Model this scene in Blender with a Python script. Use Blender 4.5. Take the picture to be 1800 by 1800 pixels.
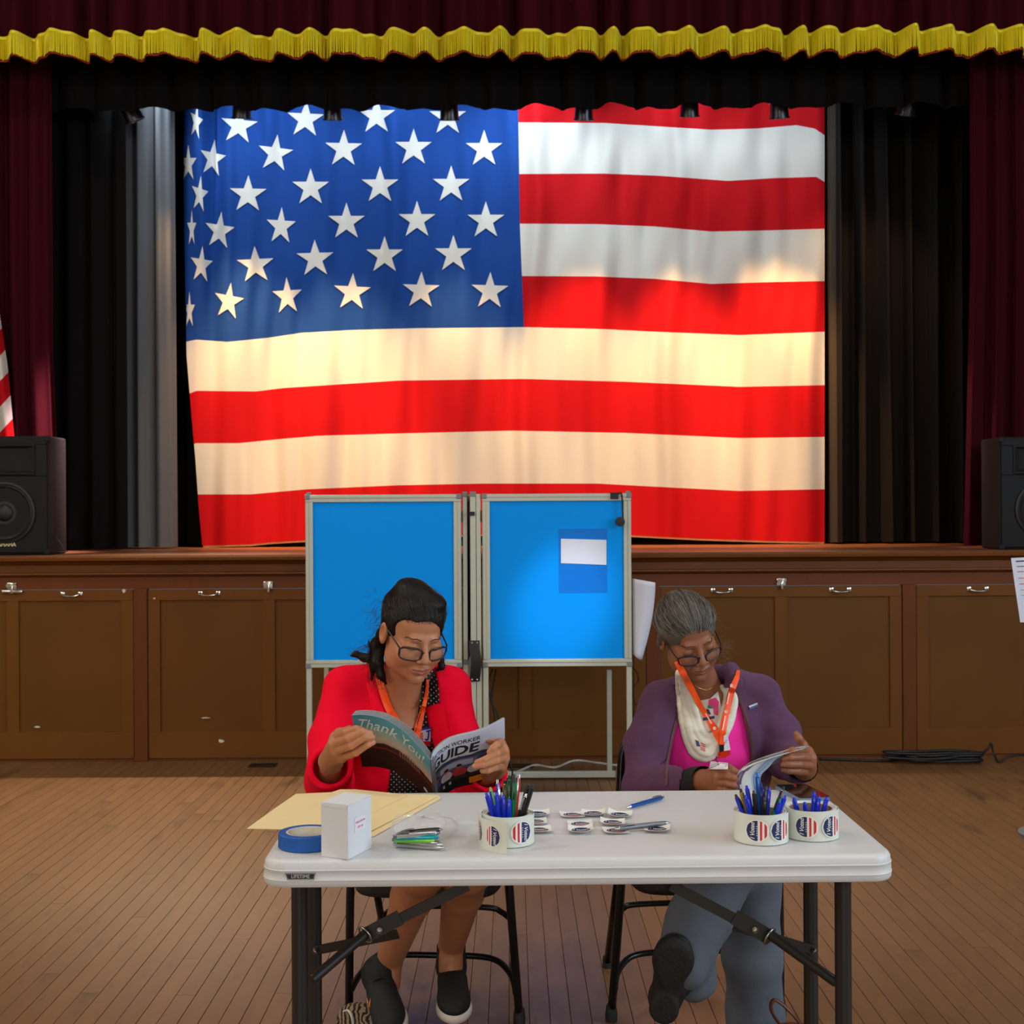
import bpy, bmesh, math, random
import numpy as np
from mathutils import Vector, Matrix
from mathutils.bvhtree import BVHTree

random.seed(11)
SC = bpy.context.scene
COL = SC.collection
for o in list(bpy.data.objects):
    bpy.data.objects.remove(o)

# ------------------------------------------------------------------ camera
F = 2308.0                      # focal length in pixels of the 1800 px frame
CAM = Vector((0.0, 0.0, 1.40))
ROLL = math.radians(0.32)
RT = Vector((math.cos(ROLL), 0, -math.sin(ROLL)))
UP = Vector((math.sin(ROLL), 0, math.cos(ROLL)))
cd = bpy.data.cameras.new('camera')
cd.sensor_width = 36.0
cd.lens = 36.0 * F / 1800.0
cd.clip_end = 100
cam = bpy.data.objects.new('camera', cd)
COL.objects.link(cam)
M = Matrix((RT, UP, Vector((0, -1, 0)))).transposed().to_4x4()
M.translation = CAM
cam.matrix_world = M
cd.dof.use_dof = True
cd.dof.focus_distance = 3.25
cd.dof.aperture_fstop = 11
SC.camera = cam

# ------------------------------------------------------------------ world, light, exposure
SC.view_settings.view_transform = 'Standard'
SC.view_settings.look = 'None'
SC.view_settings.gamma = 1.0
SC.view_settings.use_curve_mapping = False
SC.view_settings.exposure = 0.0
SC.cycles.max_bounces = 6
SC.cycles.diffuse_bounces = 3
SC.cycles.glossy_bounces = 3
SC.cycles.transmission_bounces = 4
SC.cycles.transparent_max_bounces = 8
SC.cycles.adaptive_threshold = 0.05
SC.cycles.adaptive_min_samples = 16
w = bpy.data.worlds.new('world')
SC.world = w
w.use_nodes = True
w.node_tree.nodes['Background'].inputs[0].default_value = (0.75, 0.87, 1.0, 1)
w.node_tree.nodes['Background'].inputs[1].default_value = 0.15

def area_light(name, loc, target, sx, sy, power, color):
    l = bpy.data.lights.new(name, 'AREA')
    l.shape = 'RECTANGLE'
    l.size, l.size_y = sx, sy
    l.energy = power
    l.color = color
    o = bpy.data.objects.new(name, l)
    o.location = loc
    d = Vector(target) - Vector(loc)
    o.rotation_euler = d.to_track_quat('-Z', 'Y').to_euler()
    COL.objects.link(o)
    return o
# daylight entering through the hall's windows (openings are modelled in the walls)
area_light('daylight_right', (6.2, 0.6, 3.1), (0, 1.6, 1.6), 4.4, 2.2, 330, (0.68, 0.84, 1.0))
area_light('daylight_left', (-6.2, 1.6, 3.1), (0, 2.6, 1.2), 5.4, 2.2, 150, (1.0, 0.88, 0.72))
area_light('daylight_back', (0, -6.7, 3.1), (0, 1.0, 1.2), 6.0, 2.2, 270, (1.0, 0.95, 0.88))
# added ceiling light boxes, unseen, for top-down light on table and floor
ADDED_CEIL_LIGHTS = [(-2.2, 1.2), (2.0, 1.2), (-3.2, 4.2), (3.0, 4.2)]
for (x_, y_) in ADDED_CEIL_LIGHTS:
    area_light('added_light_box', (x_, y_, 5.78), (x_, y_, 0), 1.2, .6, (66 if x_ < 0 else 22) if y_ > 3 else 42, (1.0, 0.93, 0.82))

# ------------------------------------------------------------------ coordinates
def ray(px, py):
    return Vector((0, 1, 0)) + RT * ((px - 900.0) / F) - UP * ((py - 900.0) / F)
def P(px, py, D):
    "world point at distance D (along +Y) seen at photo pixel px, py"
    return CAM + ray(px, py) * D
def PZ(px, py, z):
    r = ray(px, py)
    return CAM + r * ((z - CAM.z) / r.z)

# ------------------------------------------------------------------ materials
def lin(c):
    return tuple(((v / 255.0) / 12.92 if v / 255.0 <= 0.04045 else ((v / 255.0 + 0.055) / 1.055) ** 2.4) for v in c)
MATS = {}
def mat(name, rgb, rough=0.6, metal=0.0, var=0.0, vscale=8.0, stretch=(1, 1, 1), bump=0.0, bscale=60.0,
        bstretch=(1, 1, 1), sheen=0.0, trans=0.0, sss=0.0, spec=0.5, rnd=0.0, alpha=1.0, coat=0.0,
        transmission=0.0, dark=None, emit=None, darkw=0.0, detail=4.0):
    if name in MATS:
        return MATS[name]
    m = bpy.data.materials.new(name)
    m.use_nodes = True
    nt = m.node_tree
    N, L = nt.nodes, nt.links
    b = N['Principled BSDF']
    col = lin(rgb)
    b.inputs['Base Color'].default_value = (*col, 1)
    b.inputs['Roughness'].default_value = rough
    b.inputs['Metallic'].default_value = metal
    b.inputs['Specular IOR Level'].default_value = spec
    if sheen:
        b.inputs['Sheen Weight'].default_value = sheen
        b.inputs['Sheen Roughness'].default_value = 0.5
        b.inputs['Sheen Tint'].default_value = (*[min(1, c * 2 + .05) for c in col], 1)
    if sss:
        b.inputs['Subsurface Weight'].default_value = sss
        b.inputs['Subsurface Radius'].default_value = (0.012, 0.004, 0.002)
        b.inputs['Subsurface Scale'].default_value = 0.5
    if coat:
        b.inputs['Coat Weight'].default_value = coat
        b.inputs['Coat Roughness'].default_value = 0.15
    if alpha < 1:
        b.inputs['Alpha'].default_value = alpha
    if transmission:
        b.inputs['Transmission Weight'].default_value = transmission
    if emit:
        b.inputs['Emission Color'].default_value = (*lin(emit[0]), 1)
        b.inputs['Emission Strength'].default_value = emit[1]
    tc = N.new('ShaderNodeTexCoord')
    last = None
    if var or dark or rnd:
        mp = N.new('ShaderNodeMapping')
        mp.inputs['Scale'].default_value = stretch
        L.new(tc.outputs['Object'], mp.inputs['Vector'])
        nz = N.new('ShaderNodeTexNoise')
        nz.inputs['Scale'].default_value = vscale
        nz.inputs['Detail'].default_value = detail
        L.new(mp.outputs['Vector'], nz.inputs['Vector'])
        mx = N.new('ShaderNodeMix'); mx.data_type = 'RGBA'
        v = var
        mx.inputs['A'].default_value = (*[c * (1 - v) for c in col], 1)
        mx.inputs['B'].default_value = (*[min(1, c * (1 + v)) for c in col], 1)
        L.new(nz.outputs['Fac'], mx.inputs['Factor'])
        last = mx.outputs['Result']
        if dark:                                  # worn spots of another colour
            n2 = N.new('ShaderNodeTexNoise')
            n2.inputs['Scale'].default_value = vscale * 0.6
            n2.inputs['Detail'].default_value = 7
            L.new(mp.outputs['Vector'], n2.inputs['Vector'])
            rp = N.new('ShaderNodeValToRGB')
            rp.color_ramp.elements[0].position = 0.60 - darkw
            rp.color_ramp.elements[1].position = 0.72 - darkw
            L.new(n2.outputs['Fac'], rp.inputs['Fac'])
            m2 = N.new('ShaderNodeMix'); m2.data_type = 'RGBA'
            L.new(rp.outputs['Color'], m2.inputs['Factor'])
            L.new(last, m2.inputs['A'])
            m2.inputs['B'].default_value = (*lin(dark), 1)
            last = m2.outputs['Result']
        if rnd:
            oi = N.new('ShaderNodeObjectInfo')
            if rnd < 0:
                oi = N.new('ShaderNodeNewGeometry')
                src = oi.outputs['Random Per Island']
            else:
                src = oi.outputs['Random']
            mr = N.new('ShaderNodeMapRange')
            mr.inputs['To Min'].default_value = 1 - abs(rnd)
            mr.inputs['To Max'].default_value = 1 + abs(rnd)
            L.new(src, mr.inputs['Value'])
            m3 = N.new('ShaderNodeMix'); m3.data_type = 'RGBA'; m3.blend_type = 'MULTIPLY'
            m3.inputs['Factor'].default_value = 1
            L.new(last, m3.inputs['A'])
            L.new(mr.outputs['Result'], m3.inputs['B'])
            last = m3.outputs['Result']
        L.new(last, b.inputs['Base Color'])
    if bump:
        mp2 = N.new('ShaderNodeMapping')
        mp2.inputs['Scale'].default_value = bstretch
        L.new(tc.outputs['Object'], mp2.inputs['Vector'])
        n3 = N.new('ShaderNodeTexNoise')
        n3.inputs['Scale'].default_value = bscale
        n3.inputs['Detail'].default_value = 3
        L.new(mp2.outputs['Vector'], n3.inputs['Vector'])
        bp = N.new('ShaderNodeBump')
        bp.inputs['Strength'].default_value = bump
        bp.inputs['Distance'].default_value = 0.01
        L.new(n3.outputs['Fac'], bp.inputs['Height'])
        L.new(bp.outputs['Normal'], b.inputs['Normal'])
    if trans:
        tl = N.new('ShaderNodeBsdfTranslucent')
        tl.inputs['Color'].default_value = (*col, 1)
        if last is not None:
            L.new(last, tl.inputs['Color'])
        ms = N.new('ShaderNodeMixShader')
        ms.inputs['Fac'].default_value = trans
        L.new(b.outputs['BSDF'], ms.inputs[1])
        L.new(tl.outputs['BSDF'], ms.inputs[2])
        L.new(ms.outputs['Shader'], N['Material Output'].inputs['Surface'])
    MATS[name] = m
    return m

# ------------------------------------------------------------------ mesh building
class MB:
    def __init__(s):
        s.v = []; s.f = []
    def add(s, vs, fs):
        o = len(s.v)
        s.v += [tuple(v) for v in vs]
        s.f += [tuple(i + o for i in f) for f in fs]
        return s
    def box(s, lo, hi, bev=0.0, rot=None, org=None):
        x0, y0, z0 = lo; x1, y1, z1 = hi
        if bev <= 0:
            vs = [(x0, y0, z0), (x1, y0, z0), (x1, y1, z0), (x0, y1, z0), (x0, y0, z1), (x1, y0, z1), (x1, y1, z1), (x0, y1, z1)]
            fs = [(0, 3, 2, 1), (4, 5, 6, 7), (0, 1, 5, 4), (1, 2, 6, 5), (2, 3, 7, 6), (3, 0, 4, 7)]
        else:
            bm = bmesh.new()
            bmesh.ops.create_cube(bm, size=1)
            for v in bm.verts:
                v.co = Vector(((x0 + x1) / 2 + v.co.x * (x1 - x0), (y0 + y1) / 2 + v.co.y * (y1 - y0), (z0 + z1) / 2 + v.co.z * (z1 - z0)))
            bmesh.ops.bevel(bm, geom=list(bm.edges), offset=bev, segments=2, affect='EDGES', profile=0.5)
            bm.verts.index_update()
            vs = [v.co.copy() for v in bm.verts]
            fs = [[v.index for v in f.verts] for f in bm.faces]
            bm.free()
        if rot is not None:
            o = Vector(org or (0, 0, 0))
            vs = [rot @ Vector(v) + o for v in vs]
        return s.add(vs, fs)
    def tube(s, pts, r, n=8, cap=True, flat=None):
        "tube along pts; r number or list; flat = (ratio) squashes the section"
        pts = [Vector(p) for p in pts]
        k = len(pts)
        rs = r if isinstance(r, (list, tuple)) else [r] * k
        prev = None
        rings = []
        for i, p in enumerate(pts):
            t = (pts[min(i + 1, k - 1)] - pts[max(i - 1, 0)])
            if t.length < 1e-9: t = Vector((0, 0, 1))
            t.normalize()
            if prev is None:
                a = Vector((0, 0, 1)) if abs(t.z) < 0.9 else Vector((1, 0, 0))
                u = t.cross(a).normalized()
            else:
                u = (prev - t * prev.dot(t))
                u = u.normalized() if u.length > 1e-6 else t.orthogonal().normalized()
            prev = u
            vv = t.cross(u)
            rings.append([p + (u * math.cos(2 * math.pi * j / n) + vv * math.sin(2 * math.pi * j / n) * (flat or 1)) * rs[i] for j in range(n)])
        vs = [q for ring in rings for q in ring]
        fs = []
        for i in range(k - 1):
            for j in range(n):
                a, b2 = i * n + j, i * n + (j + 1) % n
                fs.append((a, b2, b2 + n, a + n))
        if cap:
            fs.append(tuple(range(n - 1, -1, -1)))
            fs.append(tuple((k - 1) * n + j for j in range(n)))
        return s.add(vs, fs)
    def cyl(s, a, b, r, n=16, r2=None):
        return s.tube([a, b], [r, r2 if r2 is not None else r], n)
    def lathe(s, prof, n=24, org=(0, 0, 0), rot=None):
        "prof: list of (r, z)"
        vs = []; fs = []
        for (r, z) in prof:
            for j in range(n):
                a = 2 * math.pi * j / n
                vs.append(Vector((r * math.cos(a), r * math.sin(a), z)))
        for i in range(len(prof) - 1):
            for j in range(n):
                a, b2 = i * n + j, i * n + (j + 1) % n
                fs.append((a, b2, b2 + n, a + n))
        o = Vector(org)
        vs = [(rot @ v if rot is not None else v) + o for v in vs]
        return s.add(vs, fs)
    def grid(s, fn, nu, nv):
        vs = [fn(i / nu, j / nv) for j in range(nv + 1) for i in range(nu + 1)]
        fs = [(j * (nu + 1) + i, j * (nu + 1) + i + 1, (j + 1) * (nu + 1) + i + 1, (j + 1) * (nu + 1) + i) for j in range(nv) for i in range(nu)]
        return s.add(vs, fs)
    def slab(s, fn, nu, nv, th):
        "grid with thickness: th is a vector offset or function(u,v)->Vector"
        g = th if callable(th) else (lambda u, v: Vector(th))
        o = len(s.v)
        top = [Vector(fn(i / nu, j / nv)) for j in range(nv + 1) for i in range(nu + 1)]
        bot = [top[j * (nu + 1) + i] + g(i / nu, j / nv) for j in range(nv + 1) for i in range(nu + 1)]
        K = len(top)
        fs = []
        for j in range(nv):
            for i in range(nu):
                a = j * (nu + 1) + i
                q = (a, a + 1, a + nu + 2, a + nu + 1)
                fs.append(q); fs.append(tuple(K + x for x in reversed(q)))
        rim = [i for i in range(nu + 1)] + [j * (nu + 1) + nu for j in range(1, nv + 1)] + \
              [nv * (nu + 1) + i for i in range(nu - 1, -1, -1)] + [j * (nu + 1) for j in range(nv - 1, 0, -1)]
        for a, b2 in zip(rim, rim[1:] + rim[:1]):
            fs.append((b2, a, K + a, K + b2))
        return s.add(top + bot, fs)
    def poly(s, pts, th):
        "flat polygon pts extruded by vector th"
        th = Vector(th)
        k = len(pts)
        vs = [Vector(p) for p in pts] + [Vector(p) + th for p in pts]
        fs = [tuple(range(k - 1, -1, -1)), tuple(range(k, 2 * k))]
        for i in range(k):
            j = (i + 1) % k
            fs.append((i, j, j + k, i + k))
        return s.add(vs, fs)
    def mesh(s, name, smooth=False, auto=None):
        me = bpy.data.meshes.new(name)
        me.from_pydata(s.v, [], s.f)
        me.update()
        bm = bmesh.new(); bm.from_mesh(me)
        bmesh.ops.recalc_face_normals(bm, faces=bm.faces)
        bm.to_mesh(me); bm.free()
        if smooth:
            me.shade_smooth()
            if auto:
                me.set_sharp_from_angle(angle=math.radians(auto))
        return me
    def build(s, name, m=None, parent=None, smooth=False, auto=None, label=None):
        return obj(name, s.mesh(name, smooth, auto), m, parent, label)

def obj(name, me, m=None, parent=None, label=None):
    o = bpy.data.objects.new(name, me)
    if m is not None:
        if not me.materials:
            for q in (m if isinstance(m, (list, tuple)) else [m]):
                me.materials.append(q)
    COL.objects.link(o)
    if parent is not None:
        o.parent = parent
        o.matrix_parent_inverse = parent.matrix_world.inverted() if False else Matrix.Translation(-Vector(parent.location)) if parent.type == 'EMPTY' and parent.rotation_euler[2] == 0 else Matrix()
    if label:
        o['label'] = label
    return o
def tag(o, label, cat, group=None, kind=None):
    if label: o['label'] = label
    if cat: o['category'] = cat
    if group: o['group'] = group
    if kind: o['kind'] = kind
    return o
def empty(name, loc, label=None, cat=None, group=None, kind=None):
    o = bpy.data.objects.new(name, None)
    o.empty_display_size = 0.05
    o.location = loc
    COL.objects.link(o)
    return tag(o, label, cat, group, kind)
def copy_tree(o, parent=None):
    c = o.copy(); COL.objects.link(c)
    if parent is not None: c.parent = parent
    for ch in list(o.children):
        if ch is not c: copy_tree(ch, c)
    return c
def struct(o):
    o['kind'] = 'structure'; return o
def fillcurve(pts, n):
    "Catmull-Rom through pts, n samples per span"
    pts = [Vector(p) for p in pts]
    out = []
    for i in range(len(pts) - 1):
        p0 = pts[max(i - 1, 0)]; p1 = pts[i]; p2 = pts[i + 1]; p3 = pts[min(i + 2, len(pts) - 1)]
        for j in range(n):
            t = j / n
            out.append(0.5 * ((2 * p1) + (p2 - p0) * t + (2 * p0 - 5 * p1 + 4 * p2 - p3) * t * t + (3 * p1 - p0 - 3 * p2 + p3) * t ** 3))
    out.append(pts[-1])
    return out
def interp(x, xs, ys):
    return float(np.interp(x, xs, ys))
def text_mesh(txt, size=1.0, shear=0.0, bold=0.0, spacing=1.0, subdiv=0.0):
    "2D lettering as (verts, faces), x right, y up, centred"
    cu = bpy.data.curves.new('t', 'FONT')
    cu.body = txt; cu.size = size; cu.shear = shear; cu.offset = bold; cu.space_character = spacing
    cu.align_x = 'CENTER'; cu.align_y = 'CENTER'; cu.resolution_u = 3
    o = bpy.data.objects.new('t', cu)
    COL.objects.link(o)
    dg = bpy.context.evaluated_depsgraph_get()
    me = bpy.data.meshes.new_from_object(o.evaluated_get(dg))
    bpy.data.objects.remove(o); bpy.data.curves.remove(cu)
    bm = bmesh.new(); bm.from_mesh(me); bpy.data.meshes.remove(me)
    bmesh.ops.triangulate(bm, faces=bm.faces)
    if subdiv > 0:
        for _ in range(5):
            es = [e for e in bm.edges if e.calc_length() > subdiv]
            if not es: break
            bmesh.ops.subdivide_edges(bm, edges=es, cuts=1)
        bmesh.ops.triangulate(bm, faces=bm.faces)
    bm.verts.index_update()
    vs = [v.co.copy() for v in bm.verts]
    fs = [tuple(v.index for v in f.verts) for f in bm.faces]
    bm.free()
    return vs, fs
def lettering(name, txt, size, org, ex, ey, m, parent, shear=0, bold=0.0, spacing=1.0, label=None):
    "flat lettering laid on the plane through org spanned by unit vectors ex, ey"
    vs, fs = text_mesh(txt, size, shear, bold, spacing)
    ex, ey, org = Vector(ex), Vector(ey), Vector(org)
    b = MB().add([org + ex * v.x + ey * v.y for v in vs], fs)
    return b.build(name, m, parent, label=label)
# ================================================================== the hall
YS = 7.43            # face of the stage
ZS = 1.168           # stage floor
M_wall = mat('plaster_wall', (176, 160, 134), 0.85, var=0.06, vscale=2)
M_ceil = mat('plaster_ceiling', (150, 140, 124), 0.9)
M_dark = mat('stage_black_paint', (16, 15, 15), 0.9)
M_plank = mat('floor_plank_wood', (122, 86, 54), 0.40, var=0.30, vscale=6, stretch=(3, 0.8, 1), rnd=0.07, bump=0.05, bscale=40,
              bstretch=(6, 0.6, 1), dark=(92, 64, 40), darkw=0.03)
M_plank2 = mat('floor_plank_wood_far', (122, 86, 54), 0.40, var=0.30, vscale=6, stretch=(3, 0.8, 1), rnd=-0.07, dark=(92, 64, 40), darkw=0.03)
M_sub = mat('subfloor', (52, 36, 24), 0.9)
XW, YB, ZC = 6.4, -7.0, 6.0

floor = empty('floor', (0, 0, 0), kind='structure')
MB().box((-XW, YB, -0.08), (XW, YS + 0.3, -0.021)).build('subfloor', M_sub, floor)
PW = 0.057
lens = [1.1, 1.5, 1.9, 2.3, 2.7]
def plank_mb(b, x, y0, y1, z):
    g, c = 0.0007, 0.0007
    x0, x1 = x + g, x + PW - g
    y0 += 0.0008; y1 -= 0.0008
    vs = [(x0, y0, z - .02), (x1, y0, z - .02), (x1, y1, z - .02), (x0, y1, z - .02),
          (x0, y0, z - c), (x1, y0, z - c), (x1, y1, z - c), (x0, y1, z - c),
          (x0 + c, y0 + c, z), (x1 - c, y0 + c, z), (x1 - c, y1 - c, z), (x0 + c, y1 - c, z)]
    fs = [(0, 1, 5, 4), (1, 2, 6, 5), (2, 3, 7, 6), (3, 0, 4, 7), (4, 5, 9, 8), (5, 6, 10, 9), (6, 7, 11, 10), (7, 4, 8, 11), (8, 9, 10, 11)]
    b.add(vs, fs)
pm = {}
for L_ in lens:
    b = MB(); plank_mb(b, 0, 0, L_, 0)
    pm[L_] = b.mesh('plank'); pm[L_].materials.append(M_plank)
rp = random.Random(5)
far = MB(); npl = 0
ncol = int(2 * XW / PW)
for c in range(ncol):
    x = -XW + c * PW
    y = YB - rp.random() * 2
    while y < YS + 0.02:
        L_ = rp.choice(lens)
        y0, y1 = y, y + L_
        y = y1
        if y1 < YB: continue
        vis = y1 > 3.45 and y1 < YS and abs(x) < 0.40 * min(y1, YS) and npl < 290
        if vis:
            o = bpy.data.objects.new('plank', pm[L_])
            o.location = (x, y0, -rp.random() * 0.0006)
            o.parent = floor
            COL.objects.link(o); npl += 1
        else:
            plank_mb(far, x, max(y0, YB), min(y1, YS + 0.02), -rp.random() * 0.0006)
fp = far.build('plank_field', M_plank2, floor)
fp['kind'] = 'stuff'

def wall_x(name, x, th, wins):
    "side wall at x with window openings wins = [(y0,y1,z0,z1)]"
    b = MB()
    ys = YB
    s = 1 if x > 0 else -1
    for (y0, y1, z0, z1) in sorted(wins):
        b.box((min(x, x + s * th), ys, 0), (max(x, x + s * th), y0, ZC))
        b.box((min(x, x + s * th), y0, 0), (max(x, x + s * th), y1, z0))
        b.box((min(x, x + s * th), y0, z1), (max(x, x + s * th), y1, ZC))
        ys = y1
    b.box((min(x, x + s * th), ys, 0), (max(x, x + s * th), YS + 0.2, ZC))
    return struct(b.build(name, M_wall))
W_ = [(-1.4, 0.9, 2.0, 4.2), (1.3, 3.6, 2.0, 4.2), (3.95, 4.9, 2.0, 4.2)]
wall_x('wall_left', -XW, 0.25, W_)
wall_x('wall_right', XW, 0.25, W_)
b = MB()
b.box((-XW, YB - .25, 0), (XW, YB, 2.0)).box((-XW, YB - .25, 4.2), (XW, YB, ZC))
for x0, x1 in ((-XW, -3), (-.2, .2), (3, XW)):
    b.box((x0, YB - .25, 2.0), (x1, YB, 4.2))
struct(b.build('wall_back', M_wall))
struct(MB().box((-XW - .25, YB - .25, ZC), (XW + .25, 11.6, ZC + .2)).build('ceiling', M_ceil))
M_lbox = mat('light_box_diffuser', (240, 236, 226), .5, emit=((255, 244, 224), 3)); M_lfr = mat('light_box_frame', (200, 198, 190), .5)
for (x_, y_) in ADDED_CEIL_LIGHTS:
    r_ = empty('added_ceiling_light', (x_, y_, 5.8), 'added unseen ceiling light box in the %s %s of the hall' % ('far' if y_ > 3 else 'near', 'left' if x_ < 0 else 'right'), 'ceiling light', 'added hall ceiling lights')
    MB().box((x_ - .66, y_ - .36, 5.84), (x_ + .66, y_ + .36, ZC), .01).build('housing', M_lfr, r_)
    MB().box((x_ - .6, y_ - .3, 5.80), (x_ + .6, y_ + .3, 5.84)).build('diffuser', M_lbox, r_)
M_wframe = mat('window_frame_paint', (196, 186, 166), 0.6)
M_glass = mat('window_glass', (235, 240, 245), 0.05, transmission=1.0)
nwin = 0
def window(cx, cy, z0, z1, wd, along_y):
    global nwin
    nwin += 1
    root = empty('window_%d' % nwin, (cx, cy, z0), kind='structure')
    b = MB()
    def bar(u0, u1, a, c, d=0.05):
        if along_y: b.box((cx - d, cy + u0, a), (cx + d, cy + u1, c))
        else: b.box((cx + u0, cy - d, a), (cx + u1, cy + d, c))
    h = wd / 2
    bar(-h, -h + .07, z0, z1); bar(h - .07, h, z0, z1); bar(-h, h, z0, z0 + .07); bar(-h, h, z1 - .07, z1)
    bar(-.02, .02, z0, z1, .03); bar(-h, h, (z0 + z1) / 2 - .02, (z0 + z1) / 2 + .02, .03)
    b.build('window_frame', M_wframe, root)
    for su in (-1, 1):
        for sz in (0, 1):
            g = MB()
            u0, u1 = (-h + .07, -.02) if su < 0 else (.02, h - .07)
            a, c = (z0 + .07, (z0 + z1) / 2 - .02) if sz == 0 else ((z0 + z1) / 2 + .02, z1 - .07)
            if along_y: g.box((cx - .003, cy + u0, a), (cx + .003, cy + u1, c))
            else: g.box((cx + u0, cy - .003, a), (cx + u1, cy + .003, c))
            g.build('pane', M_glass, root)
for s in (-1, 1):
    for (y0, y1, z0, z1) in W_:
        window(s * (XW + .12), (y0 + y1) / 2, z0, z1, y1 - y0, True)
for x0, x1 in ((-3, -.2), (.2, 3)):
    window((x0 + x1) / 2, YB - .12, 2.0, 4.2, x1 - x0, False)

# proscenium and stage house
b = MB()
b.box((-XW, YS + .02, ZS), (-3.55, YS + .2, ZC)).box((3.55, YS + .02, ZS), (XW, YS + .2, ZC)).box((-3.55, YS + .02, 4.62), (3.55, YS + .2, ZC))
struct(b.build('wall_proscenium', M_wall))
b = MB()
b.box((-4.8, YS + .2, ZS), (-4.7, 11.4, ZC)).box((4.7, YS + .2, ZS), (4.8, 11.4, ZC)).box((-4.8, 11.3, ZS), (4.8, 11.4, ZC))
struct(b.build('wall_stage', M_dark))

# ------------------------------------------------------------------ stage front
M_sf = mat('stage_floor_wood', (122, 78, 50), 0.38, var=0.25, vscale=6, stretch=(6, 1, 1))
M_trim = mat('stage_trim_wood', (102, 55, 13), 0.5, spec=.25, var=0.28, vscale=5, stretch=(1, 1, 7), bump=0.05, bscale=50, dark=(126, 74, 34), darkw=-0.06)
M_post = mat('stage_post_wood', (98, 48, 10), 0.5, spec=.25, var=0.22, vscale=5, stretch=(7, 1, 1), dark=(120, 70, 32), darkw=-0.08)
M_door = mat('stage_door_paint', (104, 62, 14), 0.55, spec=.2, var=0.16, vscale=3, stretch=(1, 1, 1), dark=(112, 72, 30), darkw=-0.08)
M_panel = mat('stage_panel_paint', (98, 60, 13), 0.55, spec=.2, var=0.14, vscale=2.4, dark=(106, 70, 26), darkw=-0.08)
M_chrome = mat('worn_chrome', (205, 205, 200), 0.22, 1.0)
M_scuff = mat('white_paint_scuff', (205, 200, 188), 0.7)
stage = empty('stage', (0, YS, 0), kind='structure')
stage['label'] = 'brown wooden stage with panelled storage doors along its front'
# floor boards of the stage, one by one (they run across the stage)
bw = 0.09
yy = YS - 0.03
k = 0
while yy < 9.3:
    MB().box((-4.7, yy + .001, ZS - .03), (4.7, yy + bw - .001, ZS), 0.0).build('floor_board', M_sf, stage)
    yy += bw
MB().box((-4.7, yy, ZS - .03), (4.7, 11.3, ZS - 0.002)).build('floor_rear', M_sf, stage)
def zpx(py): return P(900, py, YS).z
def xpx(px): return P(px, 1150, YS).x
zt = [zpx(v) for v in (985, 1003, 1010, 1033, 1333)]
X0, X1 = -XW, XW
# nosing: half-round lip with cove below
prof = [(0.05, ZS - .001), (-.055, ZS - .001), (-.062, ZS - .012), (-.06, ZS - .028), (-.045, ZS - .036), (-.03, ZS - .04), (-.024, zt[0] - .004), (-.012, zt[0] - .012), (0.05, zt[0] - .012)]
b = MB(); kk = len(prof)
b.add([(X0, YS + p[0], p[1]) for p in prof] + [(X1, YS + p[0], p[1]) for p in prof],
      [(i, (i + 1) % kk, (i + 1) % kk + kk, i + kk) for i in range(kk)])
b.build('nosing', M_trim, stage)
MB().box((X0, YS - .006, zt[1]), (X1, YS + .05, zt[0] - .012), 0.003).build('fascia', M_trim, stage)
prof = [(0.05, zt[1]), (-.028, zt[1]), (-.03, zt[1] - .008), (-.018, zt[2] + .006), (-.006, zt[2]), (0.05, zt[2])]
b = MB(); kk = len(prof)
b.add([(X0, YS + p[0], p[1]) for p in prof] + [(X1, YS + p[0], p[1]) for p in prof],
      [(i, (i + 1) % kk, (i + 1) % kk + kk, i + kk) for i in range(kk)])
b.build('moulding', M_trim, stage)
MB().box((X0, YS, zt[3] + .004), (X1, YS + .05, zt[2]), 0.002).build('rail', M_post, stage)
MB().box((X0, YS + .012, 0), (X1, YS + .06, .012)).build('bottom_rail', M_post, stage)
PER = 450.5 / F * YS
DW = 424.0 / F * YS
xc0 = xpx(22.0)
DH_top, DH_bot = zt[3], 0.016
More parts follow.
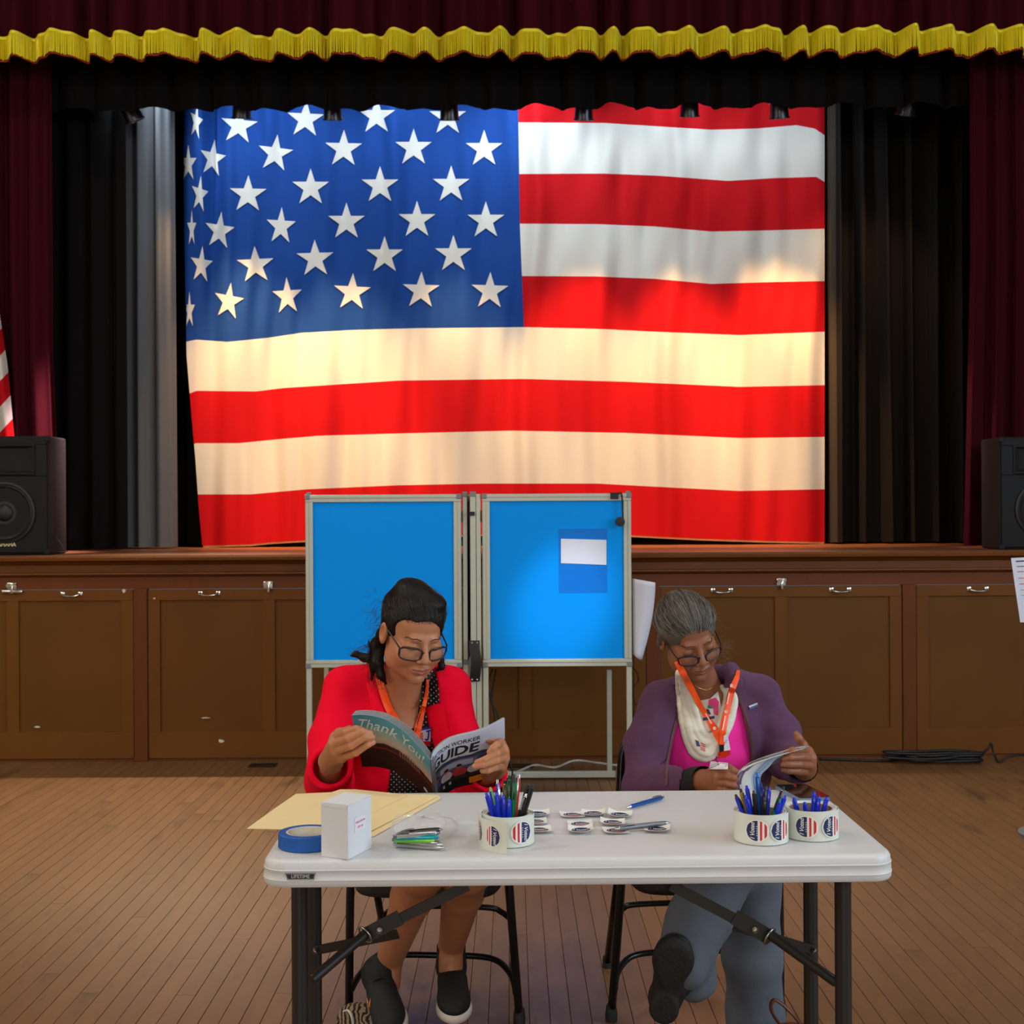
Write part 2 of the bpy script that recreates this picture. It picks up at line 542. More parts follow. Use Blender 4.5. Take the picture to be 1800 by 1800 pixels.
for i in range(-3, 7):
    xc = xc0 + PER * i
    if xc < X0 + DW / 2 or xc > X1 - DW / 2: continue
    # post to the right of this door
    MB().box((xc + DW / 2 + .004, YS - .004, 0.0), (xc + PER - DW / 2 - .004, YS + .05, zt[3] + .004), 0.003).build('post', M_post, stage)
    d = MB()
    y0 = YS + .004
    st = 0.066; mid = 0.068
    zp0, zp1 = zpx(1283), zpx(1052)
    d.box((xc - DW / 2, y0, DH_bot), (xc + DW / 2, y0 + .024, zp0), .002)
    d.box((xc - DW / 2, y0, zp1), (xc + DW / 2, y0 + .024, DH_top), .002)
    for (a, c) in ((xc - DW / 2, xc - DW / 2 + st), (xc - mid / 2, xc + mid / 2), (xc + DW / 2 - st, xc + DW / 2)):
        d.box((a, y0, zp0), (c, y0 + .024, zp1))
    door = d.build('door', M_door, stage)
    for s in (-1, 1):
        a, c = sorted((xc + s * mid / 2, xc + s * (DW / 2 - st)))
        MB().box((a, y0 + .012, zp0), (c, y0 + .02, zp1)).build('panel', M_panel, door)
        hx = xc + s * (DW / 2 - st + mid / 2) / 2 + s * .01
        hz = zpx(1041)
        hb = MB()
        hb.tube(fillcurve([(hx - .048, y0 - .002, hz + .004), (hx - .044, y0 - .022, hz), (hx - .02, y0 - .03, hz - .006), (hx + .02, y0 - .03, hz - .006), (hx + .044, y0 - .022, hz), (hx + .048, y0 - .002, hz + .004)], 4), .006, 8)
        for q in (-1, 1):
            hb.box((hx + q * .05 - .012, y0 - .004, hz - .006), (hx + q * .05 + .012, y0 + .001, hz + .016), .002)
        hb.build('pull_handle', M_chrome, door, smooth=True, auto=40)
    # over-centre latch on the rail above each door
    lb = MB()
    lz = zpx(1026)
    lb.box((xc - .026, YS - .008, lz - .02), (xc + .026, YS, lz + .022), .003)
    lb.cyl((xc - .012, YS - .03, lz + .006), (xc - .012, YS, lz + .006), .013, 12)
    lb.cyl((xc + .02, YS - .022, lz + .012), (xc + .02, YS, lz + .012), .008, 10)
    lb.box((xc - .004, YS - .02, lz - .04), (xc + .01, YS - .006, lz + .01), .003)
    if i == 0:
        lb.box((xc - .055, YS - .012, lz - .036), (xc + .06, YS - .003, lz - .022), .002)
    lb.build('latch', M_chrome, stage, smooth=True, auto=40)
# scuffs: chips of white paint on the doors
for (px, py, a, c) in ((217, 1038, .012, .016), (388, 1303, .02, .012), (271, 1052, .008, .006), (360, 1262, .03, .004), (65, 1278, .02, .006)):
    p = P(px, py, YS)
    rr = random.Random(px)
    pts = []
    for j in range(9):
        an = j / 9 * 6.283
        q = .6 + .5 * rr.random()
        pts.append((p.x + math.cos(an) * a * q, YS + .0032, p.z + math.sin(an) * c * q))
    MB().poly(pts, (0, .002, 0)).build('paint_chip', M_scuff, stage)

# floor registers in front of the stage
M_vent = mat('dark_bronze_vent', (52, 40, 30), 0.5, 0.6)
for (px, py, lab) in ((462, 1346, 'small dark floor vent on the left near the stage doors'), (914, 1347, 'small dark floor vent behind the voting booth legs')):
    p = PZ(px, py, 0)
    r = empty('floor_vent', (p.x, p.y, 0.0), lab, 'vent')
    fr = MB()
    fr.box((p.x - .075, p.y - .05, .0005), (p.x + .075, p.y - .038, .005)).box((p.x - .075, p.y + .038, .0005), (p.x + .075, p.y + .05, .005))
    fr.box((p.x - .075, p.y - .038, .0005), (p.x - .063, p.y + .038, .005)).box((p.x + .063, p.y - .038, .0005), (p.x + .075, p.y + .038, .005))
    fr.build('frame', M_vent, r)
    for j in range(9):
        xx = p.x - .056 + j * .014
        MB().box((xx - .003, p.y - .038, .0005), (xx + .003, p.y + .038, .004)).build('slat', M_vent, r)

# ================================================================== curtains
M_red = mat('red_velvet', (54, 2, 12), 0.85, sheen=0.12, var=0.15, vscale=30, stretch=(1, 1, .1), spec=0.1)
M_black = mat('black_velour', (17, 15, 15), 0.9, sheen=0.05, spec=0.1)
M_blk2 = mat('black_velour_lit', (30, 27, 26), 0.9, sheen=0.05, spec=.1)  # black velour lightened, stage light on its folds put into the colour
M_grey = mat('black_velour_lit_grey', (96, 97, 100), 0.9, sheen=0.1, spec=0.1)  # black velour too; the lamp light on it is put into this grey
M_gold = mat('gold_fringe', (240, 218, 36), 0.6, var=0.25, vscale=60, stretch=(3, 3, .3))
M_redtrim = mat('red_trim', (150, 22, 6), 0.7)
def wave(s, sd):
    r = random.Random(sd)
    ph = [r.random() * 6.28 for _ in range(4)]
    return (math.sin(s + ph[0]) + .35 * math.sin(2.03 * s + ph[1]) + .3 * math.sin(.53 * s + ph[2]) + .15 * math.sin(3.7 * s + ph[3])) / 1.4
def drape(name, x0, x1, y, z0, z1, period, amp, m, parent=None, sd=1, nz=10, flare=0.0, hem=0.0, n_per=14, taper=None):
    n = max(8, int((x1 - x0) / period * n_per))
    def fn(u, v):
        x = x0 + (x1 - x0) * u
        s = (x - x0) / period * 6.283
        a = amp * (1 + .25 * math.sin(3 * v + s * .11))
        dy = a * wave(s + .25 * math.sin(v * 2.2 + s * .3), sd)
        z = z0 + (z1 - z0) * v + (hem * math.sin(s * .5 + 1) if v == 0 else 0)
        dx = .25 * period * math.sin(s * 1.0 + sd) * .4
        if taper: dx += taper(u, v)
        return (x + dx, y + dy * (1 + flare * (1 - v)), z)
    return MB().grid(fn, n, nz).build(name, m, parent, smooth=True)

# red front curtains (legs) left and right
for nm, xa, xb, lab, sd in (('stage_curtain', P(-330, 500, 8.0).x, P(92, 500, 8.0).x, 'dark red velvet stage curtain hanging behind the left loudspeaker', 3),
                            ('stage_curtain', P(1708, 500, 8.0).x, P(2130, 500, 8.0).x, 'dark red velvet stage curtain hanging at the right end of the stage', 9)):
    left = sd == 3
    o = drape(nm, xa, xb, 8.02, ZS + .012, 4.75, 0.13, .045, M_red, sd=sd, nz=24,
              taper=(lambda u, v: (u ** 3) * .05 * max(0, 1 - v * 3)) if left else (lambda u, v: -((1 - u) ** 3) * .05 * max(0, 1 - v * 2)))
    tag(o, lab, 'curtain', 'red stage curtains')
# valance with gold fringe
val = empty('valance', (0, 7.58, 4.1), 'dark red velvet valance with gold fringe across the top of the stage', 'valance')
VX0, VX1, VY = -3.5, 3.5, 7.60
zfb, zft = P(900, 97, VY).z, P(900, 56, VY).z
def vw(x):
    s = x / .215 * 6.283
    w_ = math.sin(s + 1.1 * math.sin(s * .37) + .7 * math.sin(s * .21 + 2)) + .3 * math.sin(2 * s + 1) + .25 * math.sin(.43 * s)
    w_ = w_ / 1.35
    return .10 * (w_ if w_ > 0 else w_ * .7)
def valfn(u, v):
    x = VX0 + (VX1 - VX0) * u
    return (x, VY + vw(x) * (1.0 - .45 * v), zfb + .02 + (4.85 - zfb) * v)
MB().grid(valfn, 900, 10).build('fabric', M_red, val, smooth=True)
MB().grid(lambda u, v: (VX0 + (VX1 - VX0) * u, VY - .004 + vw(VX0 + (VX1 - VX0) * u), zfb - .004 + .012 * v), 900, 1).build('hem_trim', M_redtrim, val, smooth=True)
fb = MB()
rr = random.Random(3)
x = VX0
while x < VX1:
    dz = rr.random() * .008
    w2 = .0052
    yv = VY - .012 + vw(x); yv2 = VY - .012 + vw(x + w2)
    lean = rr.uniform(-.003, .003)
    fb.add([(x, yv - .002, zft), (x + w2 * .9, yv2 - .002, zft), (x + w2 * .9 + lean, yv2 - .004, zfb + dz), (x + lean, yv - .004, zfb + dz),
            (x + w2 * .45, (yv + yv2) / 2 - .007, zft), (x + w2 * .45 + lean, (yv + yv2) / 2 - .009, zfb + dz)],
           [(0, 4, 5, 3), (4, 1, 2, 5)])
    x += w2
fo = fb.build('fringe', M_gold, val); fo['kind'] = 'stuff'
MB().grid(lambda u, v: (VX0 + (VX1 - VX0) * u, VY - .019 + vw(VX0 + (VX1 - VX0) * u) - .003 * math.sin(3.14 * v), zft + .004 - .018 * v), 900, 3).build('fringe_heading', M_gold, val, smooth=True)
# black border above the flag
BY = 8.17
zb = P(900, 190, BY).z
bo = drape('border_curtain', -4.2, 4.2, BY, zb, 5.2, .24, .05, M_black, sd=17, nz=6, hem=.012)
tag(bo, 'black border curtain hanging above the flag', 'curtain')
# black legs: front ones, and the ones further back that catch the stage light
def leg(px0, px1, D, m, lab, sd, amp=.05, period=.16):
    o = drape('leg_curtain', P(px0, 600, D).x, P(px1, 600, D).x, D, ZS + .012, 4.9, period, amp, m, sd=sd, nz=16)
    tag(o, lab, 'curtain', 'black leg curtains')
leg(60, 222, 8.50, M_black, 'black leg curtain nearest the left red curtain', 21)
leg(214, 306, 8.75, M_grey, 'black leg curtain left of the flag, coloured grey as if lit', 5, .05, .13)
leg(292, 352, 9.22, M_black, 'black curtain strip tucked behind the left edge of the flag', 8, .04, .12)
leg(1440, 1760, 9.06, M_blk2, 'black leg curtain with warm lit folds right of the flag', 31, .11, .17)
leg(1453, 1480, 8.99, mat('black_velour_lit_tan', (64, 56, 48), .9, spec=.1), 'added narrow curtain strip coloured as a tan-lit fold beside the right edge of the flag', 52, .02, .09)  # added strip; warm light on a fold is put into its tan colour
bd = drape('backdrop_curtain', -4.6, 4.6, 10.4, ZS + .012, 5.2, .3, .06, M_black, sd=41, nz=6)
tag(bd, 'black backdrop curtain at the rear of the stage behind the flag', 'curtain')

# ================================================================== the flag
FD = 9.0
M_fr = mat('flag_red_cotton', (184, 17, 24), 0.75, spec=.08, trans=0.12, bump=0.08, bscale=25, bstretch=(3, 3, .6))
M_fw = mat('flag_white_cotton', (208, 203, 194), 0.75, spec=.08, trans=0.12, bump=0.1, bscale=25, bstretch=(3, 3, .6))
M_fb = mat('flag_blue_cotton', (26, 64, 134), 0.75, spec=.08, trans=0.12, bump=0.1, bscale=25, bstretch=(3, 3, .6))
flag = empty('american_flag', P(900, 955, FD), 'huge old American flag hung across the stage behind the booths', 'flag')
LX = ([100, 190, 300, 600, 700, 780, 870, 960], [326, 324, 322, 328, 336, 343, 349, 358])
def fold(px, py):
    "fold depth in metres (towards the camera negative)"
    a = px * .022 + .10 * math.sin(py * .006 + px * .01)
    d = .018 * math.sin(a * 2.3 + 1.0 + .0016 * py) + .013 * math.sin(a * 4.7 + .4 + .003 * py) + .014 * math.sin(px * .021 - py * .010)
    d += .009 * math.sin(px * .15 + .006 * py + 1.4 * math.sin(py * .012)) * (0.4 + .6 * math.sin(px * .013 + 2) ** 2)
    d += .007 * math.sin(px * .085 + py * .030) * math.exp(-((px - 1150) / 250) ** 2 - ((py - 300) / 200) ** 2) * 2
    lf = math.exp(-max(0, px - 340) / 90.0)            # deep folds gathered at the left edge
    d += lf * (.045 * math.sin(px * .085 + .6 + .0006 * py) + .02 * math.sin(px * .17))
    # swags from the hanging points
    for cx in (470, 620, 980, 1110, 1290, 1400):
        t = (px - cx) / (14 + .16 * max(0, py - 150))
        d -= .012 * math.exp(-t * t) * math.exp(-max(0, py - 150) / 260)
    return d
def FP(px, py, off=0.0):
    return P(px, py, FD + fold(px, py) - off)
BND = [  # stripe boundaries: x samples, y samples from top to bottom
    ([300, 1460], [110, 110]),
    ([900, 1060, 1250, 1330, 1400, 1432, 1450], [215, 216, 228, 226, 220, 226, 238]),
    ([900, 1060, 1160, 1280, 1360, 1435, 1450], [306, 305, 309, 318, 313, 311, 320]),
    ([900, 1050, 1150, 1250, 1350, 1450], [393, 394, 398, 407, 405, 402]),
    ([900, 1050, 1150, 1250, 1350, 1450], [485, 486, 490, 499, 496, 494]),
    ([320, 345, 400, 470, 530, 620, 730, 920, 1050, 1150, 1300, 1450], [602, 597, 601, 594, 585, 580, 577, 575, 578, 583, 589, 583]),
    ([330, 345, 450, 500, 560, 700, 920, 1100, 1300, 1450], [693, 687, 688, 682, 678, 669, 666, 671, 680, 677]),
    ([338, 345, 420, 490, 560, 700, 900, 1100, 1300, 1450], [782, 779, 779, 772, 766, 762, 757, 761, 770, 768]),
    ([345, 440, 540, 700, 850, 1050, 1200, 1300, 1450], [869, 869, 860, 853, 850, 850, 858, 863, 860]),
    ([352, 365, 440, 480, 535, 700, 900, 1110, 1230, 1350, 1450], [961, 959, 957, 953, 950, 943, 938, 941, 947, 951, 953]),
]
def bnd(i, x): return interp(x, *BND[i])
def strip(name, i0, i1, xl, m, n=260, nv=14):
    def fn(u, v):
        ya = bnd(i0, xl if isinstance(xl, (int, float)) else 340); yb = bnd(i1, 340)
        ym = 0
        x_l = 0
        # left edge depends on height
        y_mid = (bnd(i0, 600) + bnd(i1, 600)) / 2
        y_here0 = bnd(i0, 900) + (bnd(i1, 900) - bnd(i0, 900)) * v
        x_l = interp(y_here0, *CANX) if xl == 'canton' else interp(y_here0, *LX)
        px = x_l + (1449.5 - x_l) * u
        py = bnd(i0, px) + (bnd(i1, px) - bnd(i0, px)) * v
        return FP(px, py)
    return MB().grid(fn, n, nv).build(name, m, flag, smooth=True)
CANX = ([100, 190, 400, 575], [909, 911, 914, 921])
for i in range(5):
    strip('stripe', i, i + 1, 'canton', M_fr if i % 2 == 0 else M_fw, 150)
for i in range(5, 9):
    strip('stripe', i, i + 1, 'left', M_fw if i % 2 == 1 else M_fr)
def canfn(u, v):
    y0 = 110 + (575 - 110) * v
    x0 = interp(y0, *LX); x1 = interp(y0, *CANX)
    px = x0 + (x1 - x0) * u
    py = 110 + (bnd(5, px) - 110) * v
    return FP(px, py)
MB().grid(canfn, 200, 60).build('canton', M_fb, flag, smooth=True)
# hem binding along the bottom edge
M_hem = mat('flag_hem', (206, 150, 84), 0.7)
MB().grid(lambda u, v: FP(interp(0, [0], [0]) + 357 + (1449 - 357) * u, bnd(9, 357 + (1449 - 357) * u) + 3.0 * v, -.004), 200, 1).build('hem', M_hem, flag, smooth=True)
STARS = [(420, 221, 1, .1), (537, 210, 1, .05), (662, 204, 1, 0), (787, 206, 1, 0), (345, 214, .35, .2),
         (331, 288, .45, 0), (374, 279, .7, .15), (484, 270, .95, .12), (604, 262, 1, .02), (727, 260, 1, 0), (851, 262, 1, 0),
         (351, 342, .45, .15), (436, 342, 1, .02), (546, 330, 1, 0), (668, 326, 1, 0), (793, 325, 1, 0),
         (337, 402, .25, 0), (386, 406, .8, .12), (494, 398, .8, .05), (609, 390, 1, 0), (733, 387, 1, 0), (854, 388, 1, 0),
         (354, 466, .6, .1), (449, 466, 1, -.05), (554, 455, 1, -.03), (676, 449, 1, 0), (797, 447, 1, 0),
         (333, 546, .3, 0), (402, 530, .8, .15), (505, 521, .8, -.05), (619, 514, 1, .05), (740, 511, 1, .03), (861, 512, 1, .03)]
for (cx, cy, sx, rot) in STARS:
    R_ = 34.0
    pts = []
    for k in range(10):
        a = -math.pi / 2 + k * math.pi / 5 + rot
        r_ = R_ if k % 2 == 0 else R_ * .385
        pts.append(Vector((math.cos(a) * r_, math.sin(a) * r_, 0)))
    bm = bmesh.new()
    c0 = bm.verts.new((0, 0, 0))
    vv = [bm.verts.new(p) for p in pts]
    for k in range(10):
        bm.faces.new((c0, vv[k], vv[(k + 1) % 10]))
    bmesh.ops.subdivide_edges(bm, edges=bm.edges, cuts=3, use_grid_fill=True)
    for v in bm.verts:
        v.co = FP(max(cx + v.co.x * sx, interp(cy, *LX) + 1), cy + v.co.y, .006)
    me = bpy.data.meshes.new('star'); bm.to_mesh(me); bm.free()
    me.shade_smooth()
    obj('star', me, M_fw, flag)

# ================================================================== stage lamps
M_lampb = mat('lamp_black_metal', (60, 60, 64), 0.3, 0.8)
M_lampc = mat('lamp_bright_metal', (190, 195, 200), 0.25, 1.0)
M_lens = mat('lamp_lens', (255, 240, 215), 0.2, emit=((255, 225, 180), 6))
M_lensc = mat('lamp_lens_cool', (230, 240, 255), 0.2, emit=((215, 232, 255), 6))
LY = 8.37
LAMPS = [  # px, py, target px,py, power, colour, cone deg, blend, word
    (236, 205, 500, 760, 280, 'w', 46, 1.0, 'furthest left stage spotlight above the grey-coloured curtain'),
    (425, 200, 430, 820, 280, 'w', 46, 1.0, 'stage spotlight above the upper left star of the flag'),
    (585, 203, 600, 850, 520, 'w', 46, 1.0, 'stage spotlight above the canton between two stars'),
    (790, 203, 800, 860, 380, 'w', 46, 1.0, 'stage spotlight above the star nearest the stripes'),
    (1026, 203, 1010, 860, 440, 'w', 46, 1.0, 'stage spotlight with bright lens above the top white stripe'),
    (1212, 197, 1200, 850, 480, 'w', 46, 1.0, 'stage spotlight above the middle of the top red stripe'),
    (1370, 200, 1390, 850, 520, 'w', 50, 1.0, 'stage spotlight above the right end of the flag'),
    (1592, 194, 1500, 640, 40, 'w', 80, .9, 'dim stage spotlight above the right black curtain'),
    (200, 40, 300, 300, 80, 'c', 90, 1.0, 'first added unseen cool light from the left, behind the border'),  # from here: added cool lights, unseen, to even the wash on the flag
    (470, 40, 480, 320, 60, 'c', 110, 1.0, 'second added unseen cool light from the left, behind the border'),
    (700, 40, 720, 320, 60, 'c', 110, 1.0, 'third added unseen cool light from the left, behind the border'),
    (925, 40, 930, 300, 85, 'c', 100, 1.0, 'middle added unseen cool light behind the border'),
    (1180, 40, 1180, 320, 50, 'c', 110, 1.0, 'added unseen cool light second from the right, behind the border'),
    (1400, 40, 1380, 320, 36, 'c', 110, 1.0, 'furthest right added unseen cool light behind the border'),
    (420, 50, 84, 840, 2400, 'r', 18, 1.0, 'added unseen light grazing the left red curtain'),  # this and the next: added lights to brighten the red curtain edges
    (1400, 50, 1706, 800, 400, 'r', 14, 1.0, 'added unseen light grazing the right red curtain'),
    (330, 150, 220, 1450, 900, 'n', 48, 1.0, 'left added downlight unseen behind the border curtain'),  # this and the next: added downlights to brighten the floor before the stage
    (1400, 150, 1560, 1450, 260, 'n', 44, 1.0, 'right added downlight unseen behind the border curtain')]
for (px, py, tx, ty, pw, kc, cone, bl, lab) in LAMPS:
    p = P(px, py, 7.86 if kc == 'r' else LY) + Vector((0, 0, -.012))
    t = PZ(tx, ty, 0) if kc == 'n' else P(tx, ty, 8.0 if kc == 'r' else FD)
    d = (t - p).normalized()
    root = empty('stage_spotlight', p, lab, 'spotlight', 'stage spotlights')
    R_ = d.to_track_quat('Z', 'Y').to_matrix()
    MB().lathe([(.0, -.10), (.035, -.10), (.05, -.07), (.055, .0), (.06, .09), (.066, .09), (.066, .10), (.056, .10), (.052, .03)], 20, p - d * .08, R_).build('housing', M_lampb, root, smooth=True, auto=40)
    MB().lathe([(.0, .012), (.03, .016), (.05, .02)], 20, p - d * .08 + d * .012, R_).build('lens', M_lensc if kc == 'c' else M_lens, root, smooth=True)
    yk = MB()
    yk.tube(fillcurve([p - d * .08 + R_ @ Vector((.066, 0, 0)), p + Vector((.05, 0, .06)) - d * .06, p + Vector((0, 0, .13)) - d * .05, p + Vector((-.05, 0, .06)) - d * .06, p - d * .08 + R_ @ Vector((-.066, 0, 0))], 5), .006, 6)
    yk.cyl(p + Vector((0, 0, .12)) - d * .05, p + Vector((0, .0, .34)) - d * .05, .008, 8)
    yk.build('yoke', M_lampc, root, smooth=True)
    l = bpy.data.lights.new('spot_light', 'SPOT')
    l.energy = pw
    l.color = {'w': (1.0, .55, .20), 'c': (.70, .86, 1.0), 'n': (1.0, .84, .62), 'r': (1.0, .60, .66)}[kc]
    l.spot_size = math.radians(cone); l.spot_blend = bl
    l.shadow_soft_size = .04
    lo = bpy.data.objects.new('spot_light', l)
    lo.location = p + d * .04
    lo.rotation_euler = d.to_track_quat('-Z', 'Y').to_euler()
    COL.objects.link(lo)
pipe = MB().cyl((-3.9, LY + .02, P(900, 200, LY).z + .36), (3.9, LY + .02, P(900, 200, LY).z + .36), .024, 12).build('lighting_pipe', M_lampb, None, smooth=True)
tag(pipe, 'black pipe carrying the stage spotlights behind the border', 'pipe')
# ================================================================== voting booths
BD = 6.25
M_alu = mat('booth_grey_aluminium', (176, 180, 166), 0.45, 0.15, var=0.05, vscale=20)
M_aluedge = mat('booth_corner_plastic', (112, 118, 124), 0.5)
M_blue = mat('booth_blue_plastic', (0, 142, 236), 0.5, var=0.03, vscale=3, spec=0.08)
M_blk = mat('black_nylon', (16, 16, 18), 0.6)
M_rivet = mat('steel_rivet', (190, 190, 190), 0.3, 1.0)
def bx(px): return P(px, 1000, BD).x
def bz(py): return P(900, py, BD).z
def booth_frame(root, px0, px1, py0, py1, D):
    x0, x1 = bx(px0), bx(px1)
    z1, z0 = bz(py0), bz(py1)
    w_ = .036; dp = .03
    fr = [((x0, z1 - w_), (x1, z1)), ((x0, z0), (x1, z0 + w_)), ((x0, z0 + w_), (x0 + w_, z1 - w_)), ((x1 - w_, z0 + w_), (x1, z1 - w_))]
    for (a, c) in fr:
        b = MB().box((a[0], D, a[1]), (c[0], D + dp, c[1]), .003)
        # grooved extrusion: a raised outer bead
        if c[0] - a[0] > c[1] - a[1]:
            b.box((a[0], D - .004, (a[1] + c[1]) / 2 + .002), (c[0], D, (a[1] + c[1]) / 2 + .014), .001)
        else:
            q = a[0] + .004 if a[0] < (x0 + x1) / 2 else c[0] - .016
            b.box((q, D - .004, a[1]), (q + .012, D, c[1]), .001)
        b.build('rail' if c[0] - a[0] > c[1] - a[1] else 'stile', M_alu, root)
    for (cx, cz) in ((x0, z1), (x1, z1), (x0, z0), (x1, z0)):
        sx = 1 if cx == x0 else -1; sz = -1 if cz == z1 else 1
        xa, xb = sorted((cx - sx * .002, cx + sx * .022)); za, zb2 = sorted((cz - sz * .002, cz + sz * .022))
        MB().box((xa, D - .006, za), (xb, D + dp + .002, zb2), .003).build('corner_cap', M_aluedge, root)
    MB().box((x0 + w_ - .004, D + .010, z0 + w_ - .004), (x1 - w_ + .004, D + .016, z1 - w_ + .004)).build('panel', M_blue, root)
    return x0, x1, z0, z1
def wing(root, x, th, z0, z1, y0, y1):
    b = MB()
    b.box((x, y0, z0), (x + th, y0 + .03, z1), .003).box((x, y1 - .03, z0), (x + th, y1, z1), .003)
    b.box((x, y0 + .03, z0), (x + th, y1 - .03, z0 + .036)).box((x, y0 + .03, z1 - .036), (x + th, y1 - .03, z1))
    b.build('side_frame', M_alu, root)
    for z in (z0, z1):
        MB().box((x - .001, y0 - .004, z - .012), (x + th + .001, y0 + .012, z + .012), .002).build('corner_cap', M_aluedge, root)
    MB().box((x + th * .35, y0 + .03, z0 + .036), (x + th * .65, y1 - .03, z1 - .036)).build('side_panel', M_blue, root)
def post(root, x, y, w_=.026, z1=.7):
    MB().box((x - w_ / 2, y, 0.012), (x + w_ / 2, y + .026, z1), .003).build('leg', M_alu, root)
    MB().box((x - w_ / 2 - .003, y - .003, 0), (x + w_ / 2 + .003, y + .029, .014), .003).build('foot', M_aluedge, root)
bl = empty('voting_booth', (bx(674), BD, 0), 'blue panelled voting booth behind the person in red', 'voting booth', 'voting booths')
x0, x1, z0, z1 = booth_frame(bl, 537, 811, 868, 1172, BD)
wing(bl, x1 + .006, .022, z0 + .02, z1, BD + .03, BD + .62)
wing(bl, x0 + .001, .022, z0 + .02, z1, BD + .034, BD + .62)
post(bl, x0 + .013, BD + .002, z1=z0); post(bl, x1 + .017, BD + .03, z1=z0 + .03)
post(bl, x0 + .012, BD + .60, z1=z0 + .03); post(bl, x1 + .017, BD + .60, z1=z0 + .03)
MB().box((x0, BD + .602, .02), (x1, BD + .622, .045), .002).build('foot_bar', M_alu, bl)
br = empty('voting_booth', (bx(980), BD, 0), 'blue panelled voting booth with white card and clear pocket on its panel', 'voting booth', 'voting booths')
x0, x1, z0, z1 = booth_frame(br, 848, 1110, 868, 1172, BD)
wing(br, bx(826.5), .028, z0 - .02, z1, BD + .01, BD + .6)
MB().box((bx(837.5), BD + .006, z0 - .02), (bx(845.5), BD + .036, z1), .003).build('hinge_stile', M_alu, br)
wing(br, x1 - .022, .02, z0 + .02, z1, BD + .034, BD + .62)
post(br, bx(831), BD + .01, z1=z0); post(br, bx(841.5), BD + .01, z1=z0); post(br, x0 + .013, BD + .002, z1=z0); post(br, x1 - .013, BD + .002, z1=z0)
rp0 = P(1071.5, 1300, 6.85)
MB().box((rp0.x - .013, 6.85, .03), (rp0.x + .013, 6.872, P(1071, 1178, 6.85).z), .002).build('rear_leg', M_alu, br)
MB().box((P(868, 1370, 6.85).x, 6.848, .012), (P(1088, 1370, 6.85).x, 6.876, .045), .003).build('foot_bar', M_alu, br)
MB().box((P(1082, 1370, 6.85).x, 6.842, 0), (P(1091, 1370, 6.85).x, 6.88, .05), .004).build('foot', M_aluedge, br)
# strap, tape and hinge strips between the booths
y = BD - .004
sp = [P(834, 1126, y), P(834, 1140, y - .012), P(837, 1160, y - .02), P(836, 1180, y - .014), P(834, 1198, y)]
pp = fillcurve(sp, 5)
MB().slab(lambda u, v: pp[int(round(v * (len(pp) - 1)))] + Vector(((u - .5) * .05, 0, 0)), 3, len(pp) - 1, (0, .003, 0)).build('strap', M_blk, br)
for (px, py) in ((830, 1130), (839, 1130), (830, 1194), (839, 1194)):
    p = P(px, py, y - .006)
    MB().lathe([(0, -.002), (.004, -.0015), (.005, 0)], 10, p, Matrix.Rotation(math.radians(90), 3, 'X')).build('rivet', M_rivet, br)
MB().box((bx(825.5), BD + .002, bz(906)), (bx(835), BD + .012, bz(899))).build('tape', M_blk, br)
for px in (812.4, 846.6):
    MB().box((bx(px) - .003, BD + .002, bz(917)), (bx(px) + .003, BD + .006, bz(897))).build('hinge', M_blk, br)
# card and clear pocket on the right panel
yp = BD + .0095
M_card = mat('white_card', (206, 208, 222), 0.7)
M_pocket = mat('clear_plastic_pocket', (40, 110, 205), 0.12, alpha=0.2, spec=0.5)
MB().box((bx(982), yp - .002, bz(1043)), (bx(1068), yp - .0008, bz(930))).build('clear_pocket', M_pocket, br)
c = MB().poly([P(986, 947, yp - .003), P(1066, 949, yp - .003), P(1066, 993, yp - .003), P(986, 990, yp - .003)], (0, .0008, 0)).build('blank_card', M_card)
tag(c, 'blank white card stuck on the right blue booth panel', 'card')
# clip-on booth lamp hanging over the top rail
lr = empty('booth_lamp', P(1080, 872, BD - .01), 'black clip-on booth lamp hanging from the right booth top corner', 'lamp')
MB().box((bx(1073.5), BD - .014, bz(878)), (bx(1087.5), BD + .04, bz(866.5)), .002).build('clip', M_blk, lr)
for px in (1078, 1084):
    MB().lathe([(0, -.002), (.005, -.0015), (.006, 0)], 10, P(px, 871.5, BD - .0145), Matrix.Rotation(math.radians(90), 3, 'X')).build('stud', M_rivet, lr)
MB().tube(fillcurve([P(1087, 868, BD - .005), P(1092, 867, BD - .012), P(1094, 880, BD - .016), P(1094.5, 900, BD - .018), P(1095, 912, BD - .02)], 5), .0042, 8).build('cord', M_blk, lr, smooth=True)
MB().lathe([(0, -.012), (.012, -.014), (.02, -.010), (.023, 0), (.022, .01), (0, .012)], 20, P(1090, 917, BD - .022), Matrix.Rotation(math.radians(90), 3, 'X')).build('head', M_blk, lr, smooth=True, auto=50)
# curled sheet of paper on the outer side of the right booth
M_paper = mat('white_paper', (214, 220, 236), 0.75, trans=0.15)
def sheet(u, v):
    xl = 1112 + 1.0 * v
    xr = 1152 - 24 * v ** 1.3 + 3 * math.sin(v * 3.1)
    yt = 1017 + 7 * u; yb = 1150 + 10 * u + 2 * math.sin(u * 3)
    return P(xl + (xr - xl) * u, yt + (yb - yt) * v, BD + .02 - .05 * u * (1 - v) - .02 * math.sin(u * 3.1))
s_ = MB().slab(sheet, 8, 16, (0, .0006, 0)).build('paper_sheet', M_paper, smooth=True)
tag(s_, 'blank curled white sheet of paper on the outer edge of the right booth', 'paper')

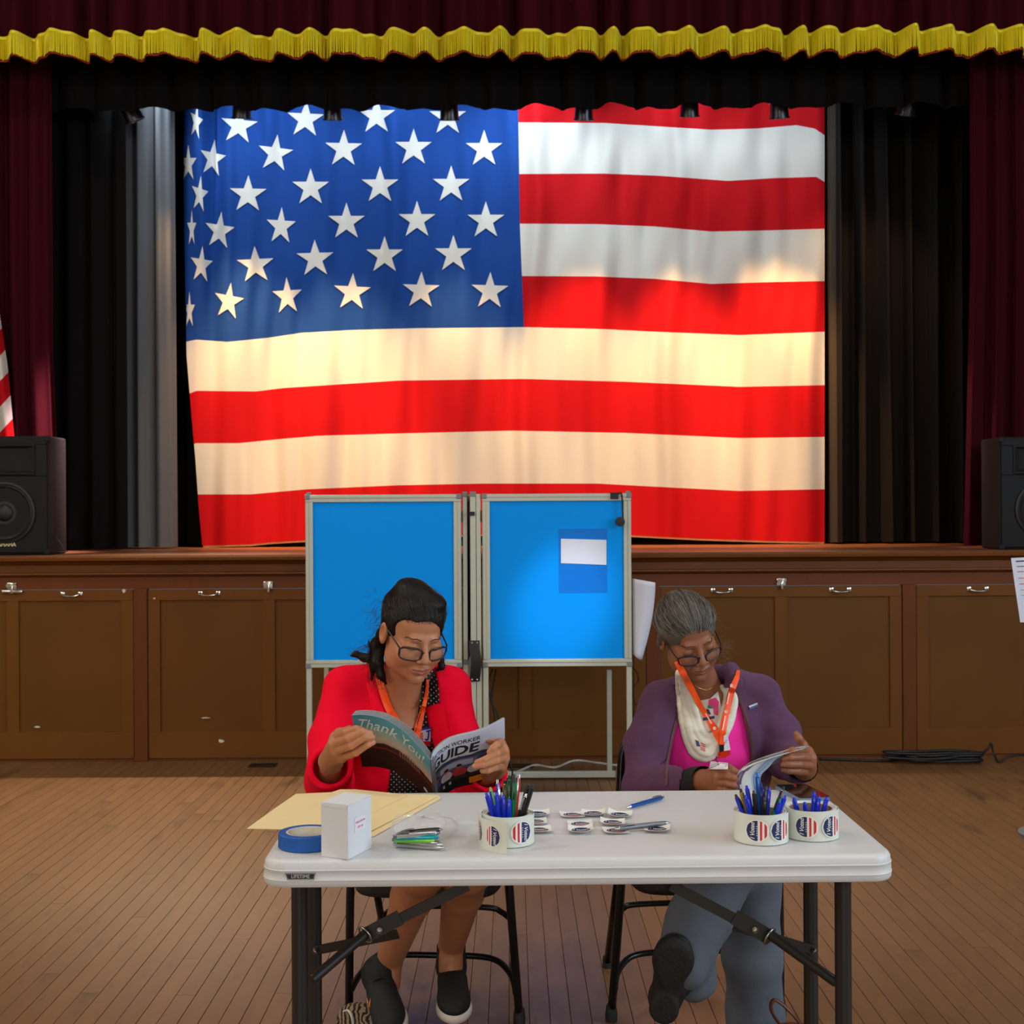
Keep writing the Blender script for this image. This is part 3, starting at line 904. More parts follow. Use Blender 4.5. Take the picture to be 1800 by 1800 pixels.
# cables
M_cblk = mat('black_cable', (14, 13, 13), 0.5)
M_cwht = mat('white_cable', (200, 198, 190), 0.5)
def cable(name, pts, r, m, lab, n=8):
    o = MB().tube(fillcurve(pts, n), r, 8).build(name, m, smooth=True)
    return tag(o, lab, 'cable')
wc = [PZ(868, 1376, .006), PZ(884, 1356, .006), PZ(906, 1357, .006), PZ(940, 1345, .006), PZ(975, 1349, .006), PZ(1010, 1337, .006), PZ(1050, 1341, .006), PZ(1096, 1346, .006), PZ(1140, 1342, .006)]
cable('power_cable', wc, .0065, M_cwht, 'white power cable snaking over the floor behind the right booth')
cable('power_cable', [P(866, 1176, 6.5), P(858, 1205, 6.5), P(868, 1250, 6.5), P(872, 1280, 6.5), P(884, 1310, 6.5), P(898, 1345, 6.5), P(899, 1366, 6.45), P(880, 1384, 6.4), PZ(868, 1400, .007)], .0045, M_cblk, 'black cable hanging below the blue booth panel with the card')
cable('power_cable', [P(872, 1176, 6.6), P(864, 1230, 6.6), P(876, 1262, 6.6), P(886, 1350, 6.6), P(884, 1380, 6.5), PZ(884, 1402, .007), PZ(893, 1396, .007), PZ(900, 1404, .007)], .004, M_cblk, 'second thinner black cable hanging beside the booth leg')
cable('power_cable', [P(1106, 1168, 6.28), P(1118, 1180, 6.5), P(1122, 1196, 6.72), P(1114, 1206, 6.7), P(1113, 1224, 6.7), P(1118, 1240, 6.7)], .003, M_cblk, 'thin black cable dangling under the curled paper sheet')
# coiled cable on the floor at the right
cl = empty('cable_coil', PZ(1650, 1338, .0), 'coiled black extension cable on the floor in front of the stage at right', 'cable')
rr = random.Random(8)
cc = PZ(1648, 1338, .01)
pts = []
for k in range(90):
    a = k * .42
    pts.append(Vector((cc.x + (.23 + .035 * math.sin(k * .7)) * math.cos(a) + .04 * math.sin(k * .13), cc.y + (.055 + .012 * math.sin(k * 1.1)) * math.sin(a), .008 + .0006 * k + .006 * math.sin(a * 1.5) ** 2)))
MB().tube(fillcurve(pts, 3), .0075, 6).build('loops', M_cblk, cl, smooth=True)
MB().tube(fillcurve([PZ(1440, 1334, .008), PZ(1500, 1336, .008), PZ(1560, 1337, .008), PZ(1600, 1332, .01), cc + Vector((0, .03, .03))], 8), .0075, 6).build('tail', M_cblk, cl, smooth=True)
MB().tube(fillcurve([cc + Vector((.1, .0, .05)), P(1712, 1331, 7.25), P(1735, 1318, 7.3), P(1742, 1306, 7.3), P(1747, 1325, 7.3), P(1756, 1340, 7.25), P(1775, 1330, 7.25), P(1830, 1322, 7.3)], 8), .006, 6).build('end', M_cblk, cl, smooth=True)

# ================================================================== loudspeakers
M_spk = mat('speaker_black_carpet', (11, 11, 12), 0.85, bump=0.3, bscale=400)
M_spkf = mat('speaker_black_plastic', (13, 13, 15), 0.6, spec=.25)
M_horn = mat('speaker_horn', (12, 15, 22), 0.3)
M_cone = mat('speaker_cone', (16, 17, 21), 0.55)
M_logo = mat('speaker_badge', (196, 184, 140), 0.4, 0.4)
def speaker(x0, x1, z0, z1, y, lab, badge_left):
    r = empty('loudspeaker', ((x0 + x1) / 2, y, z0), lab, 'loudspeaker', 'loudspeakers on the stage')
    w_ = x1 - x0; h = z1 - z0
    MB().box((x0, y + .012, z0), (x1, y + .30, z1), .012).build('cabinet', M_spk, r)
    cx = (x0 + x1) / 2
    # baffle with a rectangular horn mouth
    fz0 = z1 - h * .34; fz1 = z1 - .03
    hx0, hx1 = x0 + .09, x1 - .09
    bf = MB()
    bf.box((x0 + .012, y, z0 + .012), (x1 - .012, y + .014, fz0 + .0), .004)
    bf.box((x0 + .012, y, fz1 - .02), (x1 - .012, y + .014, z1 - .012), .003)
    bf.box((x0 + .012, y, fz0), (hx0, y + .014, fz1 - .02), .003).box((hx1, y, fz0), (x1 - .012, y + .014, fz1 - .02), .003)
    bf.build('baffle', M_spkf, r)
    def horn(u, v):
        t = v
        a = u * 4
        i = int(min(a, 3.999)); q = a - i
        c_ = [(hx0, fz0 + .02), (hx1, fz0 + .02), (hx1, fz1 - .03), (hx0, fz1 - .03), (hx0, fz0 + .02)]
        px_, pz_ = c_[i][0] + (c_[i + 1][0] - c_[i][0]) * q, c_[i][1] + (c_[i + 1][1] - c_[i][1]) * q
        mx, mz = cx, (fz0 + fz1) / 2
        k = 1 - .75 * t ** .6
        return (mx + (px_ - mx) * k, y + .002 + .11 * t, mz + (pz_ - mz) * k)
    MB().grid(horn, 32, 8).build('horn', M_horn, r)
    fr = MB()
    for (a, c_) in (((hx0 - .012, fz0 + .008), (hx1 + .012, fz0 + .02)), ((hx0 - .012, fz1 - .03), (hx1 + .012, fz1 - .018)), ((hx0 - .012, fz0 + .02), (hx0, fz1 - .03)), ((hx1, fz0 + .02), (hx1 + .012, fz1 - .03))):
        fr.box((a[0], y - .006, a[1]), (c_[0], y + .004, c_[1]), .002)
    fr.build('horn_frame', M_spkf, r)
    wz = z0 + h * .355; R_ = min(w_ * .36, h * .24)
    Rm = Matrix.Rotation(math.radians(90), 3, 'X')
    MB().lathe([(R_ * 1.08, .0), (R_ * 1.08, .010), (R_, .014), (R_ * .97, .006), (R_ * .93, .010), (R_ * .88, .004), (R_ * .80, -.004), (R_ * .30, -.045 + .046), (R_ * .29, .004)], 48, (cx, y, wz), Rm).build('woofer', M_cone, r, smooth=True, auto=40)
    MB().lathe([(0, .022), (R_ * .14, .02), (R_ * .26, .012), (R_ * .3, .002)], 32, (cx, y, wz), Rm).build('dust_cap', M_cone, r, smooth=True)
    for sx in (x0, x1):
        for sz in (z0, z1):
            xa, xb = sorted((sx, sx + (.03 if sx == x0 else -.03))); za, zb_ = sorted((sz, sz + (.03 if sz == z0 else -.03)))
            MB().box((xa - .003 * (sx == x0), y - .003, za - .0), (xb + .003 * (sx == x1), y + .03, zb_), .004).build('corner_guard', M_spkf, r)
    if badge_left is not None:
        lettering('badge_lettering', 'YAMAHA', .030, badge_left, (1, 0, 0), (0, 0, 1), M_logo, r, bold=.0012, label='pale gold brand lettering')
    return r
SD = 7.52
zs0 = ZS + .002
speaker(P(-70, 870, SD).x, P(86, 870, SD).x, zs0, P(40, 766, SD).z, SD, 'black loudspeaker with round woofer on the left end of the stage', P(9, 957.5, SD - .002))
speaker(P(1757, 870, SD).x, P(1913, 870, SD).x, zs0, P(1780, 768, SD).z, SD, 'black loudspeaker half cut off at the right end of the stage', None)
cable('power_cable', [P(84, 938, 7.62), P(98, 945, 7.58), P(108, 957, 7.55), P(112, 967, 7.52), P(119, 969, 7.5), P(104, 971, 7.46)], .003, M_cblk, 'thin black wire curling beside the left loudspeaker')

# small pole flag behind the left loudspeaker
pf = empty('pole_flag', (P(-60, 900, 7.9).x, 7.9, ZS), 'small striped American flag on a pole behind the left loudspeaker', 'flag')
M_pole = mat('flagpole_wood', (96, 62, 30), .4)
MB().cyl((P(-64, 700, 7.9).x, 7.90, ZS), (P(-40, 300, 7.9).x, 7.90, P(0, 250, 7.9).z), .014, 12).build('pole', M_pole, pf, smooth=True)
MB().lathe([(0, .0), (.12, 0), (.12, .015), (.03, .04), (.018, .06), (0, .06)], 20, (P(-64, 700, 7.9).x, 7.90, ZS)).build('base', M_pole, pf, smooth=True, auto=40)
def pfx(py): return interp(py, [380, 480, 555, 640, 700, 765, 800], [-30, -14, 0, 13, 19, 25, 27])
def pstripe(k):
    def fn(u, v):
        xx = -62 + (pfx(400 + k * 45) + 62) * u
        for _ in range(3):
            py = 400 + (k + v) * 45.0 - 1.2 * (xx - 0) * .9
            xx = -62 + (pfx(py) + 62) * u
        return P(xx, py, 7.89 - .03 * math.sin(u * 9 + .5) - .02 * math.sin(u * 17))
    return fn
for k in range(0, 9):
    MB().grid(pstripe(k), 30, 6).build('stripe', M_fr if k % 2 == 0 else M_fw, pf, smooth=True)

# printed notice at the right edge, on a stand
ns = empty('notice_stand', (P(1850, 1040, 5.6).x, 5.62, 0), 'printed white notice on a stand cut off by the right edge', 'notice')
M_ink = mat('black_ink', (40, 42, 52), .7); M_inkr = mat('red_ink', (190, 90, 84), .7)
nq = [P(1777, 981, 5.6), P(1905, 974, 5.6), P(1925, 1090, 5.6), P(1793.5, 1094, 5.6)]
def nf(u, v):
    return nq[0] * (1 - u) * (1 - v) + nq[1] * u * (1 - v) + nq[2] * u * v + nq[3] * (1 - u) * v
MB().slab(lambda u, v: nf(u, v), 4, 6, (0, .001, 0)).build('notice_sheet', M_paper, ns)
for (v, th, m_) in ((.045, .02, M_ink), (.13, .012, M_ink), (.21, .012, M_inkr), (.31, .012, M_inkr), (.40, .012, M_inkr), (.50, .006, M_ink), (.58, .006, M_ink)):
    MB().grid(lambda a, b_: nf(.06 + a * .8, v + b_ * th) + Vector((0, -.001, 0)), 4, 1).build('printed_line', m_, ns)
MB().cyl((P(1860, 1040, 5.6).x, 5.62, .02), (P(1860, 1040, 5.6).x, 5.62, 1.25), .012, 12).build('pole', M_alu, ns, smooth=True)
MB().lathe([(0, 0), (.16, 0), (.16, .012), (.02, .03), (0, .03)], 24, (P(1860, 1040, 5.6).x, 5.62, 0)).build('base', M_aluedge, ns, smooth=True, auto=40)
# added unseen spotlight that throws a pool of daylight-coloured light on the right booth panel
hs = Vector((1.9, 1.2, 5.55)); ht = P(992, 1062, BD)
hr = empty('added_spotlight', hs, 'added unseen ceiling spotlight aimed at the right booth', 'spotlight')
dd = (ht - hs).normalized(); Rm = dd.to_track_quat('Z', 'Y').to_matrix()
MB().lathe([(0, -.14), (.05, -.14), (.07, -.1), (.08, .1), (.09, .12), (.075, .12), (.06, .05), (0, .04)], 24, hs, Rm).build('housing', M_lampb, hr, smooth=True, auto=40)
MB().cyl(hs + Vector((0, 0, .05)), (hs.x, hs.y, ZC), .012, 8).build('stem', M_lampb, hr, smooth=True)
l = bpy.data.lights.new('added_spot', 'SPOT'); l.energy = 1500; l.color = (.78, .9, 1.0); l.spot_size = math.radians(5.0); l.spot_blend = .9; l.shadow_soft_size = .05
lo = bpy.data.objects.new('added_spot', l); lo.location = hs + dd * .13; lo.rotation_euler = dd.to_track_quat('-Z', 'Y').to_euler(); COL.objects.link(lo)

# ================================================================== the folding table
ZT = 0.74
M_tab = mat('table_grey_plastic', (204, 205, 206), 0.42, var=0.03, vscale=30, bump=0.04, bscale=260)
M_leg = mat('table_leg_steel', (38, 37, 35), 0.42, 0.2)
M_bolt = mat('zinc_bolt', (180, 180, 176), 0.3, 1.0)
TY0, TY1 = 2.50, 3.11
TX0, TX1 = P(453, 1540, TY0).x, P(1578, 1530, TY0).x
tcx, tcy = (TX0 + TX1) / 2, (TY0 + TY1) / 2
tab = empty('folding_table', (tcx, tcy, 0), 'light grey plastic folding table with dark steel legs', 'table')
RZ = Matrix.Rotation(math.radians(0.9), 3, 'Z')
def tr(p):
    p = Vector(p); c_ = Vector((tcx, tcy, 0))
    return RZ @ (p - c_) + c_
hw, hd = (TX1 - TX0) / 2, (TY1 - TY0) / 2
def rrect(off, rc, n=8):
    pts = []
    for (sx, sy, a0) in ((1, 1, 0), (-1, 1, 90), (-1, -1, 180), (1, -1, 270)):
        cx, cy = sx * (hw - rc), sy * (hd - rc)
        for k in range(n + 1):
            a = math.radians(a0 + 90 * k / n)
            pts.append((cx + (rc + off) * math.cos(a), cy + (rc + off) * math.sin(a)))
    return pts
prof = [(-.020, 0), (-.012, -.0006), (-.006, -.003), (-.003, -.008), (-.002, -.0175), (-.0005, -.019), (-.0005, -.0205), (-.0012, -.0215), (-.0008, -.036), (.0004, -.0375), (.0004, -.039), (-.0006, -.040), (-.001, -.0475), (-.004, -.0515), (-.010, -.053), (-.03, -.053), (-.03, -.03)]
b = MB(); rc = .05
rings = [[tr((tcx + x, tcy + y_, ZT + dz)) for (x, y_) in rrect(off, rc)] for (off, dz) in prof]
n = len(rings[0])
vs = [p for r_ in rings for p in r_]
fs = [(i * n + j, i * n + (j + 1) % n, (i + 1) * n + (j + 1) % n, (i + 1) * n + j) for i in range(len(rings) - 1) for j in range(n)]
fs.append(tuple(range(n))); fs.append(tuple((len(rings) - 1) * n + j for j in range(n - 1, -1, -1)))
b.add(vs, fs)
b.build('tabletop', M_tab, tab, smooth=True, auto=38)
# badge
bg = [P(501, 1535, 2.492), P(555, 1534.5, 2.492), P(552, 1546, 2.492), P(505, 1546.5, 2.492)]
M_badge = mat('badge_black', (34, 34, 34), .5); M_badget = mat('badge_silver', (168, 168, 164), .5)
yb_ = tr((P(528, 1540, 2.5).x, TY0, .71)).y - .0008
bgs = [Vector((p.x, yb_, p.z)) for p in bg]
bd_ = MB().poly(bgs, (0, .0012, 0)).build('badge', M_badge, tab)
def inset(pts, k):
    c_ = sum(pts, Vector()) / len(pts)
    return [c_ + Vector(((p.x - c_.x) * (1 - k * .25), p.y - c_.y, (p.z - c_.z) * (1 - k))) for p in pts]
lettering('lettering', 'LIFETIME', .0092, (sum((p.x for p in bgs)) / 4, yb_ - .0004, sum((p.z for p in bgs)) / 4), (1, 0, -.01), (0, 0, 1), M_badget, bd_, bold=.0002)
for (a, c_) in ((0, 1), (1, 2), (2, 3), (3, 0)):
    q = inset(bgs, .16)
    MB().tube([q[a] + Vector((0, -.0003, 0)), q[c_] + Vector((0, -.0003, 0))], .0004, 4).build('badge_border', M_badget, bd_)
# legs: an H-frame at each end
def px_leg(pxa, pya, D): return P(pxa, pya, D)
LN, LF = 2.63, 2.86
legs_x = {}
for side, (pn, pf_) in (('l', (527, 553)), ('r', (1482, 1425))):
    for (px, D) in ((pn, LN), (pf_, LF)):
        x = P(px, 1650, D).x
        legs_x[(side, D)] = x
        MB().tube([(x, D, .012), (x, D, ZT - .03)], .0165 if D == LN else .0155, 14).build('leg', M_leg, tab, smooth=True, auto=50)
        MB().lathe([(0, 0), (.019, 0), (.02, .01), (.018, .022), (0, .022)], 14, (x, D, 0)).build('foot_cap', M_blk, tab, smooth=True, auto=50)
    xm = (legs_x[(side, LN)] + legs_x[(side, LF)]) / 2
    MB().tube([(legs_x[(side, LN)], LN, .10), (legs_x[(side, LF)], LF, .10)], .012, 10).build('cross_bar', M_leg, tab, smooth=True, auto=50)
def bar(pa, pb, w_, t, nm, m_):
    pa, pb = Vector(pa), Vector(pb)
    d = (pb - pa).normalized(); up = Vector((0, 1, 0)).cross(d).normalized()
    b_ = MB()
    q = [pa - up * w_ / 2, pb - up * w_ / 2, pb + up * w_ / 2, pa + up * w_ / 2]
    b_.poly(q, (0, t, 0))
    return b_.build(nm, m_, tab)
def disc(p, r_, nm):
    MB().lathe([(0, -.004), (r_ * .7, -.0035), (r_, 0), (r_, .004)], 12, p, Matrix.Rotation(math.radians(90), 3, 'X')).build(nm, M_bolt, tab, smooth=True, auto=40)
BM = 2.74
for (U, bo_, ring, T0, T1, L0, L1) in (((822, 1557), (667, 1635), (642, 1643), (645, 1640), (549, 1722), (700, 1642), (554, 1671)),
                                       ((1180, 1557), (1327, 1634), (1353, 1646), (1350, 1640), (1470, 1727), (1290, 1628), (1432, 1671))):
    s = 1 if U[0] < 1000 else -1
    bar(P(*U, BM), P(ring[0] - s * 4, ring[1] + 4, BM), .022, .004, 'brace_arm', M_leg)
    bar(P((ring[0] + 2 * bo_[0]) / 3 + s * 45, bo_[1] - 22, BM - .003), P(ring[0], ring[1] + 2, BM - .003), .032, .003, 'brace_sleeve', M_leg)
    tb = P(T1[0], T1[1], LN + .018)
    MB().tube([P(T0[0], T0[1], BM - .004), tb], .0105, 12).build('brace_tube', M_leg, tab, smooth=True, auto=50)
    bar(P(*L0, BM + .008), P(L1[0], L1[1], LF - .02), .02, .003, 'brace_link', M_leg)
    disc(P(bo_[0], bo_[1], BM - .008), .007, 'bolt'); disc(P(L1[0], L1[1], LF - .024), .007, 'bolt')
    p = P(ring[0], ring[1], BM - .004)
    ax = (tb - p).normalized()
    rg = []
    u_ = ax.orthogonal().normalized(); v_ = ax.cross(u_)
    for k in range(17):
        a = k / 16 * 6.2832
        rg.append(p + (u_ * math.cos(a) + v_ * math.sin(a)) * .0185)
    MB().tube(rg, .0024, 6).build('lock_ring', M_bolt, tab, smooth=True)
    MB().box((P(U[0], U[1], BM).x - .03, BM - .03, ZT - .05), (P(U[0], U[1], BM).x + .03, BM + .03, ZT - .03)).build('bracket', M_leg, tab)

# ================================================================== things on the table
def T(px, py, dz=0.0):
    return PZ(px, py, ZT + .0006 + dz)
M_manila = mat('manila_card', (232, 208, 156), 0.75, var=0.04, vscale=14)
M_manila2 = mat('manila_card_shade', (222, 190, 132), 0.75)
fo = empty('manila_folder', T(600, 1430), 'manila folder lying open under the white box at the left table end', 'folder')
lo_ = [T(560, 1396, .001), T(655, 1390, .001), T(768, 1400, .001), T(775, 1403, .001), T(655, 1469, .001), T(560, 1462, .001)]
MB().poly([T(640, 1395, .0005), T(770, 1398, .0005), T(775, 1404, .0005), T(656, 1471, .0005), T(560, 1466, .0005), T(560, 1440, .0005)], (0, 0, .0008)).build('back_leaf', M_manila, fo)
MB().poly([T(520, 1396, .004), T(583, 1393, .004), T(598, 1388, .004), T(625, 1388, .004), T(712, 1397, .003), T(768, 1401, .002), T(650, 1462, .003), T(560, 1461, .005), T(500, 1458, .007), T(434, 1457, .007), T(478, 1425, .006)], (0, 0, .0008)).build('front_leaf', M_manila, fo)
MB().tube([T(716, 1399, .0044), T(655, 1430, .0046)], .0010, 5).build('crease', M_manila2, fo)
# painter's tape
M_tape = mat('blue_masking_tape', (0, 84, 168), 0.6, bump=.1, bscale=200); M_core = mat('tape_core_card', (206, 200, 184), 0.7)
tR, tr_, tH = .058, .041, .029
tc_ = T(533, 1500) + Vector((0, tR, 0))
tp = empty('tape_roll', tc_, 'roll of blue masking tape beside the white box', 'tape roll')
MB().lathe([(tr_ + .002, tH), (tR - .002, tH), (tR, tH - .002), (tR, .002), (tR - .002, 0), (tr_ + .002, 0), (tr_ + .002, tH)], 64, tc_).build('tape', M_tape, tp, smooth=True, auto=40)
MB().lathe([(tr_ - .002, tH - .0005), (tr_ + .002, tH - .0005), (tr_ + .002, .0005), (tr_ - .002, .0005), (tr_ - .002, tH - .0005)], 64, tc_).build('core', M_core, tp, smooth=True, auto=40)
# white carton
M_ctn = mat('white_carton', (214, 217, 222), 0.6); M_lab = mat('carton_label', (226, 224, 232), .6); M_pink = mat('pink_print', (206, 84, 140), .7)
A_, B_, C_ = T(565, 1505), T(612, 1511), T(653, 1490)
D_ = A_ + C_ - B_
hB = .104
cb = empty('small_carton', B_, 'small white carton standing on the manila folder', 'box')
MB().poly([A_, B_, C_, D_], (0, 0, hB - .002)).build('carton_body', M_ctn, cb)
e1 = (B_ - A_).normalized(); e2 = (C_ - B_).normalized()
MB().poly([A_ - e1 * .0006 - e2 * .0006 + Vector((0, 0, hB - .0015)), B_ + e1 * .0006 - e2 * .0006 + Vector((0, 0, hB - .0015)), C_ + e1 * .0006 + Vector((0, 0, hB - .0015)), D_ - e1 * .0006 + Vector((0, 0, hB - .0015))], (0, 0, .0015)).build('lid', M_ctn, cb)
MB().poly([A_ - e2 * .001 + Vector((0, 0, hB - .001)), B_ - e2 * .001 + Vector((0, 0, hB - .001)), B_ - e2 * .0012 + Vector((0, 0, hB - .009)) - e1 * .004, A_ - e2 * .0012 + Vector((0, 0, hB - .006)) + e1 * .004], e2 * .0008).build('tuck_flap', M_ctn, cb)
nrm = e2.cross(Vector((0, 0, 1)))
ctr = (B_ + C_) / 2 + Vector((0, 0, hB * .56)) + nrm * .0006
MB().poly([ctr + e2 * a + Vector((0, 0, c_)) for (a, c_) in ((-.022, -.014), (.022, -.014), (.022, .014), (-.022, .014))], nrm * .0003).build('label', M_lab, cb)
lettering('lettering', 'SINGLE USE PEN', .0052, ctr + nrm * .0007 + Vector((0, 0, .005)), e2, (0, 0, 1), M_pink, cb, bold=.0001)
lettering('lettering', 'QTY: 100', .0052, ctr + nrm * .0007 + Vector((0, 0, -.005)), e2, (0, 0, 1), M_pink, cb, bold=.0001)

# ---- pens
PENM = {k: mat('pen_' + k, c_, r_, mt) for k, c_, r_, mt in (('blue', (20, 48, 200), .3, 0), ('navy', (16, 24, 96), .3, 0), ('black', (18, 18, 20), .35, 0), ('silver', (190, 192, 196), .25, .9), ('green', (16, 150, 84), .25, .3),
        ('lime', (120, 190, 60), .25, .3), ('red', (180, 36, 40), .3, .2), ('gold', (200, 164, 70), .3, .8), ('teal', (20, 150, 160), .25, .4), ('steelblue', (30, 92, 170), .25, .5), ('grey', (120, 124, 130), .3, .6))}
def pen(p0, p1, body, trim, lab, group, r=.0048, clip_up=Vector((0, -.5, .8)), tip_first=True):
    "pen from tip p0 to button end p1"
    p0, p1 = Vector(p0), Vector(p1)
    d = (p1 - p0); L_ = d.length; d.normalize()
    o = empty('pen', p0, lab, 'pen', group)
    MB().tube([p0 + d * t * L_ for t in (.10, .12, .30, .32, .55, .8, .93)], [r * .85, r * .95, r * .98, r, r * 1.02, r, r * .95], 10).build('barrel', PENM[body], o, smooth=True, auto=50)
    MB().tube([p0 + d * t * L_ for t in (0, .012, .05, .10)], [.0006, .0012, r * .55, r * .85], 10).build('tip', PENM[trim], o, smooth=True, auto=50)
    MB().tube([p0 + d * t * L_ for t in (.93, .94, .985, 1.0)], [r * .8, r * .62, r * .6, r * .4], 10).build('button', PENM[trim], o, smooth=True, auto=50)
    n_ = (clip_up - d * clip_up.dot(d)).normalized(); s_ = d.cross(n_)
    c0 = p0 + d * L_ * .92 + n_ * (r + .0002); c1 = p0 + d * L_ * .66 + n_ * (r + .0022)
    MB().slab(lambda u, v: c0 + (c1 - c0) * v + s_ * (u - .5) * .0038 + n_ * .0016 * math.sin(v * 3.14), 2, 6, n_ * .0009).build('clip', PENM[trim if trim != 'silver' or body != 'silver' else 'grey'], o)
    return o
pen(T(1101, 1420, .006), T(1167, 1401, .006), 'steelblue', 'silver', 'metallic blue ballpoint pen lying alone near the far table edge', 'loose pens')
pen(T(1179, 1446, .0085), T(1081, 1457, .0085), 'grey', 'silver', 'silver grey pen lying across the loose stickers', 'loose pens', r=.0055)

# ---- "I Voted" sticker print on any surface map
M_stk = mat('sticker_white', (226, 228, 222), .5); M_navy = mat('sticker_navy', (26, 34, 84), .5); M_sred = mat('sticker_red', (196, 30, 44), .5)
M_roll = mat('sticker_roll_paper', (216, 220, 208), .55, trans=.05); M_rollin = mat('roll_core_card', (150, 122, 104), .8)
TXT = {}
def sticker_parts(fn, R_, parent, full=True, name='sticker'):
    "fn(a, b, h) -> world point; a right, b up in the print's own frame, h height above the paper"
    def region(cond, m_, nm, par, h, nn=20):
        b_ = MB(); vs = []; fs = []; 
        for (a0, a1, b0, b1) in cond:
            pass
        return b_
    def disc_fan(r_, h, m_, nm, par, lo=-2, hi=2):
        # horizontal slice of a disc between b = lo*r .. hi*r
        lo_, hi_ = max(lo, -1.0), min(hi, 1.0)
        nb = max(2, int((hi_ - lo_) * 8)); b_ = MB()
        def g(u, v):
            bb = (lo_ + (hi_ - lo_) * v)
            w_ = math.sqrt(max(0, 1 - bb * bb))
            return fn((u * 2 - 1) * w_ * r_, bb * r_, h)
        return b_.grid(g, 10, nb).build(nm, m_, par)
    base = disc_fan(R_, .0002, M_stk, name, parent)
    disc_fan(R_ * .90, .0005, M_navy, 'navy_field', base, -.06, 1)
    disc_fan(R_ * .90, .0005, M_sred, 'red_stripe', base, -.46, -.26)
    disc_fan(R_ * .90, .0005, M_sred, 'red_stripe', base, -.90, -.66)
    if full:
        if 'v' not in TXT:
            TXT['v'] = text_mesh('I Voted', 1.0, .25, .01, .95, subdiv=.35)
        vs, fs = TXT['v']
        sc = R_ * .52
        MB().add([fn(v.x * sc, R_ * .36 + v.y * sc, .0009) for v in vs], fs).build('lettering', M_stk, base)
        for k in range(5):
            a = (-.4 + .2 * k) * R_
            MB().add([fn(a + dx * R_ * .035, R_ * .02 + dy * R_ * .035, .0009) for dx, dy in ((-1, -1), (1, -1), (1, 1), (-1, 1))], [(0, 1, 2, 3)]).build('small_star', M_stk, base)
    return base
def sticker_roll(px, py_front, R_, H, lab, angs, flip, tail=None):
    c_ = T(px, py_front); c_.y += R_
    root = empty('sticker_roll', c_, lab, 'sticker roll', 'sticker rolls used as pen cups')
    MB().lathe([(R_ - .008, .001), (R_, .0), (R_, H), (R_ - .003, H - .001), (R_ - .0035, H - .003), (R_ - .008, H - .003)], 64, c_).build('paper_roll', M_roll, root, smooth=True, auto=40)
    MB().lathe([(R_ - .008, H - .003), (R_ - .0105, H - .003), (R_ - .0105, .003), (0, .003), (0, .001), (R_ - .008, .001)], 64, c_).build('core', M_rollin, root, smooth=True, auto=40)
    # loose outer turn of the strip, a little askew
    def turn(u, v):
        a = math.radians(-250 + 330 * u)
        rr_ = R_ + .0012 + .003 * u
        return c_ + Vector((rr_ * math.cos(a), rr_ * math.sin(a), -.0 + .0025 * (1 - u) + (H - .002) * v))
    MB().slab(turn, 48, 2, lambda u, v: Vector((0, 0, 0)) + (turn(u, v) - c_ - Vector((0, 0, (turn(u, v) - c_).z))).normalized() * -.0005).build('strip_end', M_roll, root, smooth=True, auto=40)
    sg = -1 if flip else 1
    for ang in angs:
        a0 = math.radians(ang)
        def fn(a, b_, h, a0=a0):
            # print is turned 90 degrees: its 'up' runs along the strip
            th = a0 - sg * b_ / R_
            rr_ = R_ + .0048 + h
            return c_ + Vector((rr_ * math.cos(th), rr_ * math.sin(th), H * .5 + sg * a))
        sticker_parts(fn, .0222, root)
    if tail:
        pts = [T(*q) for q in tail]
        pp_ = fillcurve(pts, 8)
        def tf(u, v): 
            i = u * (len(pp_) - 1); k = int(min(i, len(pp_) - 2))
            q = pp_[k].lerp(pp_[k + 1], i - k)
            return q + Vector((0, 0, .001 + H * v))
        MB().slab(tf, 24, 2, (0, .0005, 0)).build('tail_strip', M_roll, root, smooth=True, auto=40)
        Ltot = sum((pp_[k + 1] - pp_[k]).length for k in range(len(pp_) - 1))
        for u0 in (.22, .70):
            def fn2(a, b_, h, u0=u0):
                u = min(1, max(0, u0 - sg * b_ / Ltot))
                return tf(u, .5) + Vector((0, -.0008 - h, sg * a))
            sticker_parts(fn2, .0215, root)
    return root, c_
r1, c1 = sticker_roll(892, 1491, .050, .060, 'sticker roll with a loose tail strip, crowded with pens, left of the loose stickers', [-58], True, tail=[(841, 1478), (846, 1491), (862, 1497), (891, 1503)])
r2, c2 = sticker_roll(1346, 1487, .0515, .060, 'sticker roll crowded with blue pens, left one of the pair', [-108, -57], False)
r3, c3 = sticker_roll(1436, 1480, .0515, .060, 'sticker roll with few pens inside, right one of the pair by the phone', [-112, -56], False)
def pens_in(c_, specs, word, H=.06):
    for i, (dx, dy, lx, ly, L_, body, trim) in enumerate(specs):
        base = c_ + Vector((dx * .55, dy * .55, .006))
        top = c_ + Vector((dx + lx, dy + ly, 0)); top.z = base.z
        hor = (top - base).length
        top.z = base.z + math.sqrt(max(.0001, L_ * L_ - hor * hor))
        same = sorted((q[0], k) for k, q in enumerate(specs) if q[5] == body)
        rank = [k for _, k in same].index(i)
        ords = ['leftmost', 'second', 'third', 'fourth', 'fifth', 'sixth', 'seventh', 'eighth']
        cn = body if body != 'steelblue' else 'metallic blue'
        if len(same) == 1: lb = 'only %s pen standing in the %s' % (cn, word)
        elif rank == 0: lb = 'leftmost %s pen standing in the %s' % (cn, word)
        elif rank == len(same) - 1: lb = 'rightmost %s pen standing in the %s' % (cn, word)
        else: lb = '%s %s pen from the left standing in the %s' % (ords[rank], cn, word)
        pen(base, top, body, trim, lb, 'pens in the ' + word)
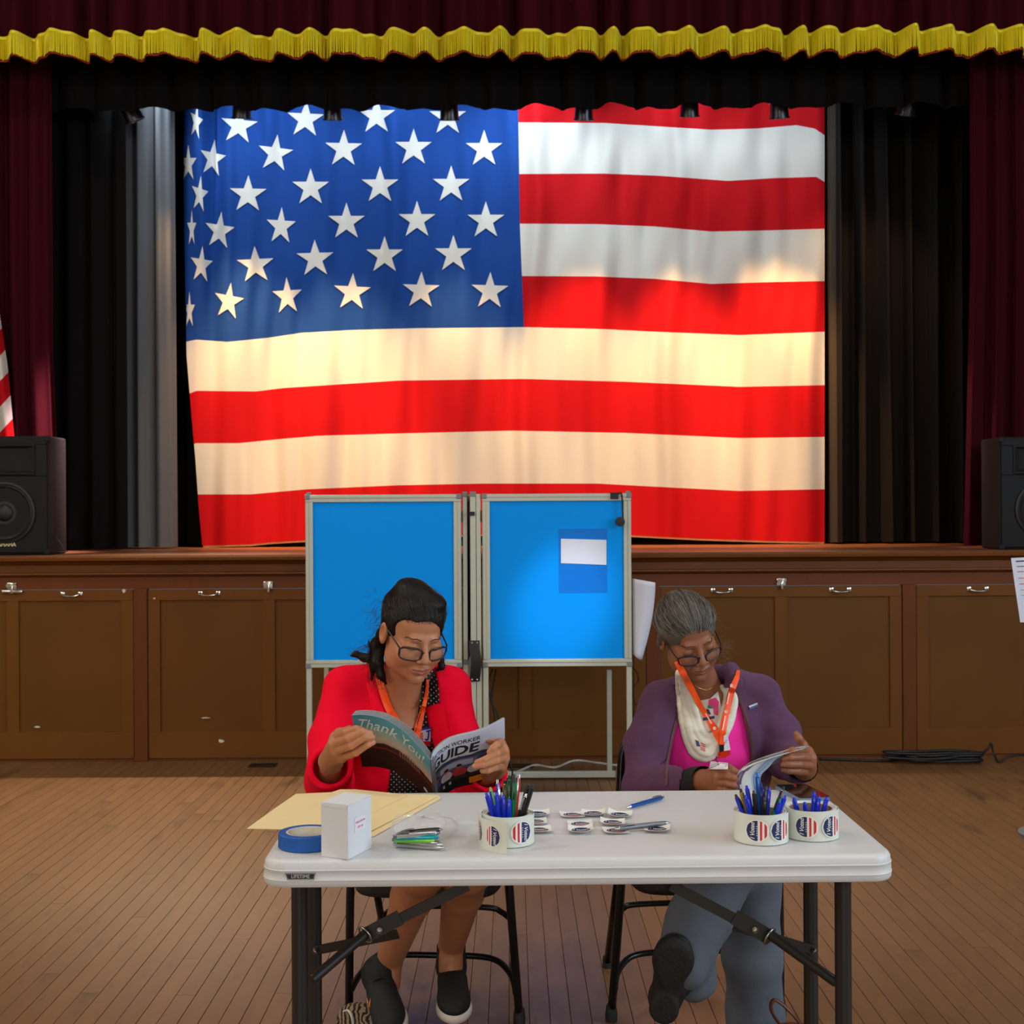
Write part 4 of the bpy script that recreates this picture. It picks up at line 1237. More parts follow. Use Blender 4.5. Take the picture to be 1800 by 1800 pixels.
pens_in(c1, [(-.030, -.01, -.012, 0, .098, 'blue', 'blue'), (-.024, .006, -.010, .0, .104, 'blue', 'lime'), (-.018, -.016, -.004, 0, .098, 'blue', 'blue'), (-.012, .010, -.008, .01, .116, 'blue', 'silver'),
             (-.004, -.018, -.004, 0, .092, 'blue', 'blue'), (.004, -.022, .0, 0, .086, 'blue', 'blue'), (-.002, .016, -.004, .01, .114, 'gold', 'black'), (.004, .022, .0, .012, .122, 'green', 'black'),
             (.010, .014, .004, .008, .126, 'black', 'black'), (.014, .004, .002, .006, .118, 'green', 'black'), (.020, .016, .004, .01, .126, 'red', 'silver'), (.024, .002, .018, 0, .112, 'black', 'black'), (.020, -.016, .018, 0, .098, 'black', 'silver'), (.030, -.006, .022, 0, .116, 'black', 'black')],
        'sticker roll with the loose tail')
pens_in(c2, [(-.034, .0, -.016, 0, .090, 'blue', 'black'), (-.028, .012, -.010, .0, .096, 'gold', 'black'), (-.024, -.012, -.008, 0, .088, 'blue', 'blue'), (-.016, .014, -.008, .01, .100, 'blue', 'blue'),
             (-.012, -.014, -.004, 0, .096, 'black', 'black'), (.000, .012, -.004, .0, .126, 'steelblue', 'steelblue'), (.006, .018, .0, .01, .104, 'blue', 'navy'), (.010, .004, .002, 0, .100, 'navy', 'black'),
             (.004, -.022, .0, 0, .084, 'black', 'black'), (.016, .012, .004, 0, .096, 'blue', 'blue'), (.016, -.018, .02, 0, .090, 'green', 'black'), (.026, .006, .022, .0, .104, 'silver', 'black'), (.030, -.010, .018, 0, .090, 'blue', 'blue'), (.024, -.018, .012, 0, .082, 'blue', 'blue')],
        'left sticker roll of the pair')
pens_in(c3, [(-.030, .006, -.004, .0, .072, 'blue', 'blue'), (-.012, -.006, -.002, 0, .064, 'blue', 'blue'), (.008, .014, .002, .0, .080, 'blue', 'blue'), (.014, .006, .004, 0, .074, 'blue', 'blue'), (.026, .004, .008, 0, .074, 'blue', 'blue')],
        'right sticker roll of the pair')

# ---- loose stickers on square backing paper
LS = [(1006, 1434, 4, 'leftmost of the far row of loose stickers'), (1042, 1432, -7, 'middle sticker of the far row of loose stickers'), (1089, 1435, -10, 'rightmost of the far row of loose stickers'),
      (1020, 1450, 2, 'leftmost of the middle row of loose stickers'), (1077, 1448, -4, 'loose sticker under the head of the silver pen'), (1021, 1462, 0, 'leftmost of the near row of loose stickers'),
      (1083, 1462, 5, 'middle sticker of the near row of loose stickers'), (1155, 1460, -9, 'rightmost of the near row of loose stickers, beyond the silver pen tip'),
      (945, 1433, 0, 'furthest loose sticker peeking out behind the left sticker roll'), (940, 1446, 2, 'middle loose sticker peeking out behind the left sticker roll'), (948, 1461, 6, 'nearest loose sticker peeking out behind the left sticker roll')]
for i, (px, py, ang, lab) in enumerate(LS):
    c_ = T(px, py, .0004 + .0002 * (i % 3))
    e = Vector((math.cos(math.radians(ang)), math.sin(math.radians(ang)), 0)); f_ = Vector((-e.y, e.x, 0))
    root = empty('loose_sticker', c_, 'I Voted sticker, ' + lab, 'sticker', 'loose I Voted stickers')
    cu = .0035 + .002 * ((i * 7) % 3)
    def pf2(a, b_, h, c_=c_, e=e, f_=f_, cu=cu):
        return c_ + e * a + f_ * b_ + Vector((0, 0, h + cu * (a / .026) ** 2 * (.5 + .5 * (1 if a * (1 if i % 2 else -1) > 0 else 0)) + cu * .8 * (b_ / .026) ** 2))
    MB().slab(lambda u, v: pf2((u - .5) * .052, (v - .5) * .05, 0), 8, 8, (0, 0, .0002)).build('backing_paper', M_stk, root, smooth=True, auto=40)
    sticker_parts(lambda a, b_, h: pf2(a, b_, h + .0003), .0215, root, name='printed_disc')

# ---- phone
ph = [T(1361, 1386), T(1416, 1384), T(1462, 1408), T(1407, 1411)]
M_phf = mat('phone_blue_metal', (130, 156, 184), .3, .7); M_phs = mat('phone_black_glass', (12, 12, 13), .08, spec=.6)
pr = empty('smartphone', sum(ph, Vector()) / 4, 'smartphone lying screen up by the right sticker roll', 'phone')
def rquad(q, k, n=5):
    out = []
    m_ = len(q)
    for i in range(m_):
        p0, p1, p2 = q[i - 1], q[i], q[(i + 1) % m_]
        a = p1 + (p0 - p1).normalized() * k; c_ = p1 + (p2 - p1).normalized() * k
        for j in range(n + 1):
            t = j / n
            out.append(a * (1 - t) ** 2 + p1 * 2 * t * (1 - t) + c_ * t * t)
    return out
MB().poly(rquad(ph, .011), (0, 0, .009)).build('body', M_phf, pr, smooth=True, auto=30)
cq = sum(ph, Vector()) / 4
MB().poly([p + (cq - p) * .03 + Vector((0, 0, .0088)) for p in rquad(ph, .011)], (0, 0, .0006)).build('screen', M_phs, pr, smooth=True, auto=30)

# ---- clear bag of pens
bagr = empty('plastic_bag', T(745, 1480), 'clear plastic bag of pens lying behind the white box', 'bag')
M_bag = mat('clear_polythene', (222, 222, 226), .12, alpha=.22, spec=.8)
specs = [('silver', 'silver', 691, 1484, 781, 1490, .006), ('silver', 'silver', 693, 1478, 780, 1485, .012), ('lime', 'grey', 689, 1476, 773, 1478, .018), ('teal', 'teal', 691, 1472, 773, 1472, .024), ('silver', 'grey', 691, 1470, 774, 1464, .030), ('black', 'silver', 700, 1466, 779, 1458, .030)]
ordinal = ['lowest silver', 'second lowest silver', 'lime green', 'teal', 'upper silver', 'topmost black']
for k, (bo_, trm, xa, ya, xb, yb2, dz) in enumerate(specs):
    pen(T(xb, yb2, dz), T(xa, ya, dz), bo_, trm, ordinal[k] + ' pen of the stack inside the clear plastic bag', 'pens in the plastic bag', r=.0058)
c_ = T(742, 1480)
def bagf(u, v):
    a = u * 6.2832
    t = v * math.pi
    nz_ = .10 * math.sin(a * 5 + 2 * v) + .07 * math.sin(a * 9 - 5 * v + 1) + .05 * math.sin(a * 17 + 9 * v)
    rx, ry = .066 * (1 + nz_ * .7), .05 * (1 + nz_)
    ex = math.copysign(abs(math.cos(a)) ** .75, math.cos(a)); ey = math.copysign(abs(math.sin(a)) ** .75, math.sin(a))
    s_ = math.sin(t) ** .6
    return c_ + Vector((rx * ex * s_, .03 + ry * ey * s_, .001 + .021 * (1 - math.cos(t)) * (1 + nz_ * .5) + .0))
MB().grid(bagf, 72, 20).build('pouch', M_bag, bagr, smooth=True)
nk = fillcurve([c_ + Vector((.055, .03, .02)), T(800, 1448, .016), T(818, 1445, .010), T(838, 1448, .004)], 8)
MB().tube(nk, [.020 - .016 * min(1, i / (len(nk) - 1) * 1.15) for i in range(len(nk))], 10, flat=.5).build('neck', M_bag, bagr, smooth=True)

# ================================================================== folding chairs
M_chr = mat('chair_black_enamel', (14, 14, 15), .28, .3)
M_pad = mat('chair_black_vinyl', (18, 18, 19), .45)
def chair(xc, yc, yaw, lab, w_=.40):
    root = empty('folding_chair', (xc, yc, 0), lab, 'chair', 'black folding chairs')
    R_ = Matrix.Rotation(yaw, 3, 'Z'); o_ = Vector((xc, yc, 0))
    def W2(x, y_, z): return R_ @ Vector((x, y_, z)) + o_
    h = w_ / 2
    # seat: rounded pan
    def seat(u, v):
        a = u * 6.2832
        ex = math.copysign(abs(math.cos(a)) ** .4, math.cos(a)); ey = math.copysign(abs(math.sin(a)) ** .4, math.sin(a))
        prf = [(0, .442), (.6, .44), (.92, .438), (1.0, .43), (1.0, .405), (.97, .398), (.9, .40), (0, .40)]
        k = v * (len(prf) - 1); i = int(min(k, len(prf) - 2)); q = k - i
        rr_ = prf[i][0] + (prf[i + 1][0] - prf[i][0]) * q; z = prf[i][1] + (prf[i + 1][1] - prf[i][1]) * q
        return W2(ex * (h - .02) * rr_, ey * .20 * rr_, z)
    MB().grid(seat, 48, 21).build('seat', M_pad, root, smooth=True, auto=50)
    MB().slab(lambda u, v: W2((u - .5) * (w_ - .11), .235 + .03 * (1 - (2 * u - 1) ** 2) + .02 * v, .57 + .15 * v), 12, 6, (0, .012, 0)).build('backrest', M_pad, root, smooth=True, auto=50)
    bk = [W2(-h - .012, -.01, 0.015)]
    for s in (-1, 1):
        # front leg, from the foot past the seat up into the back
        MB().tube(fillcurve([W2(s * (h + .020), .02 - .02, .02), W2(s * h, -.07, .40), W2(s * h, -.02, .43), W2(s * (h - .015), .17, .46), W2(s * (h - .035), .225, .56), W2(s * (h - .05), .25, .70), W2(s * (h - .085), .256, .745)], 6), .0115, 10).build('front_leg', M_chr, root, smooth=True)
        MB().tube([W2(s * (h - .022), .12, .41), W2(s * (h - .022), .42, .02)], .011, 10).build('rear_leg', M_chr, root, smooth=True)
        MB().lathe([(0, 0), (.016, 0), (.017, .02), (.0135, .045), (0, .045)], 12, W2(s * (h + .020), 0, 0)).build('foot_cap', M_blk, root, smooth=True, auto=50)
        MB().lathe([(0, 0), (.015, 0), (.015, .02), (.0125, .035), (0, .035)], 12, W2(s * (h - .022), .425, 0)).build('foot_cap', M_blk, root, smooth=True, auto=50)
    MB().tube(fillcurve([W2(-h + .085, .256, .745), W2(0, .27, .752), W2(h - .085, .256, .745)], 6), .0115, 10).build('top_bar', M_chr, root, smooth=True)
    MB().tube(fillcurve([W2(-h - .012, -.01, .09), W2(-h + .01, .06, .12), W2(-h + .07, .12, .14), W2(0, .13, .142), W2(h - .07, .12, .14), W2(h - .01, .06, .12), W2(h + .012, -.01, .09)], 6), .009, 10).build('front_cross_bar', M_chr, root, smooth=True)
    MB().tube(fillcurve([W2(-h + .02, .30, .19), W2(-h + .05, .285, .22), W2(-h + .10, .28, .235), W2(h - .10, .28, .235), W2(h - .05, .285, .22), W2(h - .02, .30, .19)], 6), .009, 10).build('rear_cross_bar', M_chr, root, smooth=True)
    return root
chair(-.222, 3.60, math.radians(-4), 'black folding chair under the person in the red blazer', .43)
chair(.50, 3.62, math.radians(3), 'black folding chair under the person in the purple fleece', .43)
# ================================================================== volume modelling for bodies and clothes
class Vol:
    def __init__(s, lo, hi, h):
        s.lo = np.array(lo, float); s.h = h
        n = np.ceil((np.array(hi) - s.lo) / h).astype(int) + 1
        s.v = np.full(tuple(n), 0.5, np.float32)
        s.ax = [s.lo[i] + h * np.arange(n[i]) for i in range(3)]
    def reg(s, lo, hi):
        sl = []
        for i in range(3):
            a = int(max(0, math.floor((lo[i] - s.lo[i]) / s.h))); b = int(min(s.v.shape[i], math.ceil((hi[i] - s.lo[i]) / s.h) + 1))
            if b - a < 1: return None, None
            sl.append(slice(a, b))
        X = s.ax[0][sl[0]][:, None, None]; Y = s.ax[1][sl[1]][None, :, None]; Z = s.ax[2][sl[2]][None, None, :]
        return tuple(sl), (X, Y, Z)
    def _smin(s, sl, d, k):
        a = s.v[sl]
        if k <= 0: s.v[sl] = np.minimum(a, d); return
        h = np.clip(.5 + .5 * (a - d) / k, 0, 1)
        s.v[sl] = a * (1 - h) + d * h - k * h * (1 - h)
    def _smax(s, sl, d, k):
        a = s.v[sl]
        if k <= 0: s.v[sl] = np.maximum(a, d); return
        h = np.clip(.5 - .5 * (a - d) / k, 0, 1)
        s.v[sl] = a * (1 - h) + d * h + k * h * (1 - h)
    def cone_d(s, g, a, b, r1, r2):
        X, Y, Z = g
        ab = [b[i] - a[i] for i in range(3)]
        L2 = sum(q * q for q in ab) + 1e-12
        t = np.clip(((X - a[0]) * ab[0] + (Y - a[1]) * ab[1] + (Z - a[2]) * ab[2]) / L2, 0, 1)
        return np.sqrt((X - a[0] - t * ab[0]) ** 2 + (Y - a[1] - t * ab[1]) ** 2 + (Z - a[2] - t * ab[2]) ** 2) - (r1 + (r2 - r1) * t)
    def cone(s, a, b, r1, r2=None, k=.01, sub=False):
        r2 = r1 if r2 is None else r2
        m = max(r1, r2) + k * 1.5 + .012
        sl, g = s.reg([min(a[i], b[i]) - m for i in range(3)], [max(a[i], b[i]) + m for i in range(3)])
        if sl is None: return s
        d = s.cone_d(g, a, b, r1, r2)
        s._smax(sl, -d, k) if sub else s._smin(sl, d, k)
        return s
    def chain(s, pts, rs, k=.008):
        for i in range(len(pts) - 1): s.cone(pts[i], pts[i + 1], rs[i], rs[i + 1], k)
        return s
    def ell(s, c, r, R=None, k=.01, sub=False):
        m = max(r) + k * 1.5 + .012
        sl, (X, Y, Z) = s.reg([c[i] - m for i in range(3)], [c[i] + m for i in range(3)])
        if sl is None: return s
        dx, dy, dz = X - c[0], Y - c[1], Z - c[2]
        if R is not None:
            Rt = np.array(R).T
            u = Rt[0, 0] * dx + Rt[0, 1] * dy + Rt[0, 2] * dz
            v = Rt[1, 0] * dx + Rt[1, 1] * dy + Rt[1, 2] * dz
            w_ = Rt[2, 0] * dx + Rt[2, 1] * dy + Rt[2, 2] * dz
        else:
            u, v, w_ = dx, dy, dz
        k0 = np.sqrt((u / r[0]) ** 2 + (v / r[1]) ** 2 + (w_ / r[2]) ** 2)
        k1 = np.sqrt((u / r[0] ** 2) ** 2 + (v / r[1] ** 2) ** 2 + (w_ / r[2] ** 2) ** 2) + 1e-9
        d = k0 * (k0 - 1) / k1
        s._smax(sl, -d, k) if sub else s._smin(sl, d, k)
        return s
    def plane(s, p, n, rad, k=0.002):
        "remove what lies beyond the plane (side of n) within rad of p"
        sl, (X, Y, Z) = s.reg([p[i] - rad for i in range(3)], [p[i] + rad for i in range(3)])
        if sl is None: return s
        n = Vector(n).normalized()
        d = (X - p[0]) * n[0] + (Y - p[1]) * n[1] + (Z - p[2]) * n[2]
        q = np.sqrt((X - p[0]) ** 2 + (Y - p[1]) ** 2 + (Z - p[2]) ** 2) - rad
        s._smax(sl, np.minimum(d, -q), k)
        return s
    def prism(s, poly, ycut, k=.004):
        "carve polygon (x,z) through everything in front of ycut"
        X = s.ax[0][:, None]; Z = s.ax[2][None, :]
        d = np.full((len(s.ax[0]), len(s.ax[2])), 1e9); sg = np.ones_like(d)
        m = len(poly)
        for i in range(m):
            ax_, az = poly[i]; bx_, bz_ = poly[i - 1]
            ex, ez = bx_ - ax_, bz_ - az
            wx, wz = X - ax_, Z - az
            t = np.clip((wx * ex + wz * ez) / (ex * ex + ez * ez), 0, 1)
            d = np.minimum(d, (wx - ex * t) ** 2 + (wz - ez * t) ** 2)
            c1 = (Z >= az) & (Z < bz_) & (ex * wz > ez * wx); c2 = (Z < az) & (Z >= bz_) & (ex * wz < ez * wx)
            sg = np.where(c1 | c2, -sg, sg)
        sd = sg * np.sqrt(d)
        D3 = np.maximum(sd[:, None, :], (s.ax[1] - ycut)[None, :, None])
        s._smax((slice(None),) * 3, (-D3).astype(np.float32), k)
        return s
    def ripple(s, amp, fr, sd=0):
        r = np.random.RandomState(sd)
        X = s.ax[0][:, None, None]; Y = s.ax[1][None, :, None]; Z = s.ax[2][None, None, :]
        t = 0
        for f_ in fr:
            for _ in range(3):
                a = r.normal(size=3); a /= np.linalg.norm(a)
                t = t + np.sin((a[0] * X + a[1] * Y + a[2] * Z) * f_ + r.rand() * 6.28) / 3 * fr[0] / f_
        s.v += (amp * t).astype(np.float32)
        return s
    def mesh(s):
        v = s.v
        ins = v < 0
        c = ins[:-1, :-1, :-1].astype(np.int8)
        cnt = np.zeros_like(c)
        for dx in (0, 1):
            for dy in (0, 1):
                for dz in (0, 1):
                    cnt += ins[dx:v.shape[0] - 1 + dx, dy:v.shape[1] - 1 + dy, dz:v.shape[2] - 1 + dz]
        idx = np.argwhere((cnt > 0) & (cnt < 8))
        cv = {}
        for dx in (0, 1):
            for dy in (0, 1):
                for dz in (0, 1):
                    cv[(dx, dy, dz)] = v[idx[:, 0] + dx, idx[:, 1] + dy, idx[:, 2] + dz]
        acc = np.zeros((len(idx), 3)); num = np.zeros(len(idx))
        for a in cv:
            for i in range(3):
                if a[i] == 0:
                    b = tuple(1 if j == i else a[j] for j in range(3))
                    va, vb = cv[a], cv[b]
                    cr = (va < 0) != (vb < 0)
                    t = np.where(cr, va / np.where(cr, va - vb, 1), 0)
                    p = np.array(a, float)[None, :].repeat(len(idx), 0); p[:, i] += t
                    acc[cr] += p[cr]; num += cr
        verts = s.lo + s.h * (idx + acc / num[:, None])
        idm = np.full(cnt.shape, -1, np.int32)
        idm[idx[:, 0], idx[:, 1], idx[:, 2]] = np.arange(len(idx))
        faces = []
        for i in range(3):
            a = [slice(None)] * 3; b = [slice(None)] * 3
            a[i] = slice(0, -1); b[i] = slice(1, None)
            df = ins[tuple(a)] != ins[tuple(b)]
            e = np.argwhere(df)
            j, k = (i + 1) % 3, (i + 2) % 3
            ok = (e[:, j] > 0) & (e[:, k] > 0) & (e[:, j] < v.shape[j] - 1) & (e[:, k] < v.shape[k] - 1)
            e = e[ok]
            pos = ins[e[:, 0], e[:, 1], e[:, 2]]
            def cell(dj, dk):
                q = e.copy(); q[:, j] += dj; q[:, k] += dk
                return idm[q[:, 0], q[:, 1], q[:, 2]]
            f = np.stack([cell(-1, -1), cell(0, -1), cell(0, 0), cell(-1, 0)], 1)
            f[~pos] = f[~pos][:, ::-1]
            faces.append(f)
        faces = np.concatenate(faces)
        faces = faces[(faces >= 0).all(1)]
        return verts, faces
def np_mesh(name, parts, mats=None, classify=None, smooth_iter=1):
    "one mesh from several (verts, faces) blocks"
    V = []; Fc = []; o = 0
    for v, f in parts:
        V.append(v); Fc.append(f + o); o += len(v)
    V = np.concatenate(V); Fc = np.concatenate(Fc)
    for _ in range(smooth_iter):
        A = np.zeros_like(V); n = np.zeros(len(V))
        for i in range(4):
            a, b = Fc[:, i], Fc[:, (i + 1) % 4]
            np.add.at(A, a, V[b]); np.add.at(n, a, 1)
            np.add.at(A, b, V[a]); np.add.at(n, b, 1)
        V = V * .5 + .5 * A / np.maximum(n, 1)[:, None]
    me = bpy.data.meshes.new(name)
    me.vertices.add(len(V)); me.vertices.foreach_set('co', V.astype(np.float32).ravel())
    me.loops.add(len(Fc) * 4); me.loops.foreach_set('vertex_index', Fc.astype(np.int32).ravel())
    me.polygons.add(len(Fc)); me.polygons.foreach_set('loop_start', np.arange(0, len(Fc) * 4, 4, dtype=np.int32))
    me.update(calc_edges=True); me.validate()
    me.shade_smooth()
    for m_ in (mats or []): me.materials.append(m_)
    if classify is not None:
        C = V[Fc].mean(1)
        me.polygons.foreach_set('material_index', classify(C).astype(np.int32))
    return me
def bvh_of(objs):
    vs = []; ps = []
    for o in objs:
        k = len(vs)
        vs += [v.co.copy() for v in o.data.vertices]
        ps += [tuple(i + k for i in p.vertices) for p in o.data.polygons]
    return BVHTree.FromPolygons(vs, ps)
def on(bv, px, py, off, dflt=3.5):
    r = ray(px, py); L_ = r.length
    h = bv.ray_cast(CAM, r / L_)
    if h[0] is None: return P(px, py, dflt)
    return P(px, py, h[0].y - off)
def ribbon(bv, pts, wpx, off, th=.0012, n=10, name='strap', m=None, parent=None, side=None, dflt=3.5, smooth_d=True):
    "flat band along photo points laid over the clothes; wpx = width in photo pixels (or list)"
    pts3 = fillcurve([Vector((p[0], p[1], 0)) for p in pts], n)
    K = len(pts3)
    ws = [wpx] * K if not isinstance(wpx, (list, tuple)) else [interp(i / (K - 1), np.linspace(0, 1, len(wpx)), wpx) for i in range(K)]
    rows = []
    for i, p in enumerate(pts3):
        t = (pts3[min(i + 1, K - 1)] - pts3[max(i - 1, 0)]).normalized()
        nn = Vector((-t.y, t.x, 0)) if side is None else Vector(side)
        rows.append([(p.x + nn.x * ws[i] * (j / 3 - .5), p.y + nn.y * ws[i] * (j / 3 - .5)) for j in range(4)])
    D = [[on(bv, x, y, off, dflt).y for (x, y) in r] for r in rows]
    if smooth_d:
        Dn = np.array(D); Dn = np.minimum(Dn, Dn.min(1, keepdims=True) + .004)
        for _ in range(3):
            Dp = np.pad(Dn, ((1, 1), (0, 0)), mode='edge'); Dn = np.minimum(Dn, (Dp[:-2] + Dp[2:] + 2 * Dn) / 4)
        D = Dn.tolist()
    g = [[P(rows[i][j][0], rows[i][j][1], D[i][j]) for j in range(4)] for i in range(K)]
    return MB().slab(lambda u, v: g[int(round(v * (K - 1)))][int(round(u * 3))], 3, K - 1, (0, th, 0)).build(name, m, parent, smooth=True, auto=50)
def patch(bv, poly, off, th, name, m, parent, step=5.0, dflt=3.5, fit=False):
    "a cut piece of cloth given by a photo polygon, laid over the surface"
    bm = bmesh.new()
    vs = [bm.verts.new((x, y, 0)) for x, y in poly]
    bm.faces.new(vs)
    bmesh.ops.triangulate(bm, faces=bm.faces)
    for _ in range(5):
        es = [e for e in bm.edges if e.calc_length() > step]
        if not es: break
        bmesh.ops.subdivide_edges(bm, edges=es, cuts=1)
        bmesh.ops.triangulate(bm, faces=bm.faces)
    if fit:
        xy = np.array([(v.co.x, v.co.y) for v in bm.verts]); c0 = xy.mean(0); q = (xy - c0) / 30.0
        A = np.stack([np.ones(len(q)), q[:, 0], q[:, 1], q[:, 0] ** 2, q[:, 0] * q[:, 1], q[:, 1] ** 2], 1)
        Dh = np.array([on(bv, x, y, 0, dflt).y for x, y in xy])
        Df = Dh.copy()
        for _ in range(4):
            co = np.linalg.lstsq(A, Df, rcond=None)[0]; ft = A @ co
            Df = np.where(Dh < ft, Dh, ft)
        for v, d in zip(bm.verts, ft):
            v.co = P(v.co.x, v.co.y, d - off)
    else:
        for v in bm.verts:
            v.co = on(bv, v.co.x, v.co.y, off, dflt)
    if th:
        r = bmesh.ops.extrude_face_region(bm, geom=list(bm.faces))
        for v in [g for g in r['geom'] if isinstance(g, bmesh.types.BMVert)]:
            v.co.y -= th
    bmesh.ops.recalc_face_normals(bm, faces=bm.faces)
    me = bpy.data.meshes.new(name); bm.to_mesh(me); bm.free()
    me.shade_smooth(); me.set_sharp_from_angle(angle=math.radians(50))
    return obj(name, me, m, parent)
def rot_head(pitch, yaw, roll):
    p, y, r = map(math.radians, (pitch, yaw, roll))
    Rp = np.array([[1, 0, 0], [0, math.cos(p), -math.sin(p)], [0, math.sin(p), math.cos(p)]])
    Ry = np.array([[math.cos(y), -math.sin(y), 0], [math.sin(y), math.cos(y), 0], [0, 0, 1]])
    Rr = np.array([[math.cos(r), 0, -math.sin(r)], [0, 1, 0], [math.sin(r), 0, math.cos(r)]])
    return Rr @ Ry @ Rp
class Head:
    def __init__(s, o, R, sc=1.0):
        s.o = np.array(o, float); s.R = R; s.sc = sc
    def w(s, p): return Vector(s.o + s.R @ (np.array(p, float) * s.sc))
    def loc(s, C): return ((C - s.o) @ s.R) / s.sc
def build_head(H, neck, older=False, fat=1.0):
    o = H.o
    V = Vol(o - np.array([.17, .17, .27]), o + np.array([.17, .22, .15]), .0019)
    W_ = lambda p: tuple(H.w(p)); R = H.R; q = H.sc
    E = lambda c, r, k=.012, sub=False: V.ell(W_(c), [a * q for a in r], R, k, sub)
    Cn = lambda a, b, r1, r2=None, k=.008, sub=False: V.cone(W_(a), W_(b), r1 * q, (r2 if r2 is not None else r1) * q, k, sub)
    E((0, .018, .030), (.074, .092, .082), 0)
    E((0, -.030, .040), (.060, .056, .058), .02)            # forehead
    E((0, -.028, -.030), (.060 * fat, .066, .074), .02)
    for s in (-1, 1):
        E((s * .036, -.062, -.034), (.027 * fat, .024, .030), .02)      # cheeks
        E((s * .044 * fat, -.022, -.066), (.022, .036, .030), .02)      # jaw corner
    E((0, -.052, -.084), (.036 * fat, .034, .026), .02)
    E((0, -.078, -.098), (.019, .015, .016), .014)          # chin
    Cn((-.030, -.083, .016), (.030, -.083, .016), .009, k=.012)
    for s in (-1, 1):
        E((s * .030, -.103, -.003), (.019, .018, .0125), .008, True)    # eye sockets
        E((s * .0305, -.0795, -.004), (.0150, .0120, .0115), .004)      # lids over the eyeballs
    Cn((0, -.089, .008), (0, -.1075, -.026), .0075, .0095, .008)        # nose
    E((0, -.1105, -.0335), (.0105, .0105, .0095), .005)
    for s in (-1, 1):
        E((s * .0125, -.100, -.0385), (.0078, .010, .0072), .004)
        E((s * .006, -.1075, -.0445), (.0035, .005, .003), .002, True)
    E((0, -.084, -.068), (.024, .014, .014), .010)          # muzzle
    Cn((-.021, -.0885, -.0665), (0, -.0985, -.0625), .0042, .0056, .004)
    Cn((.021, -.0885, -.0665), (0, -.0985, -.0625), .0042, .0056, .004)
    Cn((-.019, -.0885, -.0705), (0, -.0965, -.0735), .0042, .0068, .004)
    Cn((.019, -.0885, -.0705), (0, -.0965, -.0735), .0042, .0068, .004)
    Cn((-.024, -.0915, -.0680), (0, -.1040, -.0680), .0014, .0016, .002, True)
    Cn((.024, -.0915, -.0680), (0, -.1040, -.0680), .0014, .0016, .002, True)
    E((0, -.098, -.0845), (.016, .008, .004), .006, True)
    if older:
        for s in (-1, 1):
            Cn((s * .021, -.094, -.040), (s * .033, -.084, -.066), .0018, .0026, .005, True)
            Cn((s * .018, -.094, -.014), (s * .042, -.082, -.016), .0014, .0014, .004, True)
    for s in (-1, 1):                                        # ears
        E((s * .0765, .010, -.008), (.0085, .020, .031), .006)
        E((s * .083, .006, -.006), (.006, .011, .018), .004, True)
    V.cone(W_((0, .022, -.055)), neck[0], .050 * q, neck[1], .03)
    if len(neck) > 2: V.cone(neck[0], neck[2], neck[1], neck[3], .03)
    return V
def face_class(H, lip=1, brow=2):
    def f(C):
        L_ = H.loc(C)
        x, y, z = np.abs(L_[:, 0]), L_[:, 1], L_[:, 2]
        m = np.zeros(len(C), int)
        top = -.0610 - .11 * x - .0016 * np.exp(-(x / .004) ** 2)
        bot = -.0790 + .40 * x ** 1.0 * (x > .004) - .0000
        m[(x < .0235) & (y < -.080) & (z < top) & (z > np.minimum(bot, -.070))] = lip
        return m
    return f
def strand_mesh(paths, r0, r1, name, m, parent):
    V = []; Fc = []; o = 0
    for pts in paths:
        k = len(pts)
        A = np.array([tuple(p) for p in pts])
        T_ = np.gradient(A, axis=0); T_ /= np.linalg.norm(T_, axis=1)[:, None] + 1e-9
        ref = np.array([.31, .52, .79])
        U = np.cross(T_, ref); U /= np.linalg.norm(U, axis=1)[:, None] + 1e-9
        B = np.cross(T_, U)
        rr = np.linspace(r0, r1, k)[:, None]
        for j in range(3):
            a = j * 2.0944
            V.append(A + (U * math.cos(a) + B * math.sin(a)) * rr)
        for j in range(3):
            i0 = o + j * k + np.arange(k - 1); i1 = o + ((j + 1) % 3) * k + np.arange(k - 1)
            Fc.append(np.stack([i0, i1, i1 + 1, i0 + 1], 1))
        o += 3 * k
    me = np_mesh(name, [(np.concatenate(V), np.concatenate(Fc))], [m], smooth_iter=0)
    ob = obj(name, me, None, parent)
    ob['kind'] = 'stuff'
    return ob
def brow(bv, H, pts, r, name, m, parent):
    pp = []
    for q in fillcurve([Vector((x, 0, z)) for x, z in pts], 5):
        a = H.w((q.x, -.2, q.z)); d = (H.w((q.x, 0, q.z)) - a).normalized()
        h = bv.ray_cast(a, d)
        pp.append((h[0] if h[0] else H.w((q.x, -.09, q.z))) - d * .0003)
    return MB().tube(pp, [r * (.35 + .65 * math.sin(math.pi * (.12 + .8 * i / (len(pp) - 1)))) for i in range(len(pp))], 6, flat=.5).build(name, m, parent, smooth=True)
